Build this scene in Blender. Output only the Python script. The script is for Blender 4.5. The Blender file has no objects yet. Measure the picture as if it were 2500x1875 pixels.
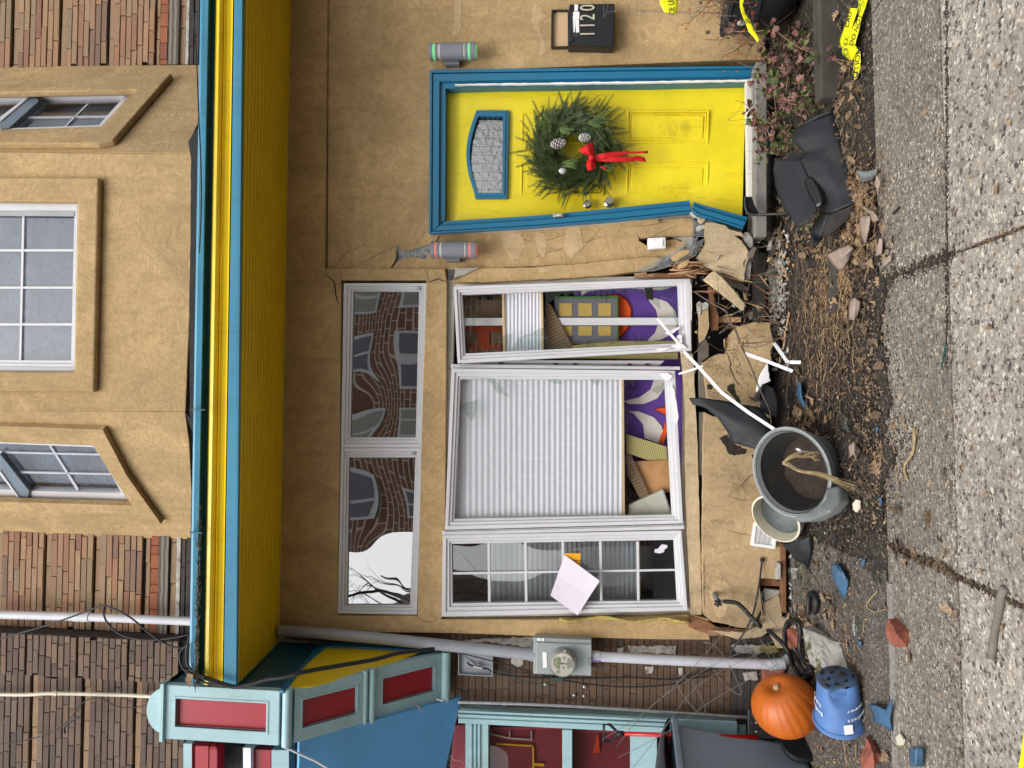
import bpy, bmesh, math, random
from mathutils import Vector, Matrix, Quaternion, noise
from mathutils.geometry import tessellate_polygon
random.seed(7)
S = bpy.context.scene
COL = S.collection
V = Vector
# ------------------------------------------------------------------ camera (held sideways: image left is up)
FPX = 1850.0
PITCH, ROLL, YAW = math.radians(5.2), 0.0165, math.radians(0.75)
CAM = V((0.0, 0.0, 1.5))
_F = V((math.sin(YAW) * math.cos(PITCH), math.cos(YAW) * math.cos(PITCH), math.sin(PITCH)))
_R0 = V((math.cos(YAW), -math.sin(YAW), 0.0))
_U0 = _R0.cross(_F).normalized()
_R = (_R0 * math.cos(ROLL) + _U0 * math.sin(ROLL)).normalized()
_U = (_U0 * math.cos(ROLL) - _R0 * math.sin(ROLL)).normalized()
cd = bpy.data.cameras.new('camera'); cam = bpy.data.objects.new('camera', cd); COL.objects.link(cam)
cx, cy, cz = -_U, _R, -_F
m = Matrix((( cx.x, cy.x, cz.x), (cx.y, cy.y, cz.y), (cx.z, cy.z, cz.z))).to_4x4()
m.translation = CAM; cam.matrix_world = m
cd.sensor_fit = 'HORIZONTAL'; cd.sensor_width = 36.0; cd.lens = 36.0 * FPX / 2500.0
cd.clip_start = 0.05; cd.clip_end = 500
S.camera = cam
# ------------------------------------------------------------------ world, sun, exposure
SUN_EL, SUN_AZ = math.radians(52), math.radians(200)
w = bpy.data.worlds.new('World'); S.world = w; w.use_nodes = True
nt = w.node_tree; nt.nodes.clear()
sky = nt.nodes.new('ShaderNodeTexSky'); sky.sky_type = 'NISHITA'; sky.sun_disc = False
sky.sun_elevation = SUN_EL; sky.sun_rotation = SUN_AZ
sky.air_density = 1.0; sky.dust_density = 3.0; sky.ozone_density = 1.0
hs = nt.nodes.new('ShaderNodeHueSaturation'); hs.inputs['Saturation'].default_value = 0.18
bg = nt.nodes.new('ShaderNodeBackground'); bg.inputs['Strength'].default_value = 0.15
wo_ = nt.nodes.new('ShaderNodeOutputWorld')
nt.links.new(sky.outputs[0], hs.inputs['Color']); nt.links.new(hs.outputs[0], bg.inputs['Color']); nt.links.new(bg.outputs[0], wo_.inputs['Surface'])
sl = bpy.data.lights.new('sun', 'SUN'); sl.energy = 1.1; sl.angle = math.radians(35); sl.color = (1.0, 0.97, 0.93)
so = bpy.data.objects.new('sun', sl); COL.objects.link(so)
sd = V((math.sin(SUN_AZ) * math.cos(SUN_EL), math.cos(SUN_AZ) * math.cos(SUN_EL), math.sin(SUN_EL)))
so.rotation_euler = sd.to_track_quat('Z', 'Y').to_euler()
S.view_settings.view_transform = 'Standard'; S.view_settings.look = 'None'
S.view_settings.exposure = 0.68; S.view_settings.gamma = 1.0; S.view_settings.use_curve_mapping = False
S.render.engine = 'CYCLES'
S.cycles.use_denoising = True
S.cycles.max_bounces = 8; S.cycles.transparent_max_bounces = 16; S.cycles.caustics_reflective = False; S.cycles.caustics_refractive = False

# ------------------------------------------------------------------ helpers: from measured photo points to places
YF = 5.20                       # plane of the ground floor facade
def ray(px, py):
    return (_F * FPX + _R * ((1875 - py) - 937.5) - _U * (px - 1250.0)).normalized()
def hit(px, py, p0, n):
    d = ray(px, py); return CAM + d * ((V(p0) - CAM).dot(V(n)) / d.dot(V(n)))
def at(px, py, Y=YF): return hit(px, py, (0, Y, 0), (0, 1, 0))
def sst(t): t = max(0.0, min(1.0, t)); return t * t * (3 - 2 * t)
def GH(x, y):                   # height of the pavement and of the strip beside the wall
    return 0.04 * x + (0.17 * max(0.0, min(1.0, (y - 3.93) / 1.32)) if y > 3.93 else 0.0)
def gnd(px, py, lift=0.0):
    d = ray(px, py); t = 1.5
    while t < 12:
        p = CAM + d * t
        if p.z <= GH(p.x, p.y) + lift: break
        t += 0.004
    return p
def rg(x0, y0, k):              # converts points measured on an enlargement
    return lambda *pts: [(x0 + p[0] * k, y0 + p[1] * k) + tuple(p[2:]) for p in pts]
K = 700 / 1815.0
z1 = rg(0, 0, K); z2 = rg(0, 620, K); z3 = rg(0, 1235, K); z4 = rg(600, 0, K); z5 = rg(600, 620, K); z6 = rg(600, 1235, K)
zA = rg(1200, 0, K); zB = rg(1200, 620, K); zC = rg(1200, 1235, K); zE = rg(1800, 0, K); zF = rg(1800, 620, K); zG = rg(1800, 1235, K)
d1 = rg(1550, 480, 400 / 1843); d2 = rg(1640, 800, 400 / 1843); d3 = rg(1780, 1150, 400 / 1843)
d4 = rg(1780, 1500, 420 / 1858); d5 = rg(1700, 0, 450 / 1866); d6 = rg(1840, 240, 400 / 1659)
d7 = rg(1100, 1520, 550 / 2212); d8 = rg(1100, 650, 600 / 2212)

# ------------------------------------------------------------------ materials
MATS = {}
def newmat(name):
    mt = bpy.data.materials.new(name); mt.use_nodes = True
    n = mt.node_tree; n.nodes.clear()
    out = n.nodes.new('ShaderNodeOutputMaterial'); b = n.nodes.new('ShaderNodeBsdfPrincipled')
    n.links.new(b.outputs[0], out.inputs[0]); MATS[name] = mt
    return mt, n, b
def N(n, t, **kw):
    x = n.nodes.new(t)
    for k, v in kw.items():
        if k in x.inputs.keys(): x.inputs[k].default_value = v
        else: setattr(x, k, v)
    return x
def coords(n, rnd=False):
    tc = n.nodes.new('ShaderNodeTexCoord')
    if not rnd: return tc.outputs['Object']
    oi = n.nodes.new('ShaderNodeObjectInfo'); vm = N(n, 'ShaderNodeVectorMath', operation='MULTIPLY_ADD')
    cb = n.nodes.new('ShaderNodeCombineXYZ'); mu = N(n, 'ShaderNodeMath', operation='MULTIPLY'); mu.inputs[1].default_value = 37.0
    n.links.new(oi.outputs['Random'], mu.inputs[0]); n.links.new(mu.outputs[0], cb.inputs[0]); n.links.new(mu.outputs[0], cb.inputs[1])
    vm.inputs[1].default_value = (1, 1, 1)
    n.links.new(tc.outputs['Object'], vm.inputs[0]); n.links.new(cb.outputs[0], vm.inputs[2])
    return vm.outputs[0]
def noi(n, co, scale, detail=4, rough=0.6, dist=0.0):
    x = N(n, 'ShaderNodeTexNoise'); x.inputs['Scale'].default_value = scale; x.inputs['Detail'].default_value = detail
    x.inputs['Roughness'].default_value = rough; x.inputs['Distortion'].default_value = dist
    n.links.new(co, x.inputs['Vector']); return x.outputs['Fac']
def ramp(n, fac, stops):
    r = n.nodes.new('ShaderNodeValToRGB'); e = r.color_ramp.elements
    while len(e) > 1: e.remove(e[-1])
    for i, (p, c) in enumerate(stops):
        q = e[0] if i == 0 else e.new(p)
        q.position = p; q.color = (c[0], c[1], c[2], 1) if not isinstance(c, (int, float)) else (c, c, c, 1)
    n.links.new(fac, r.inputs[0]); return r.outputs[0]
def mixc(n, fac, a, b, bt='MIX'):
    x = N(n, 'ShaderNodeMix', data_type='RGBA', blend_type=bt)
    if isinstance(fac, (int, float)): x.inputs[0].default_value = fac
    else: n.links.new(fac, x.inputs[0])
    for s, v in ((6, a), (7, b)):
        if isinstance(v, tuple): x.inputs[s].default_value = (v[0], v[1], v[2], 1)
        else: n.links.new(v, x.inputs[s])
    return x.outputs[2]
def bump(n, b, h, strength=0.3, dist=0.01, prev=None):
    x = N(n, 'ShaderNodeBump'); x.inputs['Strength'].default_value = strength; x.inputs['Distance'].default_value = dist
    n.links.new(h, x.inputs['Height'])
    if prev is not None: n.links.new(prev, x.inputs['Normal'])
    n.links.new(x.outputs[0], b.inputs['Normal']); return x.outputs[0]
def sc(c, k): return tuple(min(1, v * k) for v in c)
def mk(name, col, rough=0.7, var=0.12, scale=6, bmp=0.15, bs=80, bd=0.004, metal=0.0, col2=None, c2=0.6, c2s=5, rnd=False, hue=0.0, coat=0.0):
    mt, n, b = newmat(name); co = coords(n, rnd)
    f = noi(n, co, scale, 5)
    c = ramp(n, f, [(0.3, sc(col, 1 - var)), (0.7, sc(col, 1 + var))])
    if col2:
        f2 = noi(n, co, c2s, 8, 0.7)
        c = mixc(n, ramp(n, f2, [(c2, 0.0), (min(1, c2 + 0.08), 1.0)]), c, col2)
    if hue:
        oi = n.nodes.new('ShaderNodeObjectInfo')
        c = mixc(n, 1.0, c, ramp(n, oi.outputs['Random'], [(0, (1 - hue,) * 3), (1, (1 + 0 * hue,) * 3)]), 'MULTIPLY')
    n.links.new(c, b.inputs['Base Color'])
    b.inputs['Roughness'].default_value = rough; b.inputs['Metallic'].default_value = metal
    if coat: b.inputs['Coat Weight'].default_value = coat
    if bmp: bump(n, b, noi(n, co, bs, 6, 0.65), bmp, bd)
    return mt
def stucco(name, col, sheen=1.0, stain=0.0):
    mt, n, b = newmat(name); co = coords(n)
    a = noi(n, co, 1.7, 6, 0.7, 0.8); f = noi(n, co, 11, 8, 0.75, 2.0); g = noi(n, co, 42, 6, 0.75, 1.6)
    c = ramp(n, a, [(0.30, sc(col, 0.68)), (0.47, sc(col, .95)), (0.56, sc(col, 1.1)), (0.68, sc(col, 1.32))])
    c = mixc(n, ramp(n, f, [(0.40, 0.0), (0.68, 0.75)]), c, (col[0] * 0.66, col[1] * 0.61, col[2] * 0.52))
    c = mixc(n, ramp(n, g, [(0.45, 0.0), (0.75, 0.6)]), c, (col[0] * 1.38, col[1] * 1.36, col[2] * 1.36))
    mp = N(n, 'ShaderNodeMapping'); mp.inputs['Scale'].default_value = (9, 9, 1.3); n.links.new(co, mp.inputs[0])
    c = mixc(n, ramp(n, noi(n, mp.outputs[0], 1.0, 6, 0.7), [(0.52, 0.0), (0.78, 0.55)]), c, (col[0] * .5, col[1] * .5, col[2] * .46))
    sp = noi(n, co, 110, 3, 0.6)
    c = mixc(n, ramp(n, sp, [(0.68, 0.0), (0.74, 0.45)]), c, sc(col, 0.4))
    if stain:
        s1 = noi(n, co, 3.2, 9, 0.75, 0.4)
        c = mixc(n, ramp(n, s1, [(0.62 - stain * 0.1, 0.0), (0.72, 0.75)]), c, (0.12, 0.085, 0.05))
    n.links.new(c, b.inputs['Base Color']); b.inputs['Roughness'].default_value = 0.92
    b1 = bump(n, b, f, 0.55, 0.013); b2 = bump(n, b, g, 0.8, 0.006, b1); bump(n, b, noi(n, co, 160, 4, 0.7), 0.5, 0.003, b2)
    return mt
mk('torn_mesh', (0.55, 0.54, 0.51), 0.9, 0.3, 30, 0.6, 60, col2=(0.02, 0.02, 0.02), c2=0.5, c2s=38)
TAN = (0.52, 0.362, 0.178)
stucco('stucco', TAN); stucco('stucco_light', (0.55, 0.43, 0.27), stain=0.3)
stucco('stucco_base', (0.50, 0.36, 0.20), stain=0.6); stucco('stucco_patch', (0.60, 0.44, 0.25))
mk('plaster_raw', (0.42, 0.40, 0.36), 0.95, 0.25, 20, 0.8, 60, 0.01, col2=(0.2, 0.17, 0.13), c2=0.55, c2s=15)
def brickmat(name, stops, dirt=0.35):
    mt, n, b = newmat(name); co = coords(n, True)
    oi = n.nodes.new('ShaderNodeObjectInfo')
    c = ramp(n, oi.outputs['Random'], stops)
    f = noi(n, co, 22, 8, 0.75); g = noi(n, co, 90, 5, 0.7)
    c = mixc(n, ramp(n, f, [(0.44, 0.0), (0.66, 0.85)]), c, (0.085, 0.058, 0.042))
    c = mixc(n, ramp(n, g, [(0.5, 0.0), (0.8, dirt)]), c, (0.5, 0.36, 0.24))
    c = mixc(n, ramp(n, noi(n, co, 45, 3), [(0.70, 0.0), (0.74, 0.7)]), c, (0.05, 0.04, 0.035))
    n.links.new(c, b.inputs['Base Color']); b.inputs['Roughness'].default_value = 0.85
    b1 = bump(n, b, f, 0.5, 0.006); bump(n, b, g, 0.6, 0.003, b1)
brickmat('roman_brick', [(0, (0.42, 0.27, 0.15)), (0.16, (0.44, 0.225, 0.12)), (0.32, (0.31, 0.24, 0.15)), (0.46, (0.50, 0.30, 0.165)), (0.60, (0.30, 0.13, 0.09)), (0.72, (0.48, 0.33, 0.19)), (0.86, (0.40, 0.20, 0.11)), (1, (0.22, 0.155, 0.12))])
brickmat('dark_brick', [(0, (0.20, 0.135, 0.095)), (0.25, (0.12, 0.085, 0.07)), (0.5, (0.25, 0.155, 0.10)), (0.75, (0.10, 0.08, 0.075)), (1, (0.27, 0.19, 0.13))], 0.25)
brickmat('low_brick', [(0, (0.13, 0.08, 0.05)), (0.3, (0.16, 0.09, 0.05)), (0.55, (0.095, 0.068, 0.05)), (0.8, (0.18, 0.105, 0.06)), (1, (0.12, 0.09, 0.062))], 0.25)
brickmat('red_brick', [(0, (0.36, 0.09, 0.04)), (0.5, (0.42, 0.13, 0.05)), (1, (0.28, 0.08, 0.05))], 0.2)
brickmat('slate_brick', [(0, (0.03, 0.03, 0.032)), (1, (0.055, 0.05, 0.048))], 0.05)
brickmat('tan_brick', [(0, (0.38, 0.24, 0.14)), (1, (0.42, 0.27, 0.16))], 0.2)
mk('mortar_dark', (0.018, 0.014, 0.012), 0.95, 0.3, 20, 0.4, 90)
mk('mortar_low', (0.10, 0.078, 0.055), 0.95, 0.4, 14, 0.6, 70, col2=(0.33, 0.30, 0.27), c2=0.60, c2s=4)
mk('mortar_white', (0.45, 0.42, 0.38), 0.95, 0.3, 25, 0.8, 40, 0.01, col2=(0.2, 0.15, 0.11), c2=0.55, c2s=18)
def paint(name, col, rough=0.35, dirt=0.12, bs=30, bmp=0.06):
    mt, n, b = newmat(name); co = coords(n)
    a = noi(n, co, 3, 6, 0.6)
    c = ramp(n, a, [(0.3, sc(col, 1 - dirt)), (0.7, sc(col, 1 + dirt * 0.5))])
    c = mixc(n, ramp(n, noi(n, co, 12, 9, 0.8), [(0.60, 0.0), (0.8, dirt * 2.2)]), c, (0.10, 0.09, 0.06))
    mp = N(n, 'ShaderNodeMapping'); mp.inputs['Scale'].default_value = (26, 26, 2.5); n.links.new(co, mp.inputs[0])
    c = mixc(n, ramp(n, noi(n, mp.outputs[0], 1.0, 6, 0.75), [(0.56, 0.0), (0.80, dirt * 3.2)]), c, (0.07, 0.06, 0.04))
    c = mixc(n, ramp(n, noi(n, co, 70, 4, 0.7), [(0.70, 0.0), (0.74, min(.7, dirt * 3))]), c, sc(col, 0.35))
    n.links.new(c, b.inputs['Base Color']); b.inputs['Roughness'].default_value = rough
    bump(n, b, noi(n, co, bs, 5, 0.6), bmp, 0.006); return mt
paint('door_yellow', (0.84, 0.68, 0.014), 0.42, 0.14, 7, 0.2); paint('soffit_yellow', (0.80, 0.55, 0.0), 0.45, 0.10)
paint('trim_yellow', (0.88, 0.62, 0.015), 0.35, 0.10); paint('teal', (0.012, 0.155, 0.285), 0.35, 0.10)
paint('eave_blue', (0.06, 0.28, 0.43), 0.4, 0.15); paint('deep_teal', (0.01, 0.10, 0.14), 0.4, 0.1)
paint('awning_blue', (0.12, 0.40, 0.74), 0.4, 0.12); paint('pale_blue', (0.36, 0.55, 0.58), 0.5, 0.16, 40, 0.2)
paint('sign_red', (0.36, 0.008, 0.02), 0.3, 0.05); paint('vinyl_white', (0.66, 0.655, 0.675), 0.35, 0.07, 8, 0.03)
paint('old_white', (0.66, 0.63, 0.58), 0.6, 0.25, 60, 0.3); paint('pure_white', (0.86, 0.86, 0.86), 0.5, 0.02)
mk('pipe_grey', (0.34, 0.36, 0.39), 0.45, 0.10, 5, 0.08, 60); mk('pipe_pale', (0.52, 0.53, 0.58), 0.4, 0.1, 6, 0.08, 60)
mk('pipe_white', (0.62, 0.62, 0.66), 0.4, 0.1, 6, 0.05, 60)
mk('meter_grey', (0.30, 0.34, 0.34), 0.45, 0.08, 6, 0.05, 60); mk('lamp_grey', (0.20, 0.21, 0.24), 0.45, 0.05, 8, 0.05, 150)
mk('steel', (0.45, 0.45, 0.46), 0.35, 0.2, 20, 0.1, 80, metal=0.9); mk('nickel', (0.55, 0.52, 0.48), 0.25, 0.1, 20, 0.0, metal=1.0)
mk('wire_steel', (0.30, 0.29, 0.28), 0.45, 0.2, 20, 0.0, metal=0.7)
mk('pot_inside', (0.028, 0.025, 0.022), 0.9, 0.4, 9, 0.4, 30)
mk('black_plastic', (0.010, 0.012, 0.015), 0.62, 0.25, 4, 0.10, 30, col2=(0.028, 0.028, 0.027), c2=0.58, c2s=7)
mk('black_paint', (0.012, 0.012, 0.013), 0.35, 0.2, 9, 0.05, 80); mk('cable_black', (0.012, 0.012, 0.013), 0.5, 0.2, 20, 0.1)
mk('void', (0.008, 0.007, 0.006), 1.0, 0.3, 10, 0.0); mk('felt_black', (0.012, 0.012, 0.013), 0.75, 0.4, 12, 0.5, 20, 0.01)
mk('bin_grey', (0.17, 0.215, 0.26), 0.5, 0.10, 5, 0.08, 90); mk('bin_dark', (0.03, 0.033, 0.038), 0.55, 0.2, 5, 0.1, 60)
mk('shovel_red', (0.55, 0.01, 0.01), 0.3, 0.1, 5, 0.0); mk('ribbon_red', (0.62, 0.006, 0.008), 0.7, 0.1, 20, 0.2, 300)
mk('pumpkin_skin', (0.50, 0.115, 0.008), 0.45, 0.18, 7, 0.12, 60, col2=(0.42, 0.10, 0.015), c2=0.56, c2s=14)
mk('stem_tan', (0.5, 0.36, 0.2), 0.8, 0.2, 30, 0.4)
mk('cream_ceramic', (0.66, 0.62, 0.48), 0.5, 0.1, 8, 0.05, 60, col2=(0.06, 0.05, 0.04), c2=0.66, c2s=22)
mk('nursery_blue', (0.085, 0.185, 0.42), 0.45, 0.18, 6, 0.08, 30, col2=(0.12, 0.13, 0.14), c2=0.62, c2s=11)
mk('pot_soil_blue', (0.05, 0.09, 0.16), 0.8, 0.5, 15, 0.4, 40, col2=(0.05, 0.04, 0.035), c2=0.5, c2s=12)
mk('glazed_blue', (0.05, 0.125, 0.22), 0.35, 0.1, 12, 0.05, 50); mk('terracotta_taupe', (0.34, 0.26, 0.21), 0.85, 0.15, 10, 0.2, 80)
mk('sandstone_red', (0.30, 0.09, 0.055), 0.8, 0.3, 12, 0.7, 35, 0.01, col2=(0.45, 0.22, 0.16), c2=0.6, c2s=9)
mk('concrete', (0.22, 0.205, 0.185), 0.95, 0.15, 10, 0.4, 90, col2=(0.13, 0.12, 0.10), c2=0.6, c2s=6)
mk('kerb_dark', (0.052, 0.046, 0.036), 0.9, 0.25, 9, 0.3, 70, col2=(0.05, 0.045, 0.035), c2=0.55, c2s=4)
mk('moss_stone', (0.36, 0.345, 0.31), 0.95, 0.25, 12, 0.7, 40, 0.012, col2=(0.06, 0.07, 0.02), c2=0.54, c2s=5)
mk('wood_old', (0.16, 0.135, 0.11), 0.9, 0.3, 14, 0.5, 50); mk('wood_brown', (0.22, 0.10, 0.045), 0.85, 0.3, 20, 0.5, 60, col2=(0.30, 0.18, 0.10), c2=0.55, c2s=9)
mk('wood_fresh', (0.50, 0.29, 0.15), 0.8, 0.25, 25, 0.4, 90); mk('pine', (0.44, 0.23, 0.09), 0.6, 0.2, 12, 0.1, 60); mk('shade_batten', (0.62, 0.43, 0.22), 0.6, 0.1, 12, 0.05, 60)
mk('twig', (0.13, 0.09, 0.07), 0.9, 0.3, 30, 0.3, 90); mk('dry_stem', (0.34, 0.22, 0.11), 0.9, 0.3, 30, 0.3, 90); mk('straw', (0.33, 0.25, 0.13), 0.9, 0.3, 30, 0.3, 90)
mk('leaf_tan', (0.37, 0.25, 0.145), 0.85, 0.45, 9, 0.3, 60, rnd=True, hue=0.7, col2=(0.17, 0.10, 0.055), c2=0.52, c2s=7); mk('leaf_red', (0.34, 0.17, 0.14), 0.7, 0.35, 12, 0.2, 60, rnd=True, hue=0.75, col2=(0.13, 0.05, 0.04), c2=0.54, c2s=9)
mk('leaf_green', (0.12, 0.155, 0.045), 0.6, 0.3, 30, 0.2, 60, rnd=True, hue=0.6); mk('berry', (0.5, 0.08, 0.01), 0.5, 0.1, 10, 0)
mk('needle', (0.052, 0.080, 0.020), 0.6, 0.65, 18, 0.0); mk('earth_green', (0.01, 0.07, 0.045), 0.5, 0.1, 10, 0); mk('lid_tan', (0.62, 0.42, 0.24), 0.7, 0.06, 4, 0.1)
mk('cedar', (0.13, 0.20, 0.05), 0.6, 0.35, 30, 0.0)
mk('cone_snow', (0.78, 0.77, 0.76), 0.8, 0.1, 30, 0.2); mk('cone_dark', (0.09, 0.065, 0.05), 0.8, 0.3, 30, 0.2)
mk('bulb_pale', (0.7, 0.68, 0.6), 0.3, 0.1, 4, 0); mk('digit', (0.62, 0.58, 0.46), 0.35, 0.05, 10, 0, metal=0.3); mk('sticker', (0.85, 0.85, 0.85), 0.5, 0.03, 10, 0)
mk('paper_pink', (0.72, 0.66, 0.74), 0.85, 0.05, 6, 0.1, 20); mk('paper_orange', (0.85, 0.38, 0.01), 0.8, 0.04, 6, 0); mk('ink', (0.015, 0.015, 0.015), 0.7, 0.1, 6, 0)
mk('ink_green', (0.05, 0.16, 0.02), 0.7, 0.1, 6, 0)
mk('tape_yellow', (0.85, 0.82, 0.01), 0.4, 0.04, 6, 0.1, 12, 0.01); mk('insulation', (0.55, 0.42, 0.12), 0.95, 0.4, 30, 0.9, 30, 0.02)
mk('lath_metal', (0.38, 0.40, 0.40), 0.6, 0.4, 30, 0.2, 60, metal=0.4); mk('white_debris', (0.40, 0.37, 0.32), 0.9, 0.25, 30, 0.5)
mk('moss_yellow', (0.20, 0.17, 0.045), 0.95, 0.5, 30, 0.9, 40, 0.01); mk('soil_smear', (0.035, 0.025, 0.018), 1.0, 0.5, 40, 1.0, 60, 0.01); mk('root', (0.14, 0.095, 0.055), 0.95, 0.4, 40, 0.4, 60)
mk('beige_panel', (0.55, 0.50, 0.38), 0.7, 0.1, 8, 0.1); mk('cushion_grey', (0.46, 0.46, 0.38), 0.9, 0.08, 10, 0.3, 200)
mk('purple', (0.105, 0.045, 0.27), 0.9, 0.06, 30, 0.2, 300); mk('cloth_cream', (0.62, 0.57, 0.52), 0.9, 0.05, 20, 0.2, 300)
mk('cloth_orange', (0.72, 0.085, 0.01), 0.9, 0.06, 20, 0.2, 300); mk('cloth_maroon', (0.13, 0.015, 0.02), 0.9, 0.06, 20, 0.2, 300)
mk('plaid_yellow', (0.42, 0.30, 0.075), 0.9, 0.12, 60, 0.2, 300); mk('plaid_grey', (0.13, 0.13, 0.15), 0.9, 0.1, 60, 0.2, 300); mk('cloth_green', (0.05, 0.15, 0.025), 0.9, 0.1, 60, 0.2, 300)
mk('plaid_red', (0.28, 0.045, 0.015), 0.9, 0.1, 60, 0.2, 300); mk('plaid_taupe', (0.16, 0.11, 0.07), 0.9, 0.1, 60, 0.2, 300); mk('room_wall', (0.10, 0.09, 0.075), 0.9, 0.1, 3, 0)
mk('curtain_maroon', (0.26, 0.035, 0.05), 0.6, 0.2, 4, 0.1, 10); mk('asphalt', (0.05, 0.05, 0.05), 0.9, 0.2, 20, 0.5, 90)
mk('opp_roof', (0.08, 0.08, 0.08), 0.9, 0.2, 5, 0.1)
def wave_mat(name, c1, c2, scale, rot=(0, 0, 0), rough=0.8):
    mt, n, b = newmat(name); tc = n.nodes.new('ShaderNodeTexCoord'); mp = N(n, 'ShaderNodeMapping'); mp.inputs['Rotation'].default_value = rot
    n.links.new(tc.outputs['Object'], mp.inputs[0]); wv = N(n, 'ShaderNodeTexWave'); wv.inputs['Scale'].default_value = scale
    wv.inputs['Distortion'].default_value = 1.5; wv.inputs['Detail'].default_value = 2
    n.links.new(mp.outputs[0], wv.inputs['Vector'])
    n.links.new(ramp(n, wv.outputs['Fac'], [(0.2, c1), (0.8, c2)]), b.inputs['Base Color']); b.inputs['Roughness'].default_value = rough
wave_mat('grain_wood', (0.12, 0.075, 0.04), (0.22, 0.14, 0.08), 14, (0, 0.5, 0)); wave_mat('olive_slats', (0.20, 0.18, 0.06), (0.42, 0.36, 0.14), 26, (0, 1.35, 0))
wave_mat('weathered_plank', (0.10, 0.085, 0.07), (0.24, 0.205, 0.17), 9, (0, 1.57, 0), 0.9)
def glassmat(name, refl=0.12, tint=(0.75, 0.8, 0.78), wav=0.0, wscale=3.0, opacity=0.0, rough=0.0):
    mt = bpy.data.materials.new(name); mt.use_nodes = True; n = mt.node_tree; n.nodes.clear(); MATS[name] = mt
    out = n.nodes.new('ShaderNodeOutputMaterial'); tr = n.nodes.new('ShaderNodeBsdfTransparent'); gl = n.nodes.new('ShaderNodeBsdfGlossy')
    tr.inputs[0].default_value = tint + (1,); gl.inputs['Roughness'].default_value = rough; gl.inputs['Color'].default_value = (1, 1, 1, 1)
    mx = n.nodes.new('ShaderNodeMixShader'); lw = n.nodes.new('ShaderNodeLayerWeight'); lw.inputs[0].default_value = 0.5
    pw = N(n, 'ShaderNodeMath', operation='POWER'); pw.inputs[1].default_value = 5.0; n.links.new(lw.outputs['Facing'], pw.inputs[0]); fr = N(n, 'ShaderNodeMath', operation='MULTIPLY_ADD'); fr.inputs[1].default_value = 0.9; fr.inputs[2].default_value = 0.04; n.links.new(pw.outputs[0], fr.inputs[0])
    ad = N(n, 'ShaderNodeMath', operation='ADD'); ad.inputs[1].default_value = refl; ad.use_clamp = True
    n.links.new(fr.outputs[0], ad.inputs[0]); n.links.new(ad.outputs[0], mx.inputs[0]); n.links.new(tr.outputs[0], mx.inputs[1]); n.links.new(gl.outputs[0], mx.inputs[2])
    if wav:
        tc = n.nodes.new('ShaderNodeTexCoord'); x = noi(n, tc.outputs['Object'], wscale, 0 if wscale < 10 else 2, 0.5)
        bp = N(n, 'ShaderNodeBump'); bp.inputs['Strength'].default_value = 1.0; bp.inputs['Distance'].default_value = wav
        n.links.new(x, bp.inputs['Height']); n.links.new(bp.outputs[0], gl.inputs['Normal'])
    n.links.new(mx.outputs[0], out.inputs[0])
glassmat('glass_wavy', 0.30, (0.45, 0.45, 0.45), 0.0075, 2.2); glassmat('glass_grid', 0.07, (0.75, 0.77, 0.77), 0.003, 3)
glassmat('glass_upper', 0.045, (0.85, 0.87, 0.9), 0.003, 3); glassmat('glass_textured', 0.20, (0.5, 0.5, 0.5), 0.003, 26, 0, 0.03)
glassmat('shard_glass', 0.06, (0.90, 0.95, 0.93)); glassmat('glass_haze', 0.0, (0.985, 0.99, 0.985), 0.003, 4); glassmat('glass_side', -0.01, (0.8, 0.75, 0.75), 0.006, 3)
def screenmat():
    mt, n, b = newmat('curtain_net'); co = coords(n)
    f = noi(n, co, 5, 6, 0.7, 2.5); g = noi(n, co, 1.7, 3)
    wv = N(n, 'ShaderNodeTexWave'); wv.inputs['Scale'].default_value = 3.2; wv.inputs['Distortion'].default_value = 6; wv.inputs['Detail'].default_value = 3
    n.links.new(co, wv.inputs['Vector'])
    c = ramp(n, g, [(0.3, (0.10, 0.125, 0.155)), (0.7, (0.24, 0.27, 0.31))])
    c = mixc(n, ramp(n, f, [(0.465, 0.0), (0.49, 0.7), (0.505, 0.7), (0.53, 0.0)]), c, (0.07, 0.08, 0.10))
    n.links.new(c, b.inputs['Base Color']); b.inputs['Roughness'].default_value = 0.9
screenmat()
def lampglow(name, col, e):
    mt, n, b = newmat(name); b.inputs['Base Color'].default_value = col + (1,); b.inputs['Roughness'].default_value = 0.2
    b.inputs['Emission Color'].default_value = col + (1,); b.inputs['Emission Strength'].default_value = e
lampglow('glow_green', (0.16, 0.62, 0.26), 0.30); lampglow('glow_red', (0.62, 0.16, 0.14), 0.28); lampglow('lcd', (0.28, 0.34, 0.18), 0.0); lampglow('clear_dome', (0.55, 0.53, 0.46), 0.0)
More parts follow.
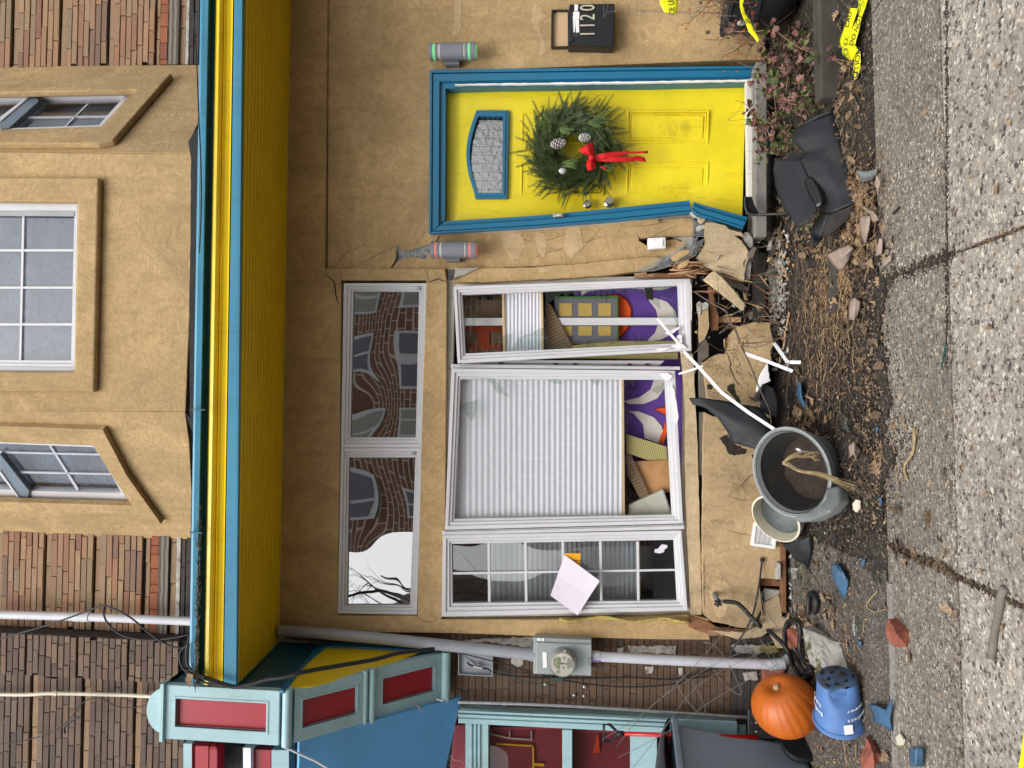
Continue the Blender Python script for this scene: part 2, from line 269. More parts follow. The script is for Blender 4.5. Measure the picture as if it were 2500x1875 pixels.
def pavement(name, base, dark, light, sc1, stain):
    mt, n, b = newmat(name); co = coords(n)
    v = N(n, 'ShaderNodeTexVoronoi'); v.inputs['Scale'].default_value = sc1; v.inputs['Randomness'].default_value = 1.0; n.links.new(co, v.inputs['Vector'])
    v2 = N(n, 'ShaderNodeTexVoronoi'); v2.inputs['Scale'].default_value = sc1 * 2.3; n.links.new(co, v2.inputs['Vector'])
    sx = n.nodes.new('ShaderNodeSeparateColor'); n.links.new(v.outputs['Color'], sx.inputs[0])
    s2 = n.nodes.new('ShaderNodeSeparateColor'); n.links.new(v2.outputs['Color'], s2.inputs[0])
    c = ramp(n, sx.outputs[0], [(0.0, sc(base, 0.45)), (0.10, dark), (0.26, dark), (0.30, sc(base, 0.75)), (0.5, base), (0.70, sc(base, 1.3)), (0.84, light), (0.95, sc(base, 0.8)), (1.0, (0.30, 0.22, 0.14))])
    c2 = ramp(n, s2.outputs[1], [(0.0, dark), (0.25, sc(base, 0.8)), (0.7, sc(base, 1.2)), (1.0, light)])
    c = mixc(n, ramp(n, s2.outputs[0], [(0.5, 0.0), (0.52, 0.9)]), c, c2)
    mm = ramp(n, v.outputs['Distance'], [(0.45, 0.0), (0.7, 0.7)]); c = mixc(n, mm, c, sc(base, 0.9))
    c = mixc(n, ramp(n, noi(n, co, 1.4, 8, 0.7, 0.5), [(0.42, 0.0), (0.75, stain)]), c, sc(base, 0.35))
    c = mixc(n, ramp(n, noi(n, co, 6, 8, 0.75), [(0.58, 0.0), (0.7, stain)]), c, (0.07, 0.055, 0.04))
    n.links.new(c, b.inputs['Base Color']); b.inputs['Roughness'].default_value = 0.9
    x = bump(n, b, v.outputs['Distance'], 0.4, 0.004); bump(n, b, noi(n, co, 90, 5), 0.4, 0.003, x)
pavement('pavement_near', (0.33, 0.295, 0.25), (0.050, 0.042, 0.042), (0.70, 0.64, 0.53), 47, 0.62)
pavement('pavement_far', (0.20, 0.175, 0.145), (0.05, 0.042, 0.037), (0.62, 0.56, 0.44), 64, 0.75)
pavement('strip_concrete', (0.088, 0.072, 0.060), (0.035, 0.028, 0.024), (0.34, 0.31, 0.27), 95, 0.8)
pavement('soil', (0.022, 0.0165, 0.012), (0.008, 0.006, 0.005), (0.16, 0.13, 0.10), 75, 0.6)
pavement('strip_light', (0.26, 0.245, 0.22), (0.10, 0.09, 0.085), (0.40, 0.38, 0.33), 80, 0.5)
def oppbrick():
    mt, n, b = newmat('opp_brick'); tc = n.nodes.new('ShaderNodeTexCoord'); mp = N(n, 'ShaderNodeMapping'); mp.inputs['Rotation'].default_value = (math.pi / 2, 0, 0)
    n.links.new(tc.outputs['Object'], mp.inputs[0]); bt = n.nodes.new('ShaderNodeTexBrick'); n.links.new(mp.outputs[0], bt.inputs['Vector'])
    bt.inputs['Color1'].default_value = (0.24, 0.12, 0.085, 1); bt.inputs['Color2'].default_value = (0.33, 0.17, 0.12, 1); bt.inputs['Mortar'].default_value = (0.75, 0.66, 0.50, 1)
    bt.inputs['Scale'].default_value = 1.0; bt.inputs['Brick Width'].default_value = 0.42; bt.inputs['Row Height'].default_value = 0.14; bt.inputs['Mortar Size'].default_value = 0.014
    n.links.new(bt.outputs[0], b.inputs['Base Color']); b.inputs['Roughness'].default_value = 0.9
oppbrick()
mk('opp_stucco', (0.38, 0.34, 0.28), 0.9, 0.1, 2, 0.1)

# ------------------------------------------------------------------ mesh builder
class MB:
    def __init__(s): s.v = []; s.f = []; s.m = []
    def add(s, vs, fs, m=0):
        o = len(s.v); s.v += [V(p) for p in vs]; s.f += [tuple(i + o for i in f) for f in fs]; s.m += [m] * len(fs); return s
    def box(s, x0, x1, y0, y1, z0, z1, m=0):
        return s.add([(x0, y0, z0), (x1, y0, z0), (x1, y1, z0), (x0, y1, z0), (x0, y0, z1), (x1, y0, z1), (x1, y1, z1), (x0, y1, z1)],
                     [(0, 3, 2, 1), (4, 5, 6, 7), (0, 1, 5, 4), (1, 2, 6, 5), (2, 3, 7, 6), (3, 0, 4, 7)], m)
    def loops(s, loops3, ext, m=0):      # flat outline (with holes) given real thickness
        tris = tessellate_polygon([[V(p) for p in l] for l in loops3]); flat = [V(p) for l in loops3 for p in l]; n = len(flat); e = V(ext)
        fs = [tuple(t) for t in tris] + [tuple(i + n for i in reversed(t)) for t in tris]; k = 0
        for l in loops3:
            q = len(l)
            for i in range(q):
                a, b = k + i, k + (i + 1) % q; fs.append((a, b, b + n, a + n))
            k += q
        return s.add(flat + [p + e for p in flat], fs, m)
    def slab(s, loops, Y=YF, t=0.03, m=0, plane=None):
        if loops and not isinstance(loops[0][0], (tuple, list)): loops = [loops]
        if plane:
            p0, nn = plane; return s.loops([[hit(x, y, p0, nn) for x, y in l] for l in loops], V(nn).normalized() * t, m)
        return s.loops([[at(p[0], p[1], p[2] if len(p) > 2 else Y) for p in l] for l in loops], (0, t, 0), m)
    def tube(s, pts, r, m=0, n=8, closed=False, caps=True):
        pts = [V(p) for p in pts]; rings = []; up = V((0.13, 0.31, 0.94))
        for i, p in enumerate(pts):
            a = pts[i - 1] if i or closed else p; b = pts[(i + 1) % len(pts)] if i < len(pts) - 1 or closed else p
            d = (b - a).normalized(); u = up - d * up.dot(d)
            if u.length < 1e-3: u = d.orthogonal()
            u.normalize(); w_ = d.cross(u); up = u; rr = r[i] if isinstance(r, (list, tuple)) else r
            rings.append([p + u * math.cos(t) * rr + w_ * math.sin(t) * rr for t in [2 * math.pi * k / n for k in range(n)]])
        vs = [q for g in rings for q in g]; fs = []; L = len(rings)
        for i in range(L if closed else L - 1):
            for k in range(n):
                j = (i + 1) % L; fs.append((i * n + k, i * n + (k + 1) % n, j * n + (k + 1) % n, j * n + k))
        if caps and not closed: fs += [tuple(reversed(range(n))), tuple(range((L - 1) * n, L * n))]
        return s.add(vs, fs, m)
    def lathe(s, prof, c, axis, m=0, n=32, skip=None, ref=None):   # prof = [(radius, height along axis)]
        ax = V(axis).normalized(); u = (V(ref) - ax * V(ref).dot(ax)).normalized() if ref else ax.orthogonal().normalized(); w_ = ax.cross(u); c = V(c); vs = []; fs = []
        for r, h in prof:
            for k in range(n):
                t = 2 * math.pi * k / n; vs.append(c + ax * h + (u * math.cos(t) + w_ * math.sin(t)) * r)
        for i in range(len(prof) - 1):
            for k in range(n):
                if skip and skip(i, k): continue
                fs.append((i * n + k, i * n + (k + 1) % n, (i + 1) * n + (k + 1) % n, (i + 1) * n + k))
        return s.add(vs, fs, m)
    def sheet(s, rows, t=0.003, sub=3, m=0, mask=None):            # surface through a grid of 3D points, with thickness
        R_, C = len(rows), len(rows[0]); g = []
        for i in range((R_ - 1) * sub + 1):
            a = min(i // sub, R_ - 2); fa = i / sub - a; row = []
            for j in range((C - 1) * sub + 1):
                b = min(j // sub, C - 2); fb = j / sub - b
                row.append((V(rows[a][b]) * (1 - fa) + V(rows[a + 1][b]) * fa) * (1 - fb) + (V(rows[a][b + 1]) * (1 - fa) + V(rows[a + 1][b + 1]) * fa) * fb)
            g.append(row)
        nr, nc = len(g), len(g[0]); top = [p for r in g for p in r]; bot = []
        for i in range(nr):
            for j in range(nc):
                du = g[min(i + 1, nr - 1)][j] - g[max(i - 1, 0)][j]; dv = g[i][min(j + 1, nc - 1)] - g[i][max(j - 1, 0)]; nn = du.cross(dv)
                nn = nn.normalized() if nn.length > 1e-9 else V((0, 1, 0)); bot.append(g[i][j] + nn * t)
        o = nr * nc; fs = []; on = lambda i, j: 0 <= i < nr - 1 and 0 <= j < nc - 1 and (not mask or mask(i, j))
        for i in range(nr - 1):
            for j in range(nc - 1):
                if not on(i, j): continue
                a, b, c, d = i * nc + j, i * nc + j + 1, (i + 1) * nc + j + 1, (i + 1) * nc + j
                fs += [(a, b, c, d), (d + o, c + o, b + o, a + o)]
                if not on(i - 1, j): fs.append((b, a, a + o, b + o))
                if not on(i + 1, j): fs.append((d, c, c + o, d + o))
                if not on(i, j - 1): fs.append((a, d, d + o, a + o))
                if not on(i, j + 1): fs.append((c, b, b + o, c + o))
        return s.add(top + bot, fs, m)
    def ball(s, c, r, m=0, n=8, sq=(1, 1, 1)):
        vs = []; fs = []; c = V(c)
        for i in range(n // 2 + 1):
            a = math.pi * i / (n // 2)
            for k in range(n):
                t = 2 * math.pi * k / n; vs.append(c + V((math.sin(a) * math.cos(t) * r * sq[0], math.sin(a) * math.sin(t) * r * sq[1], math.cos(a) * r * sq[2])))
        for i in range(n // 2):
            for k in range(n): fs.append((i * n + k, i * n + (k + 1) % n, (i + 1) * n + (k + 1) % n, (i + 1) * n + k))
        return s.add(vs, fs, m)
def worg(o):
    p = V((0, 0, 0))
    while o: p += o.location; o = o.parent
    return p
def finish(o, bevel=0, smooth=False, seg=2):
    if bevel:
        b = o.modifiers.new('Bevel', 'BEVEL'); b.width = bevel; b.segments = seg; b.limit_method = 'ANGLE'; b.angle_limit = math.radians(35)
    if smooth:
        for p in o.data.polygons: p.use_smooth = True
def build(mb, name, mats, parent=None, bevel=0, smooth=False, kind=None, label=None, fixn=True, cat=None, group=None, auto=0, seg=2):
    me = bpy.data.meshes.new(name); me.from_pydata([tuple(p) for p in mb.v], [], mb.f)
    for x in ([mats] if isinstance(mats, str) else mats): me.materials.append(MATS[x])
    me.polygons.foreach_set('material_index', mb.m)
    if fixn:
        bm = bmesh.new(); bm.from_mesh(me)
        if auto: bmesh.ops.remove_doubles(bm, verts=bm.verts, dist=1e-5)
        bmesh.ops.recalc_face_normals(bm, faces=bm.faces); bm.to_mesh(me); bm.free()
    me.update(); o = bpy.data.objects.new(name, me); COL.objects.link(o)
    if parent: o.parent = parent; o.location = -worg(parent)
    finish(o, bevel, smooth, seg)
    if auto and smooth:
        try: me.set_sharp_from_angle(angle=math.radians(auto))
        except Exception: pass
    if kind: o['kind'] = kind
    if label: o['label'] = label
    if cat: o['category'] = cat
    if group: o['group'] = group
    return o
def thing(name, label, cat, loc=(0, 0, 0), group=None):
    o = bpy.data.objects.new(name, None); COL.objects.link(o); o.location = V(loc); o.empty_display_size = 0.1
    o['label'] = label; o['category'] = cat
    if group: o['group'] = group
    return o
def solo(mb, name, mats, label, cat, group=None, **kw): return build(mb, name, mats, label=label, cat=cat, group=group, **kw)
def text(s, pos, right, up, size, mat, parent=None, name='lettering', ext=0.0006, align='CENTER', sx=1.0):
    cu = bpy.data.curves.new(name, 'FONT'); cu.body = s; cu.size = size; cu.extrude = ext; cu.align_x = align; cu.align_y = 'CENTER'; cu.materials.append(MATS[mat]); cu.resolution_u = 3
    tmp = bpy.data.objects.new(name, cu); me = bpy.data.meshes.new_from_object(tmp); bpy.data.objects.remove(tmp)
    if not me.materials: me.materials.append(MATS[mat])
    o = bpy.data.objects.new(name, me); COL.objects.link(o); r = V(right).normalized(); u = V(up); u = (u - r * u.dot(r)).normalized(); n = r.cross(u)
    mm = Matrix(((r.x, u.x, n.x), (r.y, u.y, n.y), (r.z, u.z, n.z))); o.rotation_euler = mm.to_euler(); o.scale = (sx, 1, 1)
    if parent: o.parent = parent; o.location = V(pos) - worg(parent)
    else: o.location = V(pos)
    return o
def hull(pts, name, mats, parent=None, rough=0.0, bevel=0.004, sub=2, seed=0, **kw):
    bm = bmesh.new()
    for p in pts: bm.verts.new(p)
    bmesh.ops.convex_hull(bm, input=bm.verts)
    for v_ in [v_ for v_ in bm.verts if not v_.link_faces]: bm.verts.remove(v_)
    bmesh.ops.recalc_face_normals(bm, faces=bm.faces)
    if rough:
        for _ in range(sub): bmesh.ops.subdivide_edges(bm, edges=bm.edges, cuts=1, use_grid_fill=True)
        for v_ in bm.verts:
            v_.co += noise.noise_vector(v_.co * 14 + V((seed, 0, 0))) * rough + noise.noise_vector(v_.co * 45 + V((seed, 0, 0))) * rough * 0.4
    mb = MB(); bm.verts.index_update(); mb.v = [v_.co.copy() for v_ in bm.verts]; mb.f = [tuple(v_.index for v_ in f.verts) for f in bm.faces]; mb.m = [0] * len(mb.f); bm.free()
    return build(mb, name, mats, parent, bevel=bevel, **kw)
def ring4(mb, outer, inner, Y, t, m=0, plane=None): mb.slab([outer, inner], Y, t, m, plane)
def inset(q, k):                 # quad shrunk by k px towards its centre
    c = (sum(p[0] for p in q) / 4, sum(p[1] for p in q) / 4); return [(x + k * (1 if x < c[0] else -1), y + k * (1 if y < c[1] else -1)) for x, y in q]
def lerpq(o, i, f): return [(a[0] * (1 - f) + b[0] * f, a[1] * (1 - f) + b[1] * f) for a, b in zip(o, i)]
def jag(pts, a=2.0, step=14, seed=1):   # ragged outline
    r = random.Random(seed); out = []
    for i, p in enumerate(pts):
        q = pts[(i + 1) % len(pts)]; L = math.hypot(q[0] - p[0], q[1] - p[1]); n = max(1, int(L / step))
        for k in range(n):
            f = k / n; out.append((p[0] * (1 - f) + q[0] * f + r.uniform(-a, a), p[1] * (1 - f) + q[1] * f + r.uniform(-a, a)))
    return out
# ================================================================== GROUND
def ground_sheet(name, mat, x0, x1, y0, y1, nx, ny, hf, kind='structure', parent=None):
    vs = []; fs = []
    for j in range(ny + 1):
        for i in range(nx + 1):
            x = x0 + (x1 - x0) * i / nx; y = y0 + (y1 - y0) * j / ny; vs.append((x, y, hf(x, y)))
    for j in range(ny):
        for i in range(nx): a = j * (nx + 1) + i; fs.append((a, a + 1, a + nx + 2, a + nx + 1))
    mb = MB(); mb.add(vs, fs); return build(mb, name, mat, parent, smooth=True, kind=kind if not parent else None)
ground_sheet('ground', 'soil', -14, 14, -16, 8, 20, 20, lambda x, y: 0.04 * max(-3, min(3, x)) - 0.16)
# pavement slabs with recessed joints
pv = bpy.data.objects.new('pavement', None); COL.objects.link(pv); pv['kind'] = 'structure'
ja, jb = (gnd(2495, 556), gnd(2165, 682)), (gnd(2495, 1478), gnd(2220, 1347))
def jx(j, y): a, b = j; return a.x + (b.x - a.x) * (y - a.y) / (b.y - a.y)
def pslab(xa0, xb0, xa1, xb1, ya, yb, mat, g=0.006):
    mb = MB(); r = random.Random(xa0 * 7 + ya); n = 10; vs = []
    q = []
    for k in range(n + 1): f = k / n; q.append((xa0 + (xb0 - xa0) * f + g * (1 - 2 * f), ya + g + r.uniform(-.002, .002)))
    for k in range(n + 1): f = k / n; q.append((xb0 + (xb1 - xb0) * f - g + r.uniform(-.003, .003), ya + g + (yb - ya - 2 * g) * f))
    for k in range(n + 1): f = k / n; q.append((xb1 + (xa1 - xb1) * f, yb - g + r.uniform(-.002, .002)))
    for k in range(1, n): f = k / n; q.append((xa1 + (xa0 - xa1) * f + g + r.uniform(-.003, .003), yb - g + (ya - yb + 2 * g) * f))
    mb.loops([[(x, y, 0.04 * x) for x, y in q]], (0, 0, -0.10)); build(mb, 'pavement_slab', mat, pv, bevel=0.006)
YJ = gnd(2322, 850).y
def edge_y(x): return 3.93
for (ya, yb, mat) in ((1.0, YJ, 'pavement_near'), (YJ, 3.93, 'pavement_far')):
    xs0 = [-3.3, jx(jb, ya), jx(ja, ya), jx(ja, ya) + 1.35]; xs1 = [-3.3, jx(jb, yb), jx(ja, yb), jx(ja, yb) + 1.35]
    if mat == 'pavement_near': xs0[1] += 0; xs0[3] += 0.05
    for i in range(3): pslab(xs0[i], xs0[i + 1], xs1[i], xs1[i + 1], ya, yb, mat)
    pslab(-5.6, -3.3, -5.6, -3.3, ya, yb, mat); pslab(xs0[3], 5.4, xs1[3], 5.4, ya, yb, mat)
mb = MB(); mb.loops([[(-14, 0.85, -0.09), (14, 0.85, -0.09), (14, -6.5, -0.09), (-14, -6.5, -0.09)]], (0, 0, -.04)); build(mb, 'street', 'asphalt', kind='structure')
mb = MB(); mb.loops([[(-5.6, 0.85, 0.04 * -5.6 + .0), (5.4, 0.85, 0.04 * 5.4), (5.4, 1.0, 0.04 * 5.4), (-5.6, 1.0, -.224)]], (0, 0, -.35)); build(mb, 'street_kerb', 'concrete', kind='structure', bevel=0.01)
def bedh(x, y):
    h = GH(x, y) + 0.0; k = noise.noise(V((x * 5, y * 5, 0))) * 0.012 + noise.noise(V((x * 22, y * 22, 3))) * 0.007 + noise.noise(V((x * 60, y * 60, 3))) * 0.004
    m_ = sst((x + 0.95) / 0.5)                      # loose soil lies in the middle and right, worn concrete on the left
    return h + k * (0.25 + 0.75 * m_) - 0.012 * (1 - sst((y - 3.93) / 0.06))
ground_sheet('planting_bed', 'soil', -1.05, 3.4, 3.90, 5.6, 330, 120, bedh)
mb = MB(); mb.loops([[(-5.6, 3.93, -.224 - .002), (-1.0, 3.93, -.042), (-0.8, 4.3, 0.0), (-0.9, 5.6, GH(-.9, 5.25)), (-5.6, 5.6, GH(-5.6, 5.25))]], (0, 0, -.1))
ground_sheet('concrete_apron', 'strip_concrete', -5.6, -0.85, 3.945, 5.6, 120, 50, lambda x, y: GH(x, y) + noise.noise(V((x * 3, y * 3, 5))) * 0.004 + 0.002 + 0.01 * (x > -1.0) * 0)
mb = MB()                                            # pale worn strip along the joint
mb.loops([jag([(-3.4, 3.86, 0), (-1.0, 3.86, 0), (-.6, 3.88, 0), (-.62, 3.97, 0), (-3.4, 3.98, 0)], 0.008, 0.05, 3) and [(x, y, 0.04 * x + 0.006) for x, y in jag([(-3.4, 3.865), (-0.9, 3.865), (-.9, 3.935), (-3.4, 3.945)], 0.006, 0.05, 3)]], (0, 0, -.02))
build(mb, 'joint_strip', 'strip_light', kind='structure')
a, b = gnd(2036, -60), gnd(2030, 240); ky = 4.28
mb = MB(); mb.loops([[(b.x, ky, 0), (b.x + .02, ky + .13, 0), (3.4, ky + .13, 0), (3.4, ky, 0)]], (0, 0, 0.001))
mb = MB(); xk0 = at(2010, 238, ky).x; zt = at(1990, 100, ky + .02).z
mb.add([(xk0, ky, .0), (3.4, ky, .05), (3.4, ky + .12, .05), (xk0, ky + .12, .0), (xk0, ky, zt - .03), (3.4, ky, zt + .03), (3.4, ky + .12, zt + .03), (xk0, ky + .12, zt - .03)], [(0, 3, 2, 1), (4, 5, 6, 7), (0, 1, 5, 4), (1, 2, 6, 5), (2, 3, 7, 6), (3, 0, 4, 7)])
build(mb, 'bed_kerb', 'kerb_dark', bevel=0.012, kind='structure')
mb = MB(); x0 = at(2010, 760, ky).x; x1 = at(2010, 600, ky).x
mb.box(x0, x1, 4.33, 4.45, 0.02, 0.115); build(mb, 'bed_kerb', 'kerb_dark', bevel=0.015, kind='structure')

# ================================================================== HOUSE
house = thing('row_house', 'tan stucco row house with crushed front wall, yellow door and blue and yellow eave', 'house', (0, 5.3, 0))
# raised band above the shopfront with the window surround below it
YB = 5.17
outer = [(690, -90), (800, -90), (793, 300), (791, 655), (880, 656), (960, 657), (1090, 658), (1092, 652), (1100, 700), (1100, 700)]
surround = [(600, -90), (800, -90), (797, 200), (792, 655), (900, 655), (1086, 656), (1091, 691), (1091, 700), (1086, 1300), (1078, 1512), (1300, 1513), (1500, 1510), (1684, 1500), (1732, 1512), (1733, 1562), (1600, 1561), (1400, 1556), (1100, 1546), (780, 1542), (660, 1548), (600, 1548)]
tr_open = [(832, 684), (1041, 684), (1028, 1105), (1019, 1504), (822, 1504), (829, 1090)]
mb = MB(); mb.slab([surround, tr_open], YB, 0.10); build(mb, 'window_surround', 'stucco', house, bevel=0.008)
# pier between the door field and the window, leaning outwards with a ragged foot
pier = [(1120, 656), (1300, 652), (1420, 643), (1550, 630), (1600, 627), (1619, 633), (1612, 643), (1598, 652), (1580, 660), (1550, 663)] + [(1500, 670), (1440, 675), (1360, 681), (1200, 689), (1104, 690), (1108, 676)]
mb = MB(); mb.slab(jag(pier, 1.0, 16, 4), YB - .01, 0.10); build(mb, 'window_pier', 'stucco', house, bevel=0.006)
# door field of the wall
dfield = [(803, -90), (1870, -90), (1866, 146), (1800, 146), (1053, 176), (1051, 565), (1300, 553), (1480, 543), (1600, 536), (1608, 536)] + d1((270, 285), (350, 262), (550, 240), (640, 252), (655, 300), (652, 380), (648, 442), (560, 440), (400, 450), (180, 455), (60, 470), (40, 440), (45, 500), (100, 530), (130, 556), (150, 480), (350, 490), (470, 480), (500, 505), (590, 505), (520, 570), (400, 660), (260, 700), (0, 705))[0:] + [(1400, 645), (1200, 655), (1090, 657), (880, 655), (800, 655)]
hole = [p for p in z4((957, 1555), (1000, 1590), (1060, 1580), (1170, 1545), (1176, 1580), (1140, 1640), (1060, 1625), (985, 1640), (950, 1665), (930, 1700), (922, 1706), (945, 1655))]
mb = MB(); mb.slab([dfield, hole], YF, 0.12); build(mb, 'door_wall', 'stucco', house, bevel=0.004)
mb = MB(); mb.slab([(780, -90), (815, -90), (812, 655), (780, 655)], YF + .025, 0.02); build(mb, 'groove', 'stucco', house)
mb = MB(); mb.slab([(950, 590), (1060, 590), (1060, 660), (940, 665)], YF + .03, 0.02); build(mb, 'lath_backing', 'torn_mesh', house)
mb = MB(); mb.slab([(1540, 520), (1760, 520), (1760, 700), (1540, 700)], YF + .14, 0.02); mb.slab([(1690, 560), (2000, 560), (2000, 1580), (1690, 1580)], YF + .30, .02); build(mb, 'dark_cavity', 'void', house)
# sill band below the big window, and the black gap under it
sill = d2((115, 260), (235, 300), (250, 480), (262, 800), (275, 1000), (290, 1300), (300, 1659))[0:] + zC((1325, 400), (1330, 690), (1262, 690), (1255, 600), (1240, 200), (1228, 0)) + d2((145, 1300), (150, 1100), (140, 800), (120, 500))
mb = MB(); mb.slab(jag(sill, 0.8, 16, 9), YB + .005, 0.07); build(mb, 'sill_band', 'stucco_light', house, bevel=0.005)
mb = MB(); mb.slab(d2((100, 260), (240, 300), (255, 520), (300, 440), (150, 480)), YB + .02, .05); mb.slab(d1((610, 910), (640, 1000), (645, 1250), (640, 1390), (625, 1395), (628, 1240)), 5.1, .03)
build(mb, 'splintered_sill', 'old_white', house, bevel=0.002)
mb = MB(); mb.slab(d2((303, 0), (415, 180), (420, 320), (340, 380), (370, 560), (400, 800), (310, 780)), 5.16, .06); mb.slab(d2((310, 950), (360, 950), (355, 1658), (300, 1658)), 5.19, .06)
build(mb, 'exposed_plank', 'wood_old', house, bevel=0.003)
# base wall: leaning, cracked panels
base1 = d2((655, 75), (720, 0), (900, -60), (1105, -60), (1110, 0), (1145, 190), (1110, 262), (1120, 360), (1075, 412), (1010, 560), (955, 745), (1100, 1000), (1010, 1200), (800, 1000), (560, 830), (400, 795), (380, 600), (352, 400), (440, 335), (520, 300), (610, 295), (625, 180))
mb = MB(); mb.slab(jag(base1, 1.0, 12, 12), 5.08, 0.05); build(mb, 'base_panel', 'stucco_base', house, bevel=0.004, label='cracked base panel smeared with dark soil')
base2 = d2((372, 950), (470, 1000), (600, 1000), (900, 1000), (1000, 1250), (1100, 1500), (1120, 1659)) + d3((560, 500), (572, 800), (575, 1000), (530, 1150), (545, 1225), (440, 1205), (350, 1205), (345, 1290), (365, 1500), (385, 1640)) + zC((1705, 660), (1640, 775), (1560, 770), (1450, 740), (1400, 735), (1345, 690), (1337, 400)) + d2((355, 1659), (360, 1300))
mb = MB(); mb.slab(jag(base2, 0.8, 14, 13), 5.11, 0.06); build(mb, 'base_panel', 'stucco_base', house, bevel=0.004)
base3 = d3((400, 1480), (480, 1440), (560, 1385), (580, 1500), (600, 1640), (640, 1659)) + zG((335, 680), (300, 900), (255, 900), (200, 800), (150, 830)) + zC((1700, 830), (1560, 850), (1390, 790), (1600, 800), (1690, 760))
mb = MB(); mb.slab(jag(base3, 1.2, 12, 14), 5.13, 0.06); mb.slab(d3((395, 1330), (560, 1340), (600, 1390), (440, 1450), (400, 1490)), 5.15, .05, 1)
build(mb, 'base_panel', ['stucco_light', 'plaster_raw'], house, bevel=0.004)
mb = MB(); mb.slab(d3((555, 1030), (580, 1035), (582, 1215), (540, 1225), (530, 1130), (540, 1040)), 5.07, .05); build(mb, 'render_lump', 'plaster_raw', house, bevel=0.008); mb = MB(); mb.slab(d1((1280, 395), (1280, 395))[:0] + d1((1280, 395), (1330, 470), (1330, 560), (1300, 585), (1270, 560), (1215, 470), (1230, 400)), 5.06, .06)
build(mb, 'render_lump', 'plaster_raw', house, bevel=0.008)
# soil splashed on the wall, drawn cracks and paler patches: thin relief on the stucco
mb = MB()
for i, p in enumerate([d2((620, 650), (700, 630), (715, 720), (760, 800), (775, 850), (740, 850), (680, 760), (625, 700)), d2((540, 1240), (620, 1200), (680, 1290), (850, 1380), (840, 1420), (700, 1440), (640, 1420), (600, 1340)), d2((395, 630), (460, 650), (450, 700), (400, 690)), d2((900, 1430), (980, 1420), (990, 1470), (930, 1500), (905, 1470)), d2((860, 780), (930, 800), (900, 810))]):
    mb.slab(jag(p, 1.6, 6, i), 5.078 if i in (0, 2, 4) else 5.108, .003)
rr = random.Random(5)
for k in range(150):
    x = 1722 + rr.random() * 130; y = 800 + rr.gauss(95, 75)
    if y < 835 or y > 1180: continue
    s_ = rr.uniform(.6, 2.0); mb.slab([(x, y), (x + s_ * 2, y + s_), (x + s_, y + s_ * 2)], 5.077 if y < 990 else 5.107, .002)
build(mb, 'soil_splash', 'soil_smear', house, kind='stuff')
def ribbon(mb, pts, wpx, Y, m=0):
    L = []; Rr = []
    for i, p in enumerate(pts):
        a = pts[max(0, i - 1)]; b = pts[min(len(pts) - 1, i + 1)]; dx, dy = b[0] - a[0], b[1] - a[1]; l = math.hypot(dx, dy) or 1; w_ = wpx * (0.35 + 0.65 * math.sin(math.pi * min(1, max(0, (i + .3) / len(pts)))))
        L.append((p[0] - dy / l * w_, p[1] + dx / l * w_)); Rr.append((p[0] + dy / l * w_, p[1] - dx / l * w_))
    mb.slab(L + Rr[::-1], Y, 0.0025, m)
def rough_line(pts, step=9, a=1.6, seed=0):
    r = random.Random(seed); out = []
    for i in range(len(pts) - 1):
        p, q = pts[i], pts[i + 1]; n = max(1, int(math.hypot(q[0] - p[0], q[1] - p[1]) / step))
        for k in range(n): f = k / n; out.append((p[0] * (1 - f) + q[0] * f + r.uniform(-a, a) * (k > 0), p[1] * (1 - f) + q[1] * f + r.uniform(-a, a) * (k > 0)))
    return out + [pts[-1]]
mb = MB()
for i, (p, w_, Y) in enumerate([
    (z5((920, 88), (945, 50), (960, 20), (955, -20)), 1.4, YF - .002), (z4((1175, 1560), (1210, 1525), (1235, 1490)), 1.3, YF - .002),
    (z5((560, 84), (600, 30), (640, -10), (760, -60)), .35, YF - .002), (z5((700, 84), (800, 20), (950, -50)), .35, YF - .002), (z4((1080, 1540), (1120, 1490), (1155, 1450)), .35, YF - .002),
    (z5((500, 120), (530, 150), (555, 170), (565, 210), (575, 290), (590, 320)), 1.5, YB - .002), (z5((1160, 180), (1220, 155), (1250, 170), (1275, 172)), 1.2, YB - .002), (z5((1130, 90), (1150, 130), (1160, 180)), .4, YB - .002),
    (z5((595, 90), (598, 130), (605, 180)), .4, YB - .002),
    (zA((250, 1640), (380, 1590), (500, 1560), (700, 1500)), .4, YF - .002), (zA((150, 1500), (300, 1540), (420, 1500), (560, 1460)), .3, YF - .002), (zA((560, 1590), (640, 1500), (700, 1440)), .3, YF - .002),
    (d1((0, 330), (120, 330), (260, 300), (400, 280)), .4, YF - .002), (d1((180, 450), (300, 400), (480, 330)), .35, YF - .002),
    (d2((600, 250), (640, 330), (660, 400), (655, 450), (700, 560), (760, 650)), 1.0, 5.078),
    (zC((1500, 160), (1600, 180), (1700, 200)), .3, 5.108), (d3((135, 175), (180, 110), (290, 20)), .8, 5.108), (d3((0, 290), (150, 330), (300, 310)), .3, 5.108), (d3((0, 120), (160, 180), (230, 160)), .3, 5.108),
    (z6((1085, 700), (1130, 730), (1180, 740), (1220, 710)), .5, YB - .002), (zC((1345, 330), (1345, 500), (1350, 650)), .4, 5.108)]):
    ribbon(mb, rough_line(p, 6, 1.0, i), w_, Y)
build(mb, 'cracks', 'void', house, kind='stuff')
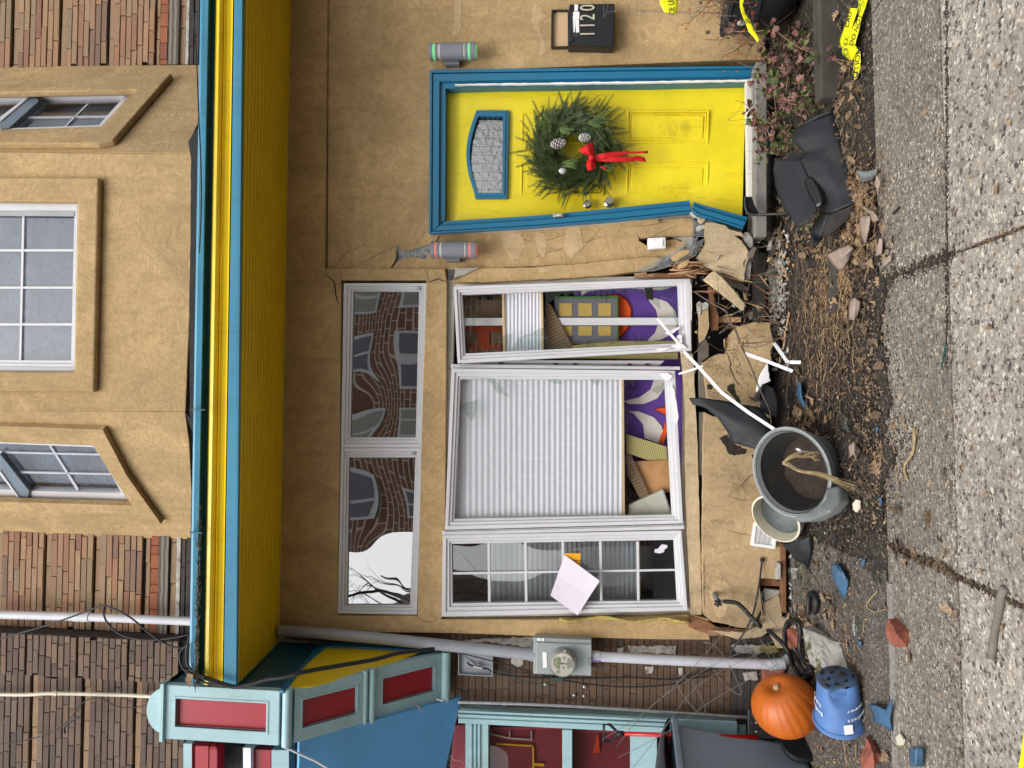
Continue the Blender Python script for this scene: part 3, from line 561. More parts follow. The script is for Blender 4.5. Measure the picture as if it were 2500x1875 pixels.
for i, (p, Y) in enumerate([(zC((1395, 500), (1440, 462), (1500, 490), (1525, 560), (1490, 650), (1475, 700), (1430, 710), (1405, 640), (1380, 570)), 5.1075), (zA((60, 1480), (120, 1450), (190, 1480), (210, 1560), (170, 1640), (120, 1640), (70, 1560)), YF - .0025),
    (zA((270, 1460), (340, 1480), (350, 1600), (320, 1640), (280, 1560)), YF - .0025), (zA((480, 1430), (560, 1430), (575, 1560), (500, 1630), (455, 1580)), YF - .0025), (zB((285, 90), (350, 85), (358, 108), (310, 120)), YB - .0125),
    (z4((1320, 0), (1365, 0), (1362, 90), (1370, 160), (1345, 215), (1300, 245), (1320, 140)), YF - .0025), (zA((270, 20), (320, 60), (345, 110), (300, 150), (330, 240), (350, 330), (300, 350), (310, 260), (250, 130)), YF - .0025), (d1((1010, 420), (1120, 425), (1230, 460), (1200, 400)), 5.0)]):
    if i == 7: continue
    mb = MB(); mb.slab(jag(p, 1.2, 7, i), Y, .003); build(mb, 'filler_patch', 'stucco_patch', house)
# metal lath and torn plaster where the pier broke
def lath(parent, rows, nu, nv, r=0.0016, name='metal_lath'):
    mb = MB(); R_, C = len(rows), len(rows[0])
    def P(u, v):
        a = min(int(u * (R_ - 1)), R_ - 2); fa = u * (R_ - 1) - a; b = min(int(v * (C - 1)), C - 2); fb = v * (C - 1) - b
        return (V(rows[a][b]) * (1 - fa) + V(rows[a + 1][b]) * fa) * (1 - fb) + (V(rows[a][b + 1]) * (1 - fa) + V(rows[a + 1][b + 1]) * fa) * fb
    for i in range(nu + 1):
        for ph in (0, 1):
            mb.tube([P(min(1, max(0, (i + (0.5 if (j + ph) % 2 else 0)) / (nu + .5))), j / nv) for j in range(nv + 1)], r, n=3, caps=False)
    return build(mb, name, 'lath_metal', parent, kind='stuff')
def A3(pts): return [at(*p) for p in pts]
lath(house, [A3(d1((290, 690, 5.12), (420, 640, 5.05), (570, 530, 5.0), (720, 440, 4.98))), A3(d1((0, 845, 5.1), (200, 840, 5.06), (450, 770, 5.0), (640, 650, 4.98)))], 9, 26)
lath(house, [A3(d1((590, 560, 5.1), (790, 470, 5.05))), A3(d1((610, 700, 5.1), (690, 660, 5.08)))], 6, 12)
lath(house, [A3(d1((650, 255, 5.17), (820, 300, 5.14))), A3(d1((650, 440, 5.17), (820, 460, 5.14)))], 8, 9)
lath(house, [A3(d2((180, 290, 5.12), (235, 300, 5.12))), A3(d2((180, 430, 5.12), (245, 430, 5.12)))], 4, 6)
lath(house, [A3(z4((950, 1560, 5.205), (1170, 1545, 5.205))), A3(z4((950, 1660, 5.205), (1170, 1630, 5.205)))], 12, 9)
lath(house, [A3(z5((1280, 95, 5.15), (1440, 90, 5.15))), A3(z5((1280, 170, 5.15), (1330, 165, 5.15)))], 6, 8)
for i, (p, Y, mt) in enumerate([(d1((410, 670), (500, 600), (620, 590), (622, 630), (480, 722), (420, 715)), 4.98, 'stucco'), (d1((480, 770), (605, 700), (615, 745), (560, 795), (500, 812)), 4.99, 'stucco'), (d1((705, 250), (780, 240), (790, 280), (740, 310)), 5.08, 'stucco_light'), (d1((700, 330), (780, 310), (800, 350), (740, 385), (705, 370)), 5.07, 'plaster_raw'),
    (d1((800, 290), (1010, 320), (1060, 370), (1190, 400), (1230, 450), (1110, 425), (1200, 500), (1268, 600), (1278, 660), (1230, 860), (1232, 950), (1080, 890), (900, 830), (780, 770), (690, 680), (760, 600), (795, 520), (790, 400)), 5.03, 'stucco_light'),
    (d1((1230, 880), (1275, 680), (1310, 730), (1300, 900), (1260, 960)), 5.06, 'plaster_raw'),
    (d1((770, 930), (870, 840), (910, 840), (1060, 990), (1255, 1225), (1220, 1285), (960, 1080), (840, 985)), 4.97, 'stucco_light'),
    (d1((720, 1300), (830, 1260), (832, 1480), (790, 1590), (728, 1645), (725, 1500)), 5.03, 'stucco_base'), (d1((700, 1200), (730, 1170), (750, 1200), (740, 1340), (710, 1290)), 5.02, 'plaster_raw'), (d1((760, 1200), (800, 1180), (835, 1210), (825, 1260), (765, 1275)), 5.01, 'plaster_raw'),
    (d1((1010, 960), (1240, 1060), (1290, 1040), (1180, 960), (950, 850)), 5.08, 'wood_old'), (d1((0, 860), (130, 850), (135, 885), (0, 890)), 5.14, 'stucco'), (z5((1325, 90), (1480, 88), (1380, 130), (1320, 150)), 5.14, 'white_debris')]):
    mb = MB(); mb.slab(jag(p, .9, 8, 40 + i), Y, 0.035 if mt != 'plaster_raw' else .05); build(mb, 'broken_stucco', mt, house, bevel=0.004)
for i, (p, Y, t, mt) in enumerate([(d1((0, 885), (240, 860), (560, 868), (700, 870), (690, 914), (300, 912), (0, 912)), 5.13, .04, 'wood_brown'), (d1((835, 1010), (870, 1030), (905, 1200), (945, 1360), (935, 1500), (870, 1500), (860, 1250)), 5.07, .05, 'wood_brown'), (d1((950, 1350), (1200, 1355), (1190, 1412), (950, 1417)), 5.12, .04, 'wood_fresh'),
    (d1((1270, 640), (1340, 560), (1375, 580), (1330, 690), (1280, 700)), 5.0, .04, 'wood_old')]):
    mb = MB(); mb.slab(jag(p, .7, 9, 70 + i), Y, t); build(mb, 'broken_stud', mt, house, bevel=0.003)
mb = MB(); rr = random.Random(11)
for k in range(46):
    a = d1((rr.uniform(380, 640), rr.uniform(740, 880)))[0]; L = rr.uniform(18, 60); th = rr.gauss(-.05, .22); Y = rr.uniform(5.0, 5.12)
    b = (a[0] + L * math.cos(th), a[1] + L * math.sin(th)); mb.tube([at(a[0], a[1], Y), at((a[0] + b[0]) / 2, (a[1] + b[1]) / 2 + rr.uniform(-2, 2), Y - .01), at(b[0], b[1], Y - rr.uniform(0, .06))], [.005, .006, .0012], m=k % 2, n=4)
build(mb, 'wood_splinters', ['wood_fresh', 'wood_brown'], house, kind='stuff')
# fibreglass pushed out along the left jamb
mb = MB(); rows = []
for k in range(14):
    x = zC((430 + k * 63, 0))[0][0]; y = zC((0, 712 + 10 * math.sin(k * 1.1) + (k > 8) * 8))[0][1]; rows.append([at(x, y - 3, 5.15), at(x, y + 1 + 3 * math.sin(k), 5.11), at(x, y + 6 + 3 * math.sin(k * 1.7), 5.15)])
mb.sheet(rows, .01, 3); build(mb, 'insulation', 'insulation', house, smooth=True)
# left edge boards behind the window, small rubble under the corner
mb = MB(); mb.slab(zC((1240, 690), (1385, 740), (1430, 770), (1690, 790), (1680, 822), (1390, 822), (1250, 770)), 5.16, .05); build(mb, 'rotten_board', 'wood_brown', house, bevel=.004)
mb = MB(); mb.slab(d3((575, 800), (640, 830), (645, 1600), (600, 1590), (585, 1215), (575, 1100)), 5.10, .06); mb.slab(d3((345, 1205), (440, 1205), (560, 1235), (600, 1300), (350, 1290)), 5.16, .06)
build(mb, 'rotten_board', 'wood_brown', house, bevel=.004)

# ---- doorway
STEP_Y = 5.02
mb = MB(); q = [(1846, 150), (1873, 150), (1873, 578), (1843, 578)]; mb.slab(q, STEP_Y, .22); build(mb, 'door_step', 'concrete', house, bevel=.008)
mb = MB(); mb.slab([(1822, 196), (1836, 190), (1843, 500), (1826, 520)], 5.12, .06); build(mb, 'threshold', 'old_white', house, bevel=.003)
mb = MB(); mb.slab([(1837, 190), (1841, 190), (1845, 520), (1841, 520)], 5.08, .05); build(mb, 'threshold_strip', 'steel', house, bevel=.001)
DY = 5.26
door = MB()
# door leaf as a subtly buckled sheet
def leaf_pt(u, v):                # u 0..1 right to left in the photo rows, v 0..1 top to bottom
    tr, tl, br, bl = (1088, 208), (1084, 545), (1821, 206), (1812, 530)
    px = (tr[0] * (1 - u) + tl[0] * u) * (1 - v) + (br[0] * (1 - u) + bl[0] * u) * v; py = (tr[1] * (1 - u) + tl[1] * u) * (1 - v) + (br[1] * (1 - u) + bl[1] * u) * v
    dz = 0.016 * noise.noise(V((u * 3, v * 5, 1))) + 0.038 * sst((u - .62) / .38) * (math.sin(v * 9 + .6) * .5 + .2) + 0.035 * sst((v - .78) / .2) * sst((u - .5) / .5)
    dz += 0.014 * math.exp(-((u - .12) / .1) ** 2 - ((v - .22) / .15) ** 2)
    return at(px, py, DY - dz)
ui = 60; vi = 130; vs = [leaf_pt(i / ui, j / vi) for j in range(vi + 1) for i in range(ui + 1)]
WIN = (1148, 1236, 276, 480)
fs = []
for j in range(vi):
    for i in range(ui):
        px, py = 1086 + (j + .5) / vi * 732, 207 + (i + .5) / ui * 330
        if WIN[0] + 22 * (1 - math.sin(math.pi * max(0, min(1, (py - 269) / 216)))) < px < WIN[1] and WIN[2] < py < WIN[3]: continue
        a = j * (ui + 1) + i; fs.append((a, a + 1, a + ui + 2, a + ui + 1))
door.add(vs, fs); dleaf = build(door, 'door', 'door_yellow', house, smooth=True, label='yellow front door buckled along its left edge')
mb = MB(); mb.slab([(1100, 214), (1815, 214), (1808, 525), (1096, 535)], DY + .05, .02); build(mb, 'door_back', 'void', dleaf)
def moulding(q, name='door_panel'):
    mb = MB(); dp = DY - .013
    mb.slab([q, inset(q, 5)], dp, .022); mb.slab([inset(q, 7), inset(q, 10)], dp + .006, .016); i2 = inset(q, 14)
    mb.slab(i2, dp + .003, .016); return build(mb, name, 'door_yellow', dleaf, bevel=.004, seg=3)
moulding([(1531, 269), (1732, 269), (1730, 351), (1531, 350)]); moulding([(1530, 395), (1731, 395), (1729, 474), (1528, 474)])
moulding([(1273, 273), (1478, 273), (1478, 350), (1272, 350)]); moulding([(1271, 396), (1476, 396), (1474, 476), (1270, 476)])
arc = [(1163 - 25 * math.sin(math.pi * k / 14), 269 + 216 * k / 14) for k in range(15)]
arc[0] = (1163, 269); arc[-1] = (1160, 485)
wo = [(1242, 269)] + arc + [(1238, 485)]; arci = [(1167 - 20 * math.sin(math.pi * k / 14), 284 + 187 * k / 14) for k in range(15)]; wi = [(1228, 284)] + arci + [(1226, 471)]
mb = MB(); mb.slab([wo, wi], DY - .03, .045); arcm = [(1165 - 22 * math.sin(math.pi * k / 14), 276 + 202 * k / 14) for k in range(15)]; mb.slab([[(1235, 276)] + arcm + [(1232, 478)], wi], DY - .038, .01)
dw = build(mb, 'door_window', 'teal', dleaf, bevel=.003)
mb = MB(); mb.slab(wi, DY + .004, .006); build(mb, 'glass', 'glass_textured', dleaf)
mb = MB(); rr = random.Random(3)
for k in range(9): y = 284 + 187 * (k + .5) / 9; mb.slab([(1150 + 8 * abs(k - 4) / 4, y), (1226, y), (1226, y + 1.0), (1150 + 8 * abs(k - 4) / 4, y + 1.0)], DY + .0, .003)
for x in (1175, 1190, 1203, 1214): mb.slab([(x, 285), (x + 1, 285), (x + 1, 470), (x, 470)], DY + .0005, .003)
for k in range(5): x = 1178 + k * 9; mb.tube(A3([(x, 290 + 30 * k, DY - .001), (x + 16, 315 + 28 * k, DY - .001), (x + 8, 345 + 25 * k, DY - .001)]), .0016, n=4)
build(mb, 'leading', 'steel', dleaf)
mb = MB()
def knob(px, py, r, l, mats='nickel', par=dleaf, name='door_knob'):
    mb = MB(); c = at(px, py, DY - .035); mb.lathe([(0, 0), (r * 1.15, 0), (r * 1.15, .004), (r * .8, .012), (r * .4, .014), (r * .4, l * .5), (r * .85, l * .62), (r, l * .8), (r * .8, l), (0, l)], c, (0, -1, 0), n=24)
    build(mb, name, mats, par, smooth=True, auto=40)
knob(1487, 495, .030, .065); knob(1434, 499, .026, .022, name='deadbolt')
# door casing: right jamb, head, split left jamb
def casing(parts, Y, name, mat='teal', lbl=None):
    mb = MB()
    for q, dy, t in parts: mb.slab(q, Y + dy, t)
    return build(mb, name, mat, house, bevel=.004, label=lbl)
def strip4(o, i, f0, f1): return lerpq(o, i, f0), lerpq(o, i, f1)
# right jamb and head as stepped profiles
prof = [(0, .16, -.035), (.16, .22, -.018), (.22, .62, -.028), (.62, .70, -.012), (.70, 1.0, -.004)]
mbx = MB()
RO, RI = [(1049, 170), (1844, 160)], [(1088, 216), (1834, 202)]
TO, TI = [(1049, 170), (1047, 571)], [(1088, 216), (1086, 537)]
for f0, f1, dy in prof:
    g = lambda f, a, b: (a[0] + (b[0] - a[0]) * f, a[1] + (b[1] - a[1]) * f)
    mbx.slab([g(f0, RO[0], RI[0]), g(f0, RO[1], RI[1]), g(f1, RO[1], RI[1]), g(f1, RO[0], RI[0])], YF - .02 + dy, .10)
build(mbx, 'door_casing', 'teal', house, bevel=.003); mbx = MB()
for f0, f1, dy in prof: mbx.slab([g(f0, TO[0], TI[0]), g(f0, TO[1], TI[1]), g(f1, TO[1], TI[1]), g(f1, TO[0], TI[0])], YF - .02 + dy, .10)
build(mbx, 'door_casing', 'teal', house, bevel=.003)
mb = MB(); mb.slab(jag([(1110, 205), (1400, 201), (1836, 194), (1836, 197), (1400, 205), (1110, 208)], .7, 12, 5), YF - .05, .02); mb.slab([(1100, 216), (1822, 204), (1822, 207), (1100, 220)], DY - .02, .02); build(mb, 'bare_paint_strip', 'pure_white', house)
LO, LI = [(1047, 571), (1300, 556), (1500, 540), (1687, 520)], [(1086, 540), (1300, 527), (1500, 508), (1684, 489)]
mbx = MB()
for f0, f1, dy in prof:
    a = [g(f0, p, q) for p, q in zip(LO, LI)]; b = [g(f1, p, q) for p, q in zip(LO, LI)]; mbx.slab(a + b[::-1], YF - .05 + dy, .06)
cas = build(mbx, 'door_casing', 'teal', house, bevel=.003, label='bowed left casing of the door')
mbx = MB(); a, b = d1((650, 150), (1215, 370))[0], None
LO, LI = d1((640, 150), (700, 205), (1215, 362)), d1((665, 58), (760, 90), (1272, 232))
for f0, f1, dy in prof:
    a = [g(f0, p, q) for p, q in zip(LO, LI)]; b = [g(f1, p, q) for p, q in zip(LO, LI)]; mbx.slab(a + b[::-1], YF - .12 + dy, .05)
build(mbx, 'door_casing', 'teal', house, bevel=.003, label='snapped-off foot of the left door casing')
mb = MB(); mb.slab([(1047, 571), (1300, 556), (1500, 540), (1687, 520), (1686, 523), (1500, 544), (1300, 560), (1047, 575)], YF - .04, .06); mb.slab(d1((640, 152), (700, 208), (1215, 364), (1213, 376), (690, 222), (625, 180)), YF - .10, .05); build(mb, 'raw_casing_edge', 'old_white', house)
mb = MB(); mb.slab([(1560, 545), (1690, 525), (1700, 545), (1690, 600), (1600, 560)], YF + .02, .08); build(mb, 'lath_backing', 'plaster_raw', house)
mb = MB(); q = [(1350, 522), (1375, 519), (1376, 529), (1351, 531)]; mb.slab(q, YF - .095, .03); db = build(mb, 'doorbell', 'steel', cas, bevel=.003)
mb = MB(); mb.slab([(1357, 524), (1370, 522), (1370, 526), (1357, 528)], YF - .105, .02); build(mb, 'push_button', 'cream_ceramic', cas, bevel=.002)

# ---- shopfront windows
def chamf(p, o, i, Y, mat='vinyl_white', name='window', steps=((0, .38, 0), (.38, .72, .012), (.72, 1.0, .026)), parent=house, t=.05, plane=None, label=None):
    mb = MB()
    for f0, f1, dy in steps:
        if plane: mb.slab([lerpq(o, i, f0), lerpq(o, i, f1)], t=-t, plane=(V(plane[0]) - V(plane[1]).normalized() * dy, plane[1]))
        else: mb.slab([lerpq(o, i, f0), lerpq(o, i, f1)], Y + dy, t)
    return build(mb, name, mat, parent, bevel=.0025, label=label)
WY = 5.185
T1o, T1i = [(839, 691), (1043, 689), (1029, 1104), (831, 1088)], [(863, 711), (1023, 712), (1015, 1068), (855, 1068)]
T1o = [(839, 691), (1042, 691), (1030, 1093), (832, 1093)]; T2o = [(832, 1094), (1030, 1094), (1018, 1501), (824, 1498)]; T2i = [(852, 1117), (1014, 1117), (1001, 1477), (847, 1477)]
for o, i in ((T1o, T1i), (T2o, T2i)):
    wn = chamf(None, o, i, WY); mb = MB(); mb.slab(i, WY + .045, .006); build(mb, 'pane', 'glass_wavy', wn)
    mb = MB(); c = o[1]; mb.slab([(c[0] - 26, c[1] + 10), (c[0] - 18, c[1] + 10), (c[0] - 18, c[1] + 17), (c[0] - 26, c[1] + 17)], WY - .006, .01); build(mb, 'frame_clip', 'steel', wn)
# rear frame of the lower window
mb = MB(); mb.slab([[(1093, 683), (1690, 672), (1686, 1500), (1078, 1508)], [(1110, 700), (1670, 690), (1660, 1480), (1095, 1490)]], 5.22, .05); rearf = build(mb, 'window_box', 'old_white', house, bevel=.003)
# centre unit
Co, Ci = [(1102, 899), (1648, 905), (1668, 1278), (1086, 1294)], [(1124, 926), (1623, 927), (1641, 1257), (1109, 1267)]
wc = chamf(None, Co, Ci, 5.155, label='large centre window with glass broken out at its foot'); mb = MB(); mb.slab([(1124, 926), (1540, 927), (1530, 945), (1560, 955), (1525, 985), (1545, 1000), (1528, 1100), (1560, 1150), (1535, 1190), (1580, 1225), (1600, 1258), (1109, 1267)], 5.20, .005); build(mb, 'pane', 'glass_haze', wc)
# dented vinyl on its lower rail
mb = MB(); mb.slab(jag(d2((5, 650), (30, 700), (75, 1000), (60, 1080), (20, 1040), (0, 760)), .8, 7, 3), 5.142, .012); mb.slab(jag(zB((1065, 760), (1110, 752), (1150, 775), (1120, 800), (1080, 790)), .8, 5, 4), 5.140, .014); build(mb, 'torn_vinyl', 'pure_white', wc)
mb = MB(); mb.slab([(1079, 1296), (1671, 1280), (1671, 1292), (1080, 1307)], 5.165, .06); mb.slab([(1083, 1299), (1671, 1284), (1671, 1287), (1083, 1302)], 5.15, .02); build(mb, 'mullion', 'vinyl_white', house, bevel=.002)
mb = MB(); mb.slab([(1101, 889), (1660, 895), (1660, 903), (1101, 898)], 5.175, .05); mb.slab([(1104, 893), (1640, 897), (1640, 899), (1104, 895)], 5.165, .02); mb.slab(d8((100, 868), (600, 846), (1925, 850), (1880, 895), (800, 890), (100, 885)), 5.235, .02)
for x, y in d8((455, 872), (945, 878), (1118, 879), (1612, 883), (1770, 882)): mb.slab([(x - 5, y - 2), (x + 5, y - 2), (x + 5, y + 2), (x - 5, y + 2)], 5.222, .012, 1)
mb.slab(d8((270, 871), (1900, 884), (1900, 887), (270, 875)), 5.226, .01, 1); build(mb, 'mullion', ['vinyl_white', 'cable_black'], house, bevel=.001)
# left gridded unit
Lo, Li = [(1081, 1307), (1664, 1295), (1679, 1491), (1078, 1506)], [(1103, 1328), (1645, 1318), (1653, 1466), (1105, 1473)]
wl = chamf(None, Lo, Li, 5.155, label='left window with a white grid and a paper notice'); mb = MB(); mb.slab(Li, 5.205, .005); build(mb, 'pane', 'glass_grid', wl)
for k, x in enumerate((1193, 1283, 1374, 1466, 1557)): mb = MB(); mb.slab([(x - 3, 1322), (x + 3, 1322), (x + 5, 1471), (x - 1, 1471)], 5.190, .012); build(mb, 'muntin', 'vinyl_white', wl, bevel=.002)
mb = MB(); mb.slab([(1104, 1397), (1650, 1389), (1650, 1394), (1104, 1403)], 5.189, .013); build(mb, 'muntin', 'vinyl_white', wl, bevel=.002)
# right casement, racked out of its opening
Ro, Ri = [(1107, 699), (1684, 680), (1688, 856), (1117, 887)], [(1128, 720), (1655, 697), (1660, 838), (1136, 863)]
wr = chamf(None, Ro, Ri, 5.10, label='casement knocked out of square with its pane smashed')
def shard(q, mat='shard_glass', par=wr, Y=5.14): mb = MB(); mb.slab(q, Y, .004); build(mb, 'glass_shard', mat, par)
for k, p in enumerate([[(110, 270), (340, 262), (300, 330), (210, 560), (150, 690), (130, 600)], [(340, 262), (460, 255), (440, 300), (360, 320)], [(150, 785), (240, 650), (300, 770)], [(300, 770), (420, 640), (560, 600), (540, 760)], [(540, 760), (620, 640), (890, 530), (870, 740)], [(850, 240), (1170, 220), (1130, 270), (1090, 240), (1040, 280), (1000, 245), (940, 290), (860, 350)], [(1180, 220), (1700, 190), (1560, 260), (1480, 220), (1390, 330), (1300, 240)], [(1640, 195), (2040, 170), (1990, 300), (1880, 270), (1890, 390), (1760, 280)], [(1990, 300), (2050, 300), (2050, 560), (2010, 470)], [(870, 740), (1000, 650), (1090, 730)], [(1200, 720), (1270, 640), (1300, 715)], [(1420, 705), (1500, 630), (1560, 690)], [(1640, 690), (1700, 590), (1760, 660), (1800, 685)], [(1090, 690), (1130, 630), (1170, 700)]]): shard(d8(*p))
for k, p in enumerate([[(100, 1010), (400, 1015), (540, 1180), (420, 1140), (330, 1010)], [(80, 1250), (240, 1200), (230, 1330), (190, 1400)], [(860, 1020), (980, 1020), (1010, 1055), (940, 1060)], [(1250, 1020), (1360, 1020), (1320, 1080)], [(1560, 1030), (1700, 1030), (1640, 1080), (1600, 1040)], [(1810, 1110), (1925, 1040), (1925, 1110), (1860, 1150)]]): shard(d8(*p), par=wc, Y=5.175)
mb = MB(); mb.slab(d8((1745, 195), (1820, 192), (1828, 300), (1758, 300)) , 5.13, .01); build(mb, 'latch_plate', 'black_paint', wr, bevel=.002)
mb = MB()
for p in ((d8((1840, 755), (1880, 735), (2000, 730), (1900, 765))), d8((1985, 715), (2080, 690), (2130, 735), (2040, 745)), d8((1930, 600), (2060, 540), (2060, 560), (1980, 620)), d8((2040, 620), (2085, 620), (2085, 700), (2030, 700))): mb.slab(jag(p, .5, 6, 6), 5.085, .02)
build(mb, 'torn_vinyl', 'pure_white', wr, bevel=.001)
mb = MB(); mb.slab(d8((130, 465), (2060, 462), (2060, 528), (135, 534)), 5.30, .015); build(mb, 'inner_mullion', 'vinyl_white', house, bevel=.003)

# ---- room behind the window
mb = MB(); X0, X1, Z0, Z1 = -1.9, 1.0, 0.3, 3.3
mb.box(X0, X1, 7.2, 7.25, Z0, Z1); mb.box(X0 - .05, X0, 5.32, 7.2, Z0, Z1); mb.box(X1, X1 + .05, 5.32, 7.2, Z0, Z1); mb.box(X0, X1, 5.32, 7.2, Z0 - .05, Z0); mb.box(X0, X1, 5.32, 7.2, Z1, Z1 + .05)
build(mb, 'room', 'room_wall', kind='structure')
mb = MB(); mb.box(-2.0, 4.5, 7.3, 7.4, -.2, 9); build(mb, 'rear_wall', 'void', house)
def pleat(name, pts, Y, n, lbl, batten):
    (xa, ya0, ya1), (xb, yb0, yb1) = pts; mb = MB(); rows = []
    for k in range(n * 2 + 1):
        f = k / (n * 2); px = xa + (xb - xa) * (f ** .93); dy = .007 if k % 2 else 0
        rows.append([at(px, ya0 + (yb0 - ya0) * f, Y + dy), at(px, ya1 + (yb1 - ya1) * f, Y + dy)])
    vs = [p for r in rows for p in r]; fs = [(2 * k, 2 * k + 1, 2 * k + 3, 2 * k + 2) for k in range(n * 2)]; mb.add(vs, fs)
    t = thing(name, lbl, 'window shade', at(xb, ya0, Y)); build(mb, 'pleated_fabric', 'shade_white', t)
    for bx in batten: mb = MB(); mb.slab([(bx, yb0), (bx + 6, yb0), (bx + 9, yb1), (bx + 3, yb1)], Y - .01, .03); build(mb, 'batten', 'shade_batten', t, bevel=.002)
mk('shade_white', (0.70, 0.70, 0.76), 0.8, 0.03, 30, 0.05)
pleat('pleated_shade', ((1112, 915, 1275), (1518, 915, 1275)), 5.24, 30, 'white pleated shade hanging behind the large centre window', [1517])
pleat('pleated_shade', ((1233, 690, 872), (1322, 690, 872)), 5.24, 10, 'short white pleated shade crumpled inside the smashed casement', [1225, 1319])
pleat('pleated_shade', ((1190, 1310, 1480), (1556, 1310, 1480)), 5.30, 30, 'dim pleated shade behind the gridded left window', [1556])
# things pressed against the glass inside
IY = 5.34
t = thing('floor_cushion', 'purple cushion printed with cream petals and orange discs behind the broken panes', 'cushion', at(1640, 900, 5.4))
def ell(cx, cy, rx, ry, a0=0, a1=360, n=24): return [(cx + rx * math.cos(math.radians(a0 + (a1 - a0) * k / n)), cy + ry * math.sin(math.radians(a0 + (a1 - a0) * k / n))) for k in range(n + (0 if a1 - a0 == 360 else 1))]
mb = MB(); mb.slab([(1400, 680), (1672, 680), (1672, 1160), (1500, 1160), (1500, 870), (1400, 860)], IY + .03, .14); build(mb, 'cover', 'purple', t, bevel=.02)
for p, mt, Y in [(d8((1180, 270), (1230, 230), (1380, 205), (1600, 200), (1900, 215), (2020, 180), (1700, 160), (1250, 170), (1175, 215)), 'cloth_cream', IY + .024), (d8((1380, 275), (1450, 248), (1520, 252), (1590, 290), (1635, 370), (1638, 480), (1610, 560), (1560, 620), (1510, 655), (1480, 640), (1480, 300)), 'cloth_maroon', IY + .025), (d8((1390, 275), (1450, 256), (1515, 262), (1575, 300), (1618, 375), (1620, 480), (1590, 555), (1545, 610), (1510, 640), (1480, 630), (1480, 300)), 'cloth_orange', IY + .021),
    (d8((1780, 300), (1840, 285), (1950, 320), (2020, 400), (2050, 500), (2010, 600), (1900, 660), (1760, 680), (1840, 600), (1875, 500), (1850, 390)), 'cloth_cream', IY + .024),
    (d8((1560, 1212), (1700, 1180), (1800, 1110), (1830, 1020), (1930, 1020), (1925, 1100), (1860, 1190), (1740, 1240), (1600, 1240)), 'cloth_cream', IY + .024), (d8((1570, 1300), (1700, 1310), (1830, 1360), (1900, 1440), (1910, 1480)) + zB((1100, 1090), (1060, 1200), (970, 1165), (960, 1080), (900, 1010), (850, 990)), 'cloth_cream', IY + .024),
    (d8((1825, 1290), (1880, 1270), (1940, 1262), (1940, 1345), (1890, 1320)), 'cloth_maroon', IY + .024), (d8((1840, 1290), (1890, 1277), (1940, 1270), (1940, 1335), (1890, 1310)), 'cloth_orange', IY + .020), (zB((1100, 1060), (1085, 1120), (1055, 1195), (1090, 1205), (1110, 1120)), 'cloth_orange', IY + .020)]:
    mb = MB(); mb.slab(p, Y, .012); build(mb, 'printed_petal' if 'cream' in mt else 'printed_disc', mt, t)
t = thing('plaid_box', 'yellow and grey plaid covered box with green edge inside the smashed casement', 'box', at(1500, 760, 5.3))
mb = MB(); mb.slab(d8((930, 280), (1505, 275), (1505, 700), (960, 700)), IY - .02, .12, 0); build(mb, 'box_body', 'plaid_grey', t, bevel=.003)
for gx in ((978, 1092), (1150, 1272), (1330, 1444)):
    for gy in ((332, 448), (538, 625)): mb = MB(); mb.slab(d8((gx[0], gy[0]), (gx[1], gy[0]), (gx[1], gy[1]), (gx[0], gy[1])), IY - .023, .006); build(mb, 'plaid_square', 'plaid_yellow', t)
mb = MB(); mb.slab(d8((930, 272), (1507, 268), (1512, 700), (1498, 700), (1496, 286), (930, 290)), IY - .028, .03); build(mb, 'green_binding', 'cloth_green', t, bevel=.002)
mb = MB(); mb.slab(d8((880, 830), (2050, 772), (2050, 838), (1400, 832)), 5.30, .05); mb.slab(d8((1090, 712), (1500, 672), (2050, 672), (2050, 700), (1100, 745)), 5.29, .05); solo(mb, 'folded_blind', 'olive_slats', 'folded olive reed blind lying beside the purple cushion', 'blind', bevel=.003)
mb = MB(); mb.slab(zB((852, 1140), (1110, 1220), (1115, 1300), (990, 1305), (855, 1260)), 5.28, .05); solo(mb, 'folded_blind', 'olive_slats', 'olive slatted blind end showing under the centre shade', 'blind', bevel=.003)
mb = MB(); mb.slab(zB((885, 1315), (1120, 1300), (1135, 1510), (980, 1520)), 5.32, .03); solo(mb, 'wooden_board', 'pine', 'orange pine board behind the foot of the centre window', 'board', bevel=.003)
mb = MB(); mb.slab(zB((855, 1250), (880, 1260), (1000, 1525), (940, 1550), (860, 1400)), 5.29, .03); solo(mb, 'wooden_board', 'grain_wood', 'dark grained board leaning between blind and pine board', 'board', bevel=.003)
mb = MB(); mb.slab(zB((865, 1590), (1090, 1488), (1150, 1660), (870, 1690)), 5.27, .05); solo(mb, 'seat_pad', 'cushion_grey', 'pale grey green pad in the lower left corner of the centre window', 'cushion', bevel=.012)
mb = MB(); mb.slab(d8((850, 330), (900, 340), (1110, 740), (850, 745), (850, 560)), 5.29, .04); solo(mb, 'wooden_board', 'grain_wood', 'dark grained board leaning beside the short crumpled shade', 'board', bevel=.003)
t = thing('plaid_bag', 'red and brown plaid cloth in the dark top of the smashed casement', 'cloth', at(1180, 800, 5.4))
mb = MB(); mb.slab(d8((130, 300), (470, 300), (470, 790), (150, 790)), IY + .06, .08); build(mb, 'cloth_body', 'plaid_taupe', t, bevel=.005)
for p in (((240, 540), (350, 540), (350, 700), (240, 700)), ((140, 540), (460, 540), (460, 590), (140, 590)), ((160, 700), (460, 700), (460, 760), (160, 760))): mb = MB(); mb.slab(d8(*p), IY + .055 - .002 * p[0][0] / 100, .006); build(mb, 'plaid_stripe', 'plaid_red', t)
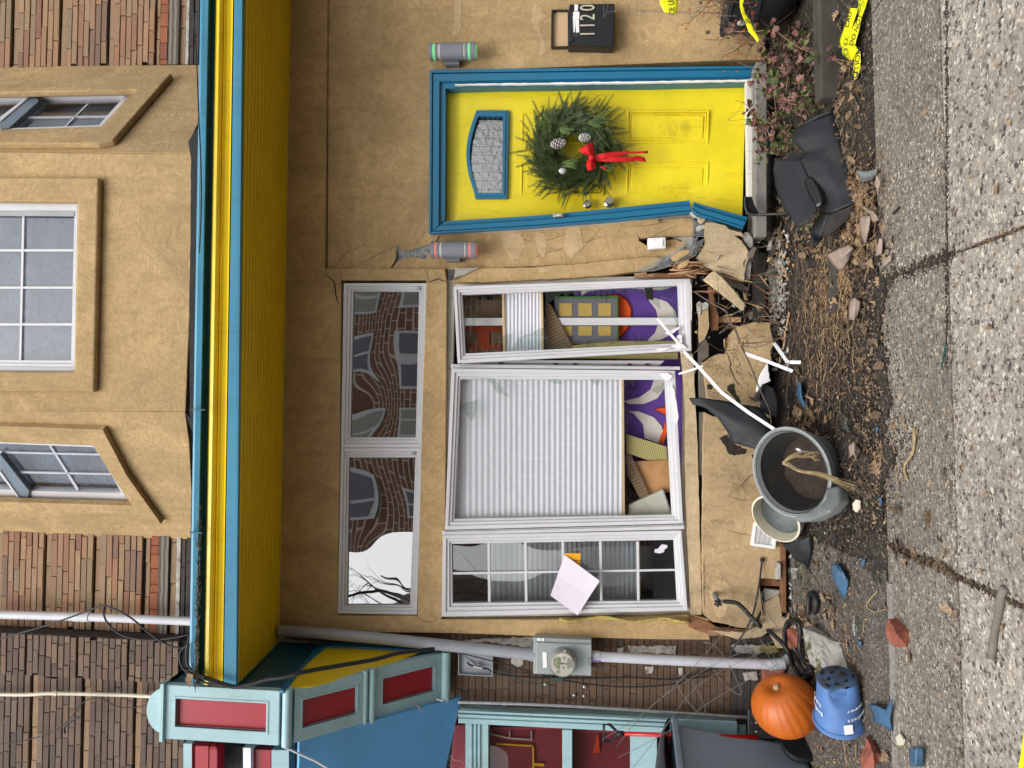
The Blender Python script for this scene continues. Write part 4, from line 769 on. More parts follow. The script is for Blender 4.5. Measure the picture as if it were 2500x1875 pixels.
# ---- pent eave: soffit boards, frieze, crown, gutter
def edge2(px0, py0, px1, py1, Y): return at(px0, py0, Y), at(px1, py1, Y)
PYL = 1672
def strip(mb, A, B, m=0):         # A, B = (right point, left point)
    mb.add([A[0], A[1], B[1], B[0]], [(0, 1, 2, 3)], m)
def prism(name, rows, mat, parent=house, bevel=0, label=None, smooth=False, thick=.02):
    # rows: (px at the right end, px at the left end, Y); right end beyond the frame
    mb = MB(); R_ = []; 
    for r, l, Y in rows:
        b = at(l, PYL, Y); a = at(r, 0, Y); a2 = b + (a - b) * (1 + .9 / (a.x - b.x)); R_.append((a2, b))
    n = len(R_)
    vs = [p for q in R_ for p in q] + [p + V((0, thick, thick * .3)) for q in R_ for p in q]; fs = []
    for i in range(n - 1): fs.append((2 * i, 2 * i + 1, 2 * i + 3, 2 * i + 2)); fs.append((2 * n + 2 * i, 2 * n + 2 * i + 2, 2 * n + 2 * i + 3, 2 * n + 2 * i + 1))
    fs += [(0, 2 * n, 2 * n + 1, 1), (2 * n - 2, 2 * n - 1, 4 * n - 1, 4 * n - 2)]
    fs += [(2 * i, 2 * i + 2, 2 * n + 2 * i + 2, 2 * n + 2 * i) for i in range(n - 1)] + [(2 * i + 1, 2 * n + 2 * i + 1, 2 * n + 2 * i + 3, 2 * i + 3) for i in range(n - 1)]
    mb.add(vs, fs); return build(mb, name, mat, parent, bevel=bevel, label=label, smooth=smooth)
prism('gutter', [(489, 461, 4.28), (494, 466, 4.275), (509, 478, 4.28)], 'eave_blue', thick=.03, bevel=.002)
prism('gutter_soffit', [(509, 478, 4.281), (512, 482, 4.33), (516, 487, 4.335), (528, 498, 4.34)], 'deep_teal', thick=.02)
rows = [(527, 498, 4.325), (530, 501, 4.305), (536, 508, 4.300), (542, 515, 4.31), (547, 521, 4.33)]
prism('crown_moulding', rows, 'trim_yellow', thick=.02)
prism('crown_moulding', [(547, 521, 4.335), (549, 524, 4.315), (553, 528, 4.325), (566, 541, 4.335), (569, 543, 4.325), (571, 545, 4.37)], 'trim_yellow', thick=.02)
prism('frieze_board', [(572, 546, 4.325), (592, 577, 4.332), (595, 580, 4.39)], 'eave_blue', thick=.03, bevel=.002)
# soffit of boards
NB = 15
sr, sl_ = (596, 581, 4.41), (712, 694, YF - .02)
sof = MB(); A = at(596, 0, 4.41); A = A + V((.9, 0, 0)); 
def sof_pt(f, left):
    if left: a = at(580, PYL, 4.40); b = at(684, 1578, YF)
    else: a = at(596, 0, 4.40) + V((.9, 0, 0)); b = at(713, 0, YF) + V((.9, 0, 0))
    if left: b = V((a.x, b.y, b.z))
    return a + (b - a) * f
mb = MB(); mb.add([sof_pt(0, 0) + V((0, 0, .02)), sof_pt(0, 1) + V((0, 0, .02)), sof_pt(1.02, 1) + V((0, 0, .02)), sof_pt(1.02, 0) + V((0, 0, .02))], [(0, 1, 2, 3)])
sofo = build(mb, 'soffit', 'soffit_yellow', house, fixn=False)
for k in range(NB):
    f0, f1 = k / NB, (k + 1) / NB; g_ = .005; mb = MB()
    a, b, c, d = sof_pt(f0, 0), sof_pt(f0, 1), sof_pt(f1, 1), sof_pt(f1, 0); e = V((0, g_, 0)); z = V((0, 0, .016))
    mb.add([a + e, b + e, c - e, d - e, a + e + z, b + e + z, c - e + z, d - e + z], [(0, 1, 2, 3), (4, 7, 6, 5), (0, 4, 5, 1), (1, 5, 6, 2), (2, 6, 7, 3), (3, 7, 4, 0)])
    build(mb, 'soffit_board', 'soffit_yellow', sofo, bevel=.002)
# roof sheet and torn felt at the foot of the bay
mb = MB(); zl = at(461, PYL, 4.287); zr = at(489, 0, 4.287) + V((.9, 0, 0)); mb.add([zr + V((0, .005, -.004)), zl + V((0, .005, -.004)), V((zl.x, 5.35, zl.z + .12)), V((zr.x, 5.35, zr.z + .12)), zr + V((0, .005, -.02)), zl + V((0, .005, -.02)), V((zl.x, 5.35, zl.z + .10)), V((zr.x, 5.35, zr.z + .10))], [(0, 1, 2, 3), (4, 7, 6, 5), (0, 4, 5, 1), (2, 6, 7, 3), (1, 5, 6, 2), (0, 3, 7, 4)])
build(mb, 'pent_roof', 'felt_black', house)
YBAY = 4.62
mb = MB(); mb.slab(jag([(463, 1020), (462, 700), (465, 580), (466, 390), (458, 345), (484, 310), (496, 330), (498, 700), (492, 1050), (478, 1080), (452, 1006)], 1.0, 18, 2), YBAY - .004, .012); build(mb, 'felt_flashing', 'felt_black', house, bevel=.002)
mb = MB(); rows = []; rr = random.Random(8)
for k in range(150):
    py = 1240 + 430 * rr.random() ** .7; px = 486 + (py - 1240) * -.018 + rr.uniform(-4, 5); p = at(px, py, 4.262); mb.tube([p, p + V((rr.uniform(-.03, .03), rr.uniform(-.01, .004), rr.uniform(-.012, .012))), p + V((rr.uniform(-.05, .05), -.012, rr.uniform(-.02, .012)))], .0018, n=3)
build(mb, 'gutter_debris', 'root', house, kind='stuff')
# gutter joints
for px, py in ((483, 1000), (476, 1300)):
    a = at(px - 14, py, 4.25); mb = MB(); mb.box(a.x - .004, a.x + .004, 4.246, 4.262, a.z - .075, a.z - .0); build(mb, 'gutter_joint', 'deep_teal', house)

# ---- upper storey: bay window
WALL2 = 5.30
cR = at(400, 374, YBAY); cL = at(400, 1006, YBAY); wR = at(400, 158, WALL2); wL = at(400, 1309, WALL2)
Ztop = 7.4; Zb = at(467, 700, YBAY).z
mb = MB(); fr_win = [(-400, 492), (185, 494), (179, 906), (-400, 902)]
front = [(-500, 366), (-100, 370), (468, 376), (466, 700), (453, 1004), (-100, 1003), (-500, 1001)]
fr_open = [(-420, 490), (189, 494), (181, 907), (-420, 903)]
mb.slab([front, fr_open], YBAY, .12); build(mb, 'bay_wall', 'stucco', house, bevel=.006)
# moulded surround
so_, si_ = [(-450, 431), (241, 433), (229, 957), (-450, 950)], [(-450, 470), (200, 478), (192, 920), (-450, 914)]
mb = MB(); mb.slab([so_, [(-430, 490), (189, 494), (181, 907), (-430, 903)]], YBAY - .045, .047); build(mb, 'window_moulding', 'stucco', house, bevel=.014, seg=3)
mb = MB(); mb.slab([(-450, 355), (-450, 415), (236, 421), (240, 410), (205, 360), (0, 352)], YBAY - .0, .0)
o_, i_ = [(-420, 490), (190, 494), (181, 907), (-420, 903)], [(-400, 510), (185, 506), (176, 898), (-400, 890)]
wf = chamf(None, [(-400, 492), (190, 492), (182, 907), (-400, 903)], [(-385, 522), (181, 523), (173, 880), (-385, 876)], YBAY + .02, t=.06, label='centre bay window with white frame and patterned net curtain')
mb = MB(); mb.slab([(-385, 522), (181, 523), (173, 880), (-385, 876)], YBAY + .066, .005); build(mb, 'pane', 'glass_upper', wf)
mb = MB(); mb.slab([(-385, 522), (181, 523), (177, 697), (-385, 695)], YBAY + .12, .005); mb.slab([(-385, 700), (177, 703), (173, 880), (-385, 876)], YBAY + .122, .005); build(mb, 'net_curtain', 'curtain_net', wf)
for k, y in enumerate((611, 702, 792)): mb = MB(); mb.slab([(-385, y - 3), (178, y - 3), (178, y + 3), (-385, y + 3)], YBAY + .056, .008); build(mb, 'muntin', 'vinyl_white', wf, bevel=.002)
mb = MB(); mb.slab([(54, 523), (60, 523), (52, 880), (46, 880)], YBAY + .055, .009); build(mb, 'muntin', 'vinyl_white', wf, bevel=.002)
mb = MB(); mb.slab([(-385, 514), (183, 515), (181, 527), (-385, 525)], YBAY + .03, .02); build(mb, 'track', 'pipe_grey', wf)
def bayside(c, wll, sgn, wallpoly, openpoly, mould_o, mould_i, lip, frameq, paneq, munt, meet, extra):
    d = (wll - c); d.z = 0; d.normalize(); n = V((-d.y, d.x, 0)); n = n if n.y < 0 else -n; P = (c, n); ex = -n * .10
    f = lambda pts, off=0.0: [hit(x, y, V(c) + n * off, n) for x, y in pts]
    mb = MB(); mb.loops([f(wallpoly), f(openpoly)], ex); build(mb, 'bay_wall', 'stucco', house, bevel=.004)
    mb = MB(); mb.loops([f(mould_o, .045), f(mould_i, .045)], -n * .047); build(mb, 'window_moulding', 'stucco', house, bevel=.012, seg=3)
    mb = MB()
    for a_, b_, o in ((frameq, paneq, -.035),): mb.loops([f(a_, o), f(b_, o)], -n * .05)
    wf = build(mb, 'window', 'vinyl_white', house, bevel=.003)
    mb = MB(); mb.loops([f(paneq, -.06)], -n * .005); build(mb, 'pane', 'glass_upper', wf)
    mb = MB(); mb.loops([f(paneq, -.12)], -n * .005); build(mb, 'net_curtain', extra, wf)
    for q in munt: mb = MB(); mb.loops([f(q, -.05)], -n * .01); build(mb, 'muntin', 'pipe_pale', wf)
    for q, mt, o in meet: mb = MB(); mb.loops([f(q, o)], -n * .04); build(mb, 'meeting_rail', mt, wf, bevel=.004)
def off(pts, dx, dy): return [(x + dx, y + dy) for x, y in pts]
# right side face of the bay
bayside(cR, wR, 1, [(-500, 366), (467, 374), (470, 330), (484, 300), (488, 158), (-100, 163), (-500, 166)],
    [(-400, 236)] + z1((850, 572), (640, 800), (0, 820)) + [(-400, 322)],
    [(-450, 200), (-20, 195)] + z1((905, 475), (1085, 460), (715, 885), (620, 905), (0, 905)) + [(-450, 355)],
    [(-440, 234)] + z1((860, 566), (645, 806), (0, 826)) + [(-440, 326)], None,
    [(-430, 236)] + z1((853, 572), (640, 802), (0, 822)) + [(-430, 324)],
    [(-410, 248)] + z1((790, 605), (625, 790), (0, 812)) + [(-410, 318)],
    [z1((145, 738), (735, 730), (735, 738), (145, 746)), z1((400, 806), (550, 655), (562, 655), (412, 806))],
    [(z1((0, 760), (200, 595), (245, 625), (245, 640), (60, 806), (0, 812)), 'bin_grey', -.02), (z1((0, 740), (200, 590), (206, 596), (0, 770)), 'vinyl_white', -.012)], 'lamp_grey')
# left side face of the bay
bayside(cL, wL, -1, [(-500, 1001), (-500, 1296), (0, 1304), (466, 1318), (468, 1200), (462, 1080), (452, 1006)],
    [(-400, 1075)] + z2((0, 1192), (590, 1212), (700, 1390), (830, 1588), (0, 1562)) + [(-400, 1218)],
    [(-450, 1045)] + z2((0, 1090), (650, 1112), (800, 1400)) + z3((1020, 115), (900, 60), (0, 40)) + [(-450, 1245)],
    [(-440, 1073)] + z2((0, 1188), (593, 1208), (705, 1390), (835, 1594), (0, 1568)) + [(-440, 1222)], None,
    [(-430, 1075)] + z2((0, 1192), (590, 1212), (700, 1390), (830, 1588), (0, 1562)) + [(-430, 1218)],
    [(-410, 1079)] + z2((0, 1200), (600, 1224), (700, 1392), (770, 1515), (190, 1500), (0, 1490)) + [(-410, 1200)],
    [z2((0, 1250), (640, 1266), (645, 1276), (0, 1262)), z2((100, 1376), (700, 1390), (705, 1400), (108, 1388)), z2((305, 1206), (320, 1206), (500, 1490), (485, 1498))],
    [(z2((0, 1265), (185, 1500), (180, 1545), (130, 1550), (0, 1380)), 'bin_grey', -.02), (z2((0, 1370), (130, 1552), (122, 1556), (0, 1400)), 'vinyl_white', -.012)], 'curtain_net')
# solid interior blocks so nothing shows through the bay
mb = MB(); mb.box(cL.x + .02, cR.x - .02, 4.86, 4.9, Zb - .1, 7.0); build(mb, 'room_partition', 'void', house)

# ---- upper brick walls in thin long bricks
class BrickSet:
    def __init__(s, mats):
        s.me = {}
        for mt in mats:
            L = []
            for k in range(5):
                r = random.Random(k * 13 + len(mt)); bm = bmesh.new(); bmesh.ops.create_cube(bm, size=1)
                for v_ in bm.verts: v_.co += V((r.uniform(-.006, .006), r.uniform(-.03, .03), r.uniform(-.035, .035)))
                es = [e for e in bm.edges if all(v_.co.y < 0 for v_ in e.verts)]
                bmesh.ops.bevel(bm, geom=es, offset=.06, segments=1, affect='EDGES')
                me = bpy.data.meshes.new('brick'); bm.to_mesh(me); bm.free(); me.materials.append(MATS[mt]); L.append(me)
            s.me[mt] = L
    def put(s, parent, mt, x0, x1, y, z0, z1, d=.05, name='brick'):
        o = bpy.data.objects.new(name, random.choice(s.me[mt])); COL.objects.link(o); o.parent = parent
        o.scale = (x1 - x0, d, z1 - z0); o.location = V(((x0 + x1) / 2, y + d / 2, (z0 + z1) / 2)) - worg(parent); return o
BS = BrickSet(['roman_brick', 'dark_brick', 'low_brick', 'red_brick', 'slate_brick', 'tan_brick'])
def px2z(px, py, Y): return at(px, py, Y).z
def upper_wall(parent, x0, x1, Y, pyc, mat, shift, ch_px, rows, lo, hi, seed, special=True):
    # rows measured down the photo at column pyc
    r = random.Random(seed); mb = MB(); mb.box(x0, x1, Y + .024, Y + .2, lo, hi); w_ = build(mb, 'brick_backing', 'mortar_dark', parent)
    for (pa, pb, mt, L) in rows:
        za, zb = px2z(pa + shift, pyc, Y), px2z(pb + shift, pyc, Y); x = x0 - r.random() * L
        while x < x1:
            l = L * r.choice([.9, 1, 1, 1.05, .55]); a, b = max(x0, x) + .0022, min(x1, x + l) - .0022
            if b - a > .02: BS.put(w_, mt, a, b, Y + r.uniform(-.003, .003) + (.012 if mt == 'tan_brick' else 0), zb + .0026, za - .0026)
            x += l
    return w_
def std_rows(start, end, pitch, mt, gap=(), L=.30):
    out = []; p = end; k = 0
    while p > start:
        out.append((p - pitch, p, mt if k % 8 != 7 else 'tan_brick', L)); p -= pitch; k += 1
        if k % 8 == 0: p -= 3.5
    return out
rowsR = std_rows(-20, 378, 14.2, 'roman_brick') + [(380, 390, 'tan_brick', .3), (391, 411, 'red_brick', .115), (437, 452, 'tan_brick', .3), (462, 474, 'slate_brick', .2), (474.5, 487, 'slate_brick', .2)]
xr0 = wR.x; hz = at(-25, 100, WALL2).z; lz = at(495, 100, WALL2).z
w_ = upper_wall(house, xr0, 2.95, WALL2, 80, 'roman_brick', 0, 14, rowsR, lz - .1, hz + .8, 3)
mb = MB(); mb.box(xr0, 2.95, WALL2 - .005, WALL2 + .05, at(437, 80, WALL2).z, at(412, 80, WALL2).z); build(mb, 'timber_plate', 'weathered_plank', house, bevel=.003)
mb = MB(); mb.box(xr0, 2.95, WALL2 + .002, WALL2 + .05, at(461, 80, WALL2).z, at(453, 80, WALL2).z); build(mb, 'mortar_bed', 'mortar_white', house, bevel=.003)
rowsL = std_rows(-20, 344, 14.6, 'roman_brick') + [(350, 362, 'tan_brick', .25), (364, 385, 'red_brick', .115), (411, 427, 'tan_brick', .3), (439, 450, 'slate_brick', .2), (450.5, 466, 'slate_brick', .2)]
xl1 = wL.x; xl0 = at(300, 1543, WALL2).x
w_ = upper_wall(house, xl0, xl1, WALL2, 1420, 'roman_brick', 2, 14, rowsL, at(475, 1420, WALL2).z - .1, at(-25, 1420, WALL2).z + .8, 5)
mb = MB(); mb.box(xl0, xl1, WALL2 - .005, WALL2 + .05, at(411, 1420, WALL2).z, at(387, 1420, WALL2).z); build(mb, 'timber_plate', 'weathered_plank', house, bevel=.003)
mb = MB(); mb.box(xl0, xl1, WALL2 + .002, WALL2 + .05, at(439, 1420, WALL2).z, at(429, 1420, WALL2).z); build(mb, 'mortar_bed', 'mortar_white', house, bevel=.003)
# ---- neighbour
neigh = thing('neighbour_house', 'brown brick house with pale blue shopfront and red panelled cornice beside the stucco house', 'house', (-2.6, 5.3, 0))
YN = 5.16
xn1 = at(300, 1560, YN).x; xn0 = at(300, 1663, YN).x
rowsN = std_rows(-25, 436, 15.2, 'dark_brick', L=.16)
rowsN = [(a, b, 'dark_brick', c) for a, b, _, c in rowsN]
w_ = upper_wall(neigh, xn0, xn1, YN, 1610, 'dark_brick', 0, 14, rowsN, at(470, 1610, YN).z - .3, at(-25, 1610, YN).z + .8, 6)
for k in range(34):
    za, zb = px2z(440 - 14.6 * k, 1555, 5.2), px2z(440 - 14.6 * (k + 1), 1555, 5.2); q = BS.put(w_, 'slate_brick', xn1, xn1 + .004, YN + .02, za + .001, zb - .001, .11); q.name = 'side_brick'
rowsM = std_rows(-25, 452, 15.4, 'dark_brick', L=.24)
w_ = upper_wall(neigh, -3.6, xn0, YN + .03, 1760, 'dark_brick', 0, 14, rowsM, at(475, 1760, YN).z - .3, at(-25, 1760, YN).z + .8, 9)
# brick strip behind the meter
YL = 5.24
xb0, xb1 = at(1400, 1742, YL).x - .03, at(1400, 1545, YL).x + .04
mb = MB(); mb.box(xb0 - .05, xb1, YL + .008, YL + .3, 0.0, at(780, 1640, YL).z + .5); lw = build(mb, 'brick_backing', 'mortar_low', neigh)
r = random.Random(21); p = 1900; k = 0
while p > 800:
    pitch = 16.4; za, zb = px2z(p - pitch, 1640, YL), px2z(p, 1640, YL); x = xb0 - r.random() * .2
    while x < xb1:
        l = r.choice([.2, .2, .1, .21]); a, b = max(xb0, x) + .002, min(xb1, x + l) - .002
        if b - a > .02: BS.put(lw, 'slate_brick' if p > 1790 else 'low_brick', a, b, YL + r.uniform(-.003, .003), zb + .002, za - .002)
        x += l
    p -= pitch
mb = MB(); rr = random.Random(2)
for p in (d7((100, 180), (420, 150), (820, 145), (820, 245), (620, 225), (380, 190), (200, 205)), d7((1735, 225), (1960, 235), (2212, 230), (2212, 310), (1980, 300), (1760, 290)), d7((600, 350), (710, 350), (720, 420), (650, 440), (600, 400)), d7((1910, 430), (1990, 430), (1980, 510), (1920, 500)), d7((1640, 255), (1700, 250), (1690, 290), (1640, 290)), zC((1500, 880), (1650, 880), (1800, 900), (1800, 930), (1560, 935)), zC((1180, 1030), (1215, 1030), (1220, 1075), (1190, 1080)), zC((1590, 1060), (1680, 1050), (1690, 1100), (1600, 1110))):
    mb = MB(); mb.slab(jag(p, 2.2, 7, int(p[0][0])), YL - .012, .03); build(mb, 'mortar_smear', 'mortar_white', neigh, bevel=.004)
mb = MB(); mb.slab(jag(d4((370, 600), (560, 600), (620, 560), (560, 720), (480, 750), (370, 745)), 1, 12), YL - .06, .1); build(mb, 'foundation_stone', 'sandstone_red', neigh, bevel=.01)
mb = MB(); mb.slab(jag(zG((150, 880), (250, 890), (265, 930), (200, 942), (140, 920)), 2.4, 5), YL - .03, .03); build(mb, 'moss', 'moss_yellow', neigh)
# cornice bracket between the houses
XS = at(640, 1678, 4.40).x
def on_side(px, py, x=None): return hit(px, py, (XS if x is None else x, 0, 0), (1, 0, 0))
prof_px = [(399, 1695, 4.36), (683, 1697, 4.36)]
F0 = at(399, 1694, 4.36); F1 = at(683, 1694, 4.36); F2 = at(720, 1692, 4.40); F3 = at(1078, 1592, 5.14)
Wd = F1.x - at(683, 1828, 4.36).x
br = thing('cornice_bracket', 'pale blue cornice bracket with sunken red panels and a yellow and teal side', 'bracket', (XS, 5.2, 3.2))
zt, zm, zl2, zb2 = F0.z, F1.z, F2.z, F3.z
def face_box(mb, y0, z0, y1, z1, xl, xr, t, m=0, n=1):   # slab whose front runs from (y0,z0) down to (y1,z1)
    d = V((0, y1 - y0, z1 - z0)).normalized(); nrm = V((0, d.z, -d.y)); nrm = nrm if nrm.y > 0 else -nrm; e = nrm * t
    mb.loops([[V((xl, y0, z0)), V((xr, y0, z0)), V((xr, y1, z1)), V((xl, y1, z1))]], e, m)
def framed(y0, z0, y1, z1, name):
    xl, xr = XS - Wd, XS; d = V((0, y1 - y0, z1 - z0)); L = d.length; d.normalize(); nrm = V((0, d.z, -d.y)); nrm = nrm if nrm.y > 0 else -nrm
    P = lambda a, b, o=0: V((xl + (xr - xl) * a, y0, z0)) + d * L * b + nrm * o
    mb = MB(); f = .24; g2 = .11 if L > .3 else .12
    mb.loops([[P(0, 0), P(1, 0), P(1, 1), P(0, 1)], [P(f, g2), P(1 - f, g2), P(1 - f, 1 - g2), P(f, 1 - g2)]], nrm * .05); fr = build(mb, name, 'pale_blue', br, bevel=.004)
    mb = MB(); mb.loops([[P(f - .04, g2 - .02, -.004), P(1 - f + .04, g2 - .02, -.004), P(1 - f + .04, 1 - g2 + .02, -.004), P(f - .04, 1 - g2 + .02, -.004)], [P(f, g2, -.004), P(1 - f, g2, -.004), P(1 - f, 1 - g2, -.004), P(f, 1 - g2, -.004)]], nrm * .02); build(mb, 'bead', 'pale_blue', br, bevel=.002)
    mb = MB(); mb.loops([[P(f - .01, g2 - .01, .025), P(1 - f + .01, g2 - .01, .025), P(1 - f + .01, 1 - g2 + .01, .025), P(f - .01, 1 - g2 + .01, .025)]], nrm * .01); build(mb, 'red_panel', 'sign_red', br)
framed(4.36, zt, 4.36, zm, 'upper_frame')
my, mz = 4.40 + (5.14 - 4.40) * .47, zl2 + (zb2 - zl2) * .47
framed(4.40, zl2, my - .03, mz + .02, 'sloping_frame'); framed(my + .045, mz - .03, 5.14, zb2, 'sloping_frame')
for (y, z, r_) in ((4.385, (zm + zl2) / 2, .030), (my - .012, mz + .02, .020), (my + .022, mz - .015, .024), (5.15, zb2 - .03, .032)):
    mb = MB(); mb.tube([(XS - Wd - .01, y, z), (XS + .008, y, z)], r_, n=16); build(mb, 'roll_moulding', 'pale_blue', br, smooth=True, auto=50)
mb = MB(); c = V((XS - Wd / 2, 4.36, zt + .0)); pts = [(XS - Wd - .01, zt), (XS + .01, zt)] + [(c.x + Wd * .42 * math.cos(math.pi * k / 16), zt + .11 * math.sin(math.pi * k / 16)) for k in range(17)]
mb.loops([[V((x, 4.37, z)) for x, z in pts]], (0, .35, 0)); mb.box(XS - Wd - .012, XS + .012, 4.34, 4.42, zt - .012, zt + .01); build(mb, 'rounded_cap', 'pale_blue', br, bevel=.006)
sidep = [(4.41, zt), (4.41, zm), (4.46, zl2 + .02), (my + .03, mz + .02), (5.17, zb2 + .02), (5.30, zb2), (5.30, zt)]
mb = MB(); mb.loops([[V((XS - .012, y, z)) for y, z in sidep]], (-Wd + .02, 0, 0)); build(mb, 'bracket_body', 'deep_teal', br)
tri = [on_side(*p) for p in z6((262, 1162), (380, 1010), (505, 903), (700, 905), (1100, 926), (960, 985), (800, 1030), (760, 1038), (600, 1090), (420, 1140))]
mb = MB(); mb.loops([[V((XS + .002, p.y, p.z)) for p in tri]], (-.01, 0, 0)); build(mb, 'yellow_side_panel', 'trim_yellow', br)
rim = [on_side(*p) for p in z6((215, 1180), (480, 872), (1215, 895), (1240, 915), (1100, 926), (700, 905), (505, 903), (380, 1010), (262, 1162), (240, 1182))]
mb = MB(); mb.loops([[V((XS + .014, p.y, p.z)) for p in rim]], (-.022, 0, 0)); build(mb, 'side_rim', 'teal', br, bevel=.003)
# neighbour's blue sloping sheet between brackets and the cornice over it
dz = .02
a0, a1 = V((XS - Wd * .2, 4.43, zl2 - dz)), V((XS - Wd * .2, 5.22, at(1126, 1702, 5.22).z)); lx = -3.9
mb = MB(); b1 = at(1126, 1702, 5.2); b0 = at(1075, 1875, 4.95); 
sp = lambda x, f: V((x, 4.44 + .76 * f, zl2 - .02 + (b1.z - zl2 + .02) * f)); mb.loops([[sp(XS - Wd, 0), sp(b1.x, 1), sp(b1.x - .55, .88), sp(b1.x - 1.5, .70), sp(b1.x - 1.5, 0)]], (0, .02, .02)); awn = build(mb, 'sloping_sheet', 'awning_blue', neigh)
mb = MB(); mb.tube([at(690, 1822, 4.40), at(770, 1858, 4.44), at(850, 1905, 4.48)], .008, n=6); build(mb, 'sheet_seam', 'pipe_pale', neigh)
mb = MB()
for q in (z6((1205, 1220), (1225, 1228), (1250, 1236)), z6((1078, 1263), (1100, 1275), (1112, 1305))): mb.tube([at(x, y, 4.95) for x, y in q], .006, n=6)
build(mb, 'bent_hook', 'steel', neigh)
def nb(q, Y, t, mat, name, bev=.004): mb = MB(); mb.slab(q, Y, t); return build(mb, name, mat, neigh, bevel=bev)
nb(z3((1160, 1505), (1215, 1505), (1215, 1760), (1160, 1760)), 4.75, .1, 'pale_blue', 'cornice_board'); nb(z3((1235, 1518), (1320, 1520), (1320, 1760), (1235, 1760)), 4.72, .1, 'sign_red', 'cornice_board'); nb(z3((1322, 1520), (1378, 1522), (1378, 1760), (1322, 1760)), 4.68, .1, 'sign_red', 'cornice_roll', .02)
nb(z3((1380, 1522), (1536, 1525), (1536, 1760), (1380, 1760)), 4.85, .1, 'slate_brick', 'brick_frieze'); nb(z3((1538, 1530), (1588, 1532), (1588, 1760), (1538, 1760)), 4.66, .1, 'pure_white', 'white_batten'); nb(z3((1590, 1540), (1716, 1545), (1716, 1760), (1590, 1760)), 4.7, .1, 'sign_red', 'cornice_board')
nb(z3((1718, 1545), (1830, 1545), (1830, 1760), (1718, 1760)), 4.6, .1, 'pale_blue', 'cornice_board')
# shopfront of the neighbour
NYF = 5.16
nb(d7((95, 845), (620, 880), (1400, 905), (2212, 945)) + [(1800, 1762), (1800, 1800), (1118, 1766)], NYF, .1, 'pale_blue', 'shopfront_post')
for (dy, a, b) in ((-.015, 862, 885), (-.025, 900, 925), (-.01, 940, 955)): nb(d7((75, a), (2212, a + 95)) + d7((2212, b + 95), (75, b)), NYF + dy, .02, 'pale_blue', 'post_bead', .003)
nb([(1136, 1765), (1192, 1768), (1192, 2050), (1136, 2050)], NYF + .02, .1, 'pale_blue', 'shopfront_rail')
for x in (1148, 1158, 1168): nb([(x, 1768), (x + 4, 1768), (x + 4, 2050), (x, 2050)], NYF + .005, .02, 'pale_blue', 'rail_bead', .002)
nb([(1373, 1782), (1397, 1782), (1397, 2050), (1373, 2050)], NYF + .02, .1, 'pale_blue', 'shopfront_rail'); nb([(1540, 1790), (1604, 1795), (1604, 2050), (1540, 2050)], NYF + .01, .1, 'pale_blue', 'shopfront_rail')
nb([(1604, 1795), (1650, 1797), (1650, 2050), (1604, 2050)], NYF + .05, .1, 'curtain_maroon', 'door_recess'); nb([(1110, 1770), (1136, 1770), (1136, 2050), (1080, 2050)], NYF + .2, .1, 'curtain_maroon', 'window_head')
nb([(1640, 1768), (1822, 1772), (1822, 2050), (1640, 2050)], NYF + .06, .1, 'pale_blue', 'shopfront_rail')
mb = MB(); mb.box(-5.6, -2.2, 5.6, 5.7, -.3, 4.6); mb.box(-3.6, -1.9, 5.5, 5.6, 2.0, 4.3); build(mb, 'rear_wall', 'void', neigh)
nb([(1192, 1782), (1373, 1782), (1373, 2050), (1192, 2050)], NYF + .07, .006, 'glass_side', 'pane', 0); nb([(1397, 1790), (1540, 1790), (1540, 2050), (1397, 2050)], NYF + .07, .006, 'glass_side', 'pane', 0)
nb([(1180, 1775), (1560, 1775), (1560, 2050), (1180, 2050)], NYF + .13, .05, 'curtain_maroon', 'curtain', 0)
for (q, mt) in ((d7((378, 1085), (580, 1130), (580, 1145), (378, 1100)), 'old_white'), (d7((575, 1060), (585, 1060), (585, 1140), (575, 1140)), 'old_white'), (d7((580, 1130), (800, 1145), (800, 1160), (580, 1145)), 'old_white'), (d7((785, 1070), (800, 1070), (800, 1150), (785, 1150)), 'old_white'), (d7((450, 1185), (820, 1205), (820, 1222), (450, 1198)), 'trim_yellow'), (d7((803, 1205), (820, 1205), (820, 1428), (803, 1428)), 'trim_yellow'), (d7((820, 1380), (920, 1385), (920, 1412), (820, 1408)), 'trim_yellow'), (d7((1440, 1105), (1455, 1105), (1465, 1280), (1395, 1285)), 'cloth_orange')):
    nb(q, NYF + .11, .01, mt, 'hanging_picture', .001)
# ================================================================== STREET OPPOSITE, seen in the glass
opp = thing('brick_terrace', 'red brick terrace across the street mirrored in the transom glass', 'house', (0, -8, 0))
mb = MB(); mb.box(-3.7, 3.5, -9, -8, -.2, 8.2); build(mb, 'terrace_wall', 'opp_brick', opp)
mb = MB(); mb.box(-3.8, 3.6, -9, -7.85, 8.2, 8.5); build(mb, 'cornice', 'opp_stucco', opp)
for k in range(4):
    for z in (1.4, 4.4, 6.6):
        x = -3.2 + k * 1.75; mb = MB(); mb.box(x, x + 1.1, -7.995, -7.93, z, z + 1.5); w1 = build(mb, 'window', 'pure_white', opp)
        mb = MB(); mb.box(x + .08, x + .51, -7.94, -7.915, z + .08, z + 1.42); mb.box(x + .59, x + 1.02, -7.94, -7.915, z + .08, z + 1.42); build(mb, 'pane', 'cushion_grey' if k % 2 else 'lamp_grey', w1)
mb = MB(); mb.box(-10.5, -5.4, -12, -11, -.2, 6.0); gh = thing('gabled_house', 'beige gabled house across the street mirrored in the transom', 'house', (-9, -11, 0)); build(mb, 'gable_wall', 'opp_stucco', gh)
mb = MB(); mb.loops([[(-10.7, -10.98, 5.9), (-5.2, -10.98, 5.9), (-7.9, -10.98, 8.4)]], (0, -1.2, 0)); build(mb, 'gable', 'opp_stucco', gh)
